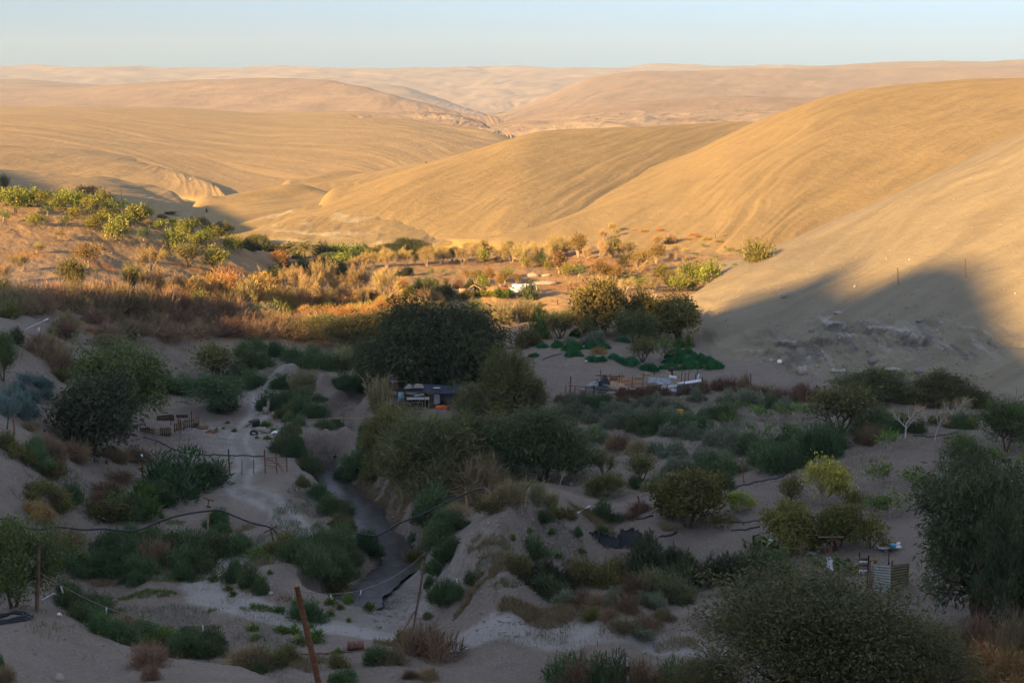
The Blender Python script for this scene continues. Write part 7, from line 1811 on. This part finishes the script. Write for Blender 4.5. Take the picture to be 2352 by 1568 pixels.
MB().box(uu_(1370, 1020, .4), (105 * ku, .04, 80 * ku)).build('board', WOOD_L, root)
MB().box(uu_(1342, 1190, .1), (36 * ku, .04, 340 * ku), 0, 0, -.03).build('board', CARD, root)
tag(root, 'rough fence of corrugated tin and boards beside the dark weeping tree', 'fence')
q = V3(cast(*UC(1590, 885))); kk = mpp(q) * .16477; root = empty('junk_table', q)
MB().box((0, 0, 72 * kk), (310 * kk, .9, 8 * kk), 0, 0, -.07).build('tabletop', WHITE, root)
MB().tube([(-42 * kk, 0, -.1), (-42 * kk, 0, 68 * kk)], .13, 10).build('leg', TURQ, root, True); MB().box((25 * kk, 0, 32 * kk), (32 * kk, .3, 72 * kk)).build('leg', RUST, root)
tag(root, 'makeshift table on two stout legs piled with planks', 'table')
for i, (x_, z_, w_, mt) in enumerate(((-60, 88, 180, WOOD_L), (-30, 100, 210, WOOD), (10, 116, 170, WOOD_R), (-70, 112, 120, WOOD_L))):
    tag(MB().box((0, 0, 0), (w_ * kk, .25, 9 * kk), .1 * (i - 1), 0, -.06).build('plank', mt, None, False, q + np.array([x_ * kk, .1 * (i - 1.5), z_ * kk])), ('pale lowest plank on the makeshift table', 'long middle plank on the makeshift table', 'reddish top plank on the makeshift table', 'short pale plank at the end of the makeshift table')[i], 'plank')
tag(MB().box((0, 0, 0), (84 * kk, .3, 50 * kk), 0, 0, -.06).build('blue_box', BLUE, None, False, q + np.array([25 * kk, -.36, 103 * kk])), 'bright blue box on the front of the makeshift table', 'box')
tag(MB().box((0, 0, 0), (80 * kk, .3, 14 * kk), 0, 0, -.35).build('white_case', WHITE, None, False, q + np.array([110 * kk, 0, 112 * kk])), 'white and black case tilted on the makeshift table', 'case')
q = V3(cast(1772, 1258)); k = mpp(q); root = empty('bucket', q)
MB().tube([(0, 0, 10 * k), (0, 0, 12 * k), (0, 0, 20 * k), (.02, 0, 23 * k)], [4.5 * k, 6.2 * k, 6.5 * k, 4.5 * k], 12).build('pail', WHITE, root, True); MB().tube([(0, 0, -.1), (0, 0, 11 * k)], .05, 6).build('stick', WOOD, root)
tag(root, 'white plastic pail upended on a stick in the prickly pears', 'pail')
q = V3(cast(*UC(490, 940))); k = mpp(q) * .16477; root = empty('low_bench', q)
MB().box((0, 0, 38 * k), (150 * k, .6, 8 * k)).build('board', TARP_G, root); MB().box((-5 * k, 0, 10 * k), (160 * k, .5, 6 * k)).build('lower_board', SACK, root)
for s_ in (-1, 1): MB().box((s_ * 60 * k, 0, 22 * k), (12 * k, .4, 40 * k)).build('leg', WOOD, root)
tag(root, 'low grey bench of boards behind the prickly pears', 'bench')
# ---- black netting above the pond
def LC(cx, cy): return (1148.4 + cx * .3775, 976.1 + cy * .3775)
q = V3(cast(*LC(700, 755))); k = mpp(q) * .3775; root = empty('shade_net', q)
def ln(cx, cy, y=0.0): return np.array([(cx - 700) * k, y, (755 - cy) * k])
MB().sheet(ln(510, 730, .6), ln(620, 750, .2), ln(600, 672, .9), ln(515, 660, 1.2), 10, 6, .06, .03, 3, rag=.25).build('net', TARP_B, root, True)
MB().sheet(ln(600, 752, .1), ln(740, 750, 0), ln(740, 690, .7), ln(610, 690, .8), 10, 6, .06, .03, 4, rag=.3).build('net', TARP_B, root, True)
MB().sheet(ln(725, 748, 0), ln(890, 715, .3), ln(840, 655, 1.0), ln(740, 645, 1.0), 10, 6, .06, .03, 5, rag=.2).build('net', TARP_B, root, True)
for cx, t in ((515, 655), (610, 670), (735, 640), (845, 650)): MB().tube([ln(cx, 770, .8), ln(cx, t, .9)], .04, 5).build('stake', WOOD, root)
tag(root, 'torn black netting hung along the back of the pond hollow', 'net')
# ---- culvert pipe
q = V3(cast(770.5, 1047)); o = MB(); th = np.linspace(0, 2 * math.pi, 19)
root = empty('culvert_pipe', q)
MB().tube([(0, .5, 0), (0, -.35, 0)], .27, 14, False).build('pipe', HOSE, root, True); MB().tube(np.stack([np.cos(th) * .27, 0 * th - .35, np.sin(th) * .27], 1), .03, 5, False).build('rim', TIN, root); MB().tube([(0, .3, 0), (0, .28, 0)], .26, 14).build('dark_inside', TARP_B, root)
tag(root, 'black culvert pipe poking from the earth crossing above the stream', 'pipe')
# ---- crates
for px, py, lb in ((1561, 955, 'yellow crate in the middle of the grey shrub field'), (1377, 1014, 'yellow crate at the edge of the lower field near the feathery acacia')):
    q = V3(cast(px, py)); k = mpp(q); root = empty('crate', q, .3); o = MB()
    for s_ in (-1, 1):
        for z_ in range(3):
            o.box((0, s_ * 4 * k, (2 + z_ * 3.4) * k + .25), (14 * k, .04, 2.4 * k)); o.box((s_ * 7 * k, 0, (2 + z_ * 3.4) * k + .25), (.04, 8 * k, 2.4 * k))
    o.build('sides', YELLOW, root); MB().box((0, 0, .27), (14 * k, 8 * k, .05)).build('base', YELLOW, root); MB().tube([(0, 0, -.2), (0, 0, .25)], .08, 6).build('stem', WOOD, root)
    tag(root, lb, 'crate')
a = V3(cast(1326, 1180)); b = V3(cast(1355, 1168)); tag(MB().tube([np.array([0, 0, .08]), b - a + np.array([0, 0, .25])], .075, 8).build('white_pipe', WHITE, None, True, a), 'white pipe lying behind the stony berm', 'pipe')
a = V3(cast(97, 1378)); b = V3(cast(150, 1376)); tag(MB().tube([np.array([0, 0, .05]), (b - a) * .5 + np.array([0, 0, .5]), b - a + np.array([0, 0, .1])], .03, 6).build('white_pipe', WHITE, None, True, a), 'thin white pipe bowed over the back of the near spur', 'pipe')
ground_hose([(48, 1245), (85, 1247), (110, 1253), (143, 1268)], .08, 'pale water pipe on the slope behind the leafy green tree', TARP_G, 'water_pipe')
# ---- stones and boulders
def QC(cx, cy): return (1722.6 + cx * .293, 574.2 + cy * .293)
def KC(cx, cy): return (574.2 + cx * .3775, 976.1 + cy * .3775)
def JC(cx, cy): return (cx * .3409, 1033.6 + cy * .3409)
def GC(cx, cy): return (401.9 + cx * .2014, 717.8 + cy * .2014)
for i, (pt, w_, h_, mt, lb) in enumerate((
    (QC(265, 370), 15, 14, ROCK, 'pinkish boulder alone on the dune at the shadow edge'), (QC(235, 885), 13, 8, VANW, 'white rock low on the dune by the dead brush'), (QC(160, 875), 14, 9, ROCK, 'pale split rock next to the white dune rock'),
    (QC(965, 880), 24, 15, ROCKG, 'big grey boulder under the broken ledges'), (QC(410, 960), 28, 18, ROCK, 'pale block at the foot of the broken ledges, nearest the white rock'), (QC(700, 955), 40, 9, ROCK, 'long pale ledge block above the wide dark bushes'),
    (QC(1120, 945), 44, 8, ROCK, 'longest pale ledge block, over the second dark bush'), (QC(1320, 965), 24, 13, ROCKG, 'grey rounded boulder beyond the longest ledge block'), (QC(1500, 575), 14, 6, ROCK, 'small pale rock high on the shaded dune'), (QC(1470, 640), 8, 8, ROCK, 'tiny pale rock under the high dune rock'),
    (QC(480, 640), 12, 10, ROCKG, 'grey rock amid the upper broken ledges'), (QC(690, 500), 22, 7, ROCK, 'flat pale rock at the upper end of the ledges'), (QC(2080, 345), 5, 5, ROCK, 'small sunlit stone beyond the shadow peak'), (QC(1250, 80), 5, 4, ROCK, 'small sunlit stone above the two dune stakes'), (QC(820, 290), 6, 5, ROCK, 'small stone at the finger of shade on the dune'),
    (QC(1340, 560), 26, 8, ROCKG, 'dark-shadowed rock shelf on the shaded dune'), (QC(1600, 1000), 36, 10, ROCK, 'pale rubble block above the bare pale trees'), (QC(520, 915), 14, 7, ROCK, 'pale chip of rock between the ledge blocks'),
    (SC_(1620, 440), 20, 14, ROCK, 'squared pale block on the sand under the huge acacia'), (KC(125, 1030), 13, 8, ROCK, 'pale stone on the mound inside the road bend'), (KC(780, 1232), 15, 7, ROCKG, 'flat grey stone on the verge above the dirt road'), (LC(872, 1385), 13, 7, ROCK, 'pale stone at the far edge of the dirt road'),
    ((1312, 1112), 9, 6, ROCK, 'pale round stone by the leafless sapling'), (JC(1822, 975), 13, 9, ROCK, 'rounded stone on the bank above the dirt road bend'), (GC(930, 1155), 9, 6, ROCK, 'stone nearest the sand track by the dead stump'), (GC(1125, 1160), 12, 7, ROCK, 'stone on the far side of the dead stump'), (KC(345, 690), 10, 7, ROCK, 'stone by the wheel tracks under the hose'),
    (JC(400, 1112), 12, 8, VANW, 'white rock on the crest of the near spur'), (JC(405, 1550), 22, 18, ROCK, 'crusty pale rock at the bottom of the near spur'), (JC(980, 1545), 14, 8, VANW, 'white scrap stone by the dry twigs on the spur'), (KC(1450, 605), 8, 7, ROCK, 'yellowish stone on the berm flank'),
    (CC(1690, 890), 32, 9, ROCKG, 'flat grey slab on the sunlit flat beyond the van'), (CC(1900, 880), 26, 6, ROCKG, 'second flat grey slab towards the slope orchard'), ((1505, 683), 26, 8, ROCKG, 'grey rubble pile on the orange straw by the broad trees'), ((1345, 832), 9, 8, ROCK, 'pale stone on the sand above the corral'),
    (CC(1880, 1010), 70, 9, ROCKG, 'long low grey stone bank between the slabs and the canes'), ((438, 413), 7, 4, ROCKG, 'lone dark boulder on the wide sunlit plain'), ((1120, 795), 10, 8, ROCK, 'pair-like pale stones behind the crop patches'), ((1300, 842), 6, 5, ROCK, 'tiny pale stone between spur and corral'))):
    c_ = cast(*pt)
    if c_ is None: continue
    q = V3(c_); k = mpp(q); W_ = w_ * k; H_ = h_ * k
    o = MB(); o.rock((0, 0, 0), (W_, max(H_, W_ * .45), H_ * 1.25), 20 + i)
    tag(o.build('boulder' if w_ > 11 else 'stone', mt, None, False, q + np.array([0, 0, H_ * .3])), lb, 'rock')

# ================================================================== stream water, grass, pebbles
def strip(name, P, half, z, mat, kind, wob=.4, seed=1, sub=10):
    k = len(P); Q = cr(P, np.linspace(0, k - 1, (k - 1) * sub + 1)); T = nrm(np.gradient(Q, axis=0)); N = np.stack([-T[:, 1], T[:, 0]], 1)
    m = 13; V = []
    for j in range(m):
        f = -1 + 2 * j / (m - 1); s_ = half + wob * fbm(np.arange(len(Q)) / 7.0, np.full(len(Q), np.sign(f) * 3.0), seed, 3)
        xy = Q + N * (f * s_)[:, None]; V.append(np.concatenate([xy, np.full((len(Q), 1), z) if np.isscalar(z) else z(xy)[:, None]], 1))
    V = np.transpose(np.array(V), (1, 0, 2)).reshape(-1, 3)
    return tag(add_obj(name, mesh_np(name, V, grid_faces(len(Q), m), True, None, [mat])), kind=kind)
kw = NT('stream_water'); kw.base(kw.ramp(kw.noise(kw.pos(), 1.3, 5, .65), [(.4, (0.030, 0.026, 0.028)), (.62, (0.075, 0.062, 0.055))])); kw.b.inputs['Roughness'].default_value = .36; kw.b.inputs['Specular IOR Level'].default_value = .2
kw.bump(kw.noise(kw.mapping(kw.pos(), (1, 1, 1)), 2.0, 3, .5, 1.5), .2, .10)
strip('stream', STREAM, 1.6, -1.38, kw.m, 'structure', .7, 4)

def scatter(name, mat, patches, L, W, seed, up=1.0, kind='stuff'):
    rng = np.random.default_rng(seed); C = []; Lh = []
    for px, py, rx, ry, n_ in patches:
        c = cast(px, py)
        if c is None: continue
        e = cast(px, py - ry); e2 = cast(px, py + ry)
        if e is None or e2 is None: continue
        k = mpp(V3(c)); a = rng.random(n_) * 6.28; r = np.sqrt(rng.random(n_))
        x_ = c.x + np.cos(a) * r * rx * k; y_ = c.y + np.sin(a) * r * np.where(np.sin(a) > 0, min(abs(e.y - c.y), rx * k * 3), min(abs(c.y - e2.y), rx * k * 3))
        keep = fbm(x_ / 1.6, y_ / 1.6, seed, 3) > -.08
        C.append(np.stack([x_, y_, gz(x_, y_) - .03], 1)[keep])
    C = np.concatenate(C); m = len(C)
    g = Geo(); D = rng.normal(size=(m, 3)) * .38 + np.array([0, 0, up])
    g.leaves(C, D, L * (.5 + rng.random(m)), W, rng)
    return tag(add_obj(name, g.mesh(name, mat)), kind=kind)
scatter('dry_grass', LM['straw'], [KP + (0,) if False else KP for KP in [
    (*KC(760, 380), 40, 30, 2600), (*KC(830, 450), 40, 25, 2200), (*KC(940, 430), 35, 25, 1800), (*KC(700, 320), 30, 25, 1600), (*KC(900, 580), 45, 15, 1500), (*KC(1000, 850), 20, 30, 1500), (*KC(1400, 1000), 40, 35, 2200), (*KC(1330, 1120), 40, 30, 2200), (*KC(1500, 850), 60, 25, 1600), (*KC(1450, 700), 50, 15, 1200),
    (*LC(100, 1130), 60, 25, 2400), (*LC(300, 1180), 60, 25, 1800), (*LC(600, 600), 70, 7, 1600), (*LC(950, 630), 60, 8, 1500), (*LC(700, 660), 40, 6, 900), (*LC(1250, 900), 30, 12, 900), (*LC(500, 1130), 60, 20, 1500), (*KC(350, 1480), 90, 20, 2600), (*KC(850, 1340), 40, 4, 500), (*KC(260, 1080), 40, 10, 500), (880, 950, 45, 18, 1800), (905, 985, 35, 20, 1400), (860, 1000, 20, 20, 800),
    (*JC(1090, 830), 25, 6, 600), (*JC(1620, 530), 35, 8, 700), (*JC(700, 910), 40, 5, 400), (*JC(1780, 760), 25, 5, 300), (1330, 655, 60, 8, 1500), (1480, 690, 40, 6, 700), (1290, 640, 60, 6, 700), (1200, 660, 30, 5, 400), (2250, 1480, 60, 30, 1500), (2320, 1530, 50, 25, 1200), (300, 1230, 250, 60, 500), (250, 1130, 200, 80, 900), (450, 1380, 200, 40, 500), (1250, 880, 90, 50, 500), (1500, 1130, 250, 90, 900), (1950, 1120, 250, 70, 700), (1350, 1450, 250, 40, 900), (1130, 1250, 70, 60, 900), (120, 880, 120, 80, 800), (420, 850, 150, 60, 700), (300, 600, 250, 60, 900), (130, 560, 150, 50, 500), (1560, 1480, 60, 15, 700), (1700, 1440, 60, 20, 700)]], .42, .030, 61)
scatter('green_grass', LM['freshb'] if 'freshb' in LM else LM['green'], [
    (*JC(1150, 860), 90, 10, 1500), (*JC(1020, 970), 80, 10, 1500), (*JC(1700, 700), 35, 8, 500), (*JC(1380, 1090), 30, 6, 250), (*JC(1750, 1070), 45, 7, 500), (*JC(1100, 1260), 80, 15, 1200), (*JC(1330, 1210), 60, 6, 400), (*KC(60, 1110), 30, 6, 300), (*KC(1050, 590), 40, 12, 400), (*KC(920, 890), 20, 8, 400), (*LC(180, 990), 50, 12, 700), (*LC(450, 1010), 70, 15, 700), (*LC(1300, 590), 60, 8, 700), (*JC(1180, 490), 25, 4, 300), (*OC(850, 865), 22, 4, 300), (*JC(550, 1040), 40, 15, 500), (700, 1075, 20, 12, 300), (*KC(640, 400), 30, 20, 500), (*KC(1550, 960), 30, 10, 300), (780, 870, 30, 6, 300)], .26, .035, 62)
scatter('ground_cover', LM['gray'], [(1400, 950, 130, 45, 5200), (1580, 960, 130, 50, 5200), (1480, 1030, 170, 35, 4200), (1650, 1060, 90, 40, 3000), (1780, 1000, 110, 70, 4200), (1300, 1200, 120, 20, 1200), (1400, 1330, 220, 55, 4200), (1600, 1330, 120, 50, 2600),
    (690, 1180, 60, 90, 2600), (640, 1260, 90, 40, 2000), (350, 1290, 200, 45, 3600), (740, 840, 130, 40, 3600), (560, 880, 130, 30, 2600), (1000, 1230, 60, 60, 2000), (1150, 1290, 60, 60, 1500), (200, 1150, 120, 50, 1800), (90, 1080, 90, 40, 1400), (60, 930, 90, 50, 1600), (300, 1440, 180, 50, 2600), (560, 1500, 130, 40, 1500), (1950, 960, 160, 30, 2000), (700, 1010, 60, 40, 1200), (870, 1400, 120, 20, 700)], .40, .040, 63)
scatter('dead_cover', LM['brush'], [(300, 760, 280, 40, 6000), (120, 720, 150, 30, 3000), (600, 750, 220, 30, 5000), (150, 830, 120, 60, 2400), (300, 850, 100, 40, 1400), (250, 1060, 160, 40, 2200), (150, 1230, 120, 40, 1600), (1500, 930, 230, 40, 2600), (1650, 900, 200, 15, 2200), (1850, 900, 120, 15, 1200), (1450, 1080, 200, 40, 1800), (1080, 1170, 80, 30, 1200), (930, 1120, 60, 40, 1200), (1450, 1420, 250, 30, 2200), (1250, 1400, 120, 40, 1400), (1750, 1320, 120, 50, 1400), (1950, 1060, 90, 25, 900), (2100, 1010, 160, 25, 1200), (500, 1440, 250, 60, 1600), (250, 1480, 180, 40, 900), (2250, 1480, 110, 60, 1600), (420, 1010, 120, 50, 800)], .36, .030, 64)
# pebbles
rng = np.random.default_rng(5); C = []; S_ = []
def peb(x0, y0, x1, y1, n_, s0, s1):
    for _ in range(n_):
        c = cast(x0 + (x1 - x0) * rng.random(), y0 + (y1 - y0) * rng.random())
        if c is not None: C.append((c.x, c.y, c.z)); S_.append(s0 + (s1 - s0) * rng.random() ** 3)
peb(0, 1150, 1700, 1560, 1500, .05, .24); peb(1080, 1180, 1350, 1340, 260, .08, .28); peb(0, 700, 900, 1150, 500, .08, .25); peb(1150, 760, 1700, 900, 300, .08, .25); peb(1650, 660, 2340, 910, 900, .08, .5); peb(1720, 720, 2250, 880, 1300, .08, .45); peb(1900, 380, 2340, 640, 260, .10, .4); peb(0, 520, 620, 640, 350, .08, .3); peb(1300, 950, 2340, 1300, 800, .06, .22); peb(850, 1340, 1050, 1440, 500, .08, .4); peb(730, 1080, 960, 1380, 400, .1, .4); peb(1050, 1180, 1300, 1460, 500, .08, .4)
C = np.array(C); S_ = np.array(S_); m = len(C)
oct_ = np.array([(1, 0, 0), (0, 1, 0), (-1, 0, 0), (0, -1, 0), (0, 0, .8), (0, 0, -.8)], float)
Vp = np.repeat(C, 6, 0) + np.tile(oct_, (m, 1)) * np.repeat(S_, 6)[:, None] * (.35 + .35 * rng.random((m * 6, 1))) * np.array([1.2, .9, .7])
f8 = np.array([(0, 1, 4), (1, 2, 4), (2, 3, 4), (3, 0, 4), (1, 0, 5), (2, 1, 5), (3, 2, 5), (0, 3, 5)])
tag(add_obj('pebbles', mesh_np('pebbles', Vp, (np.arange(m)[:, None, None] * 6 + f8).reshape(-1, 3), False, None, [ROCKG])), kind='stuff')
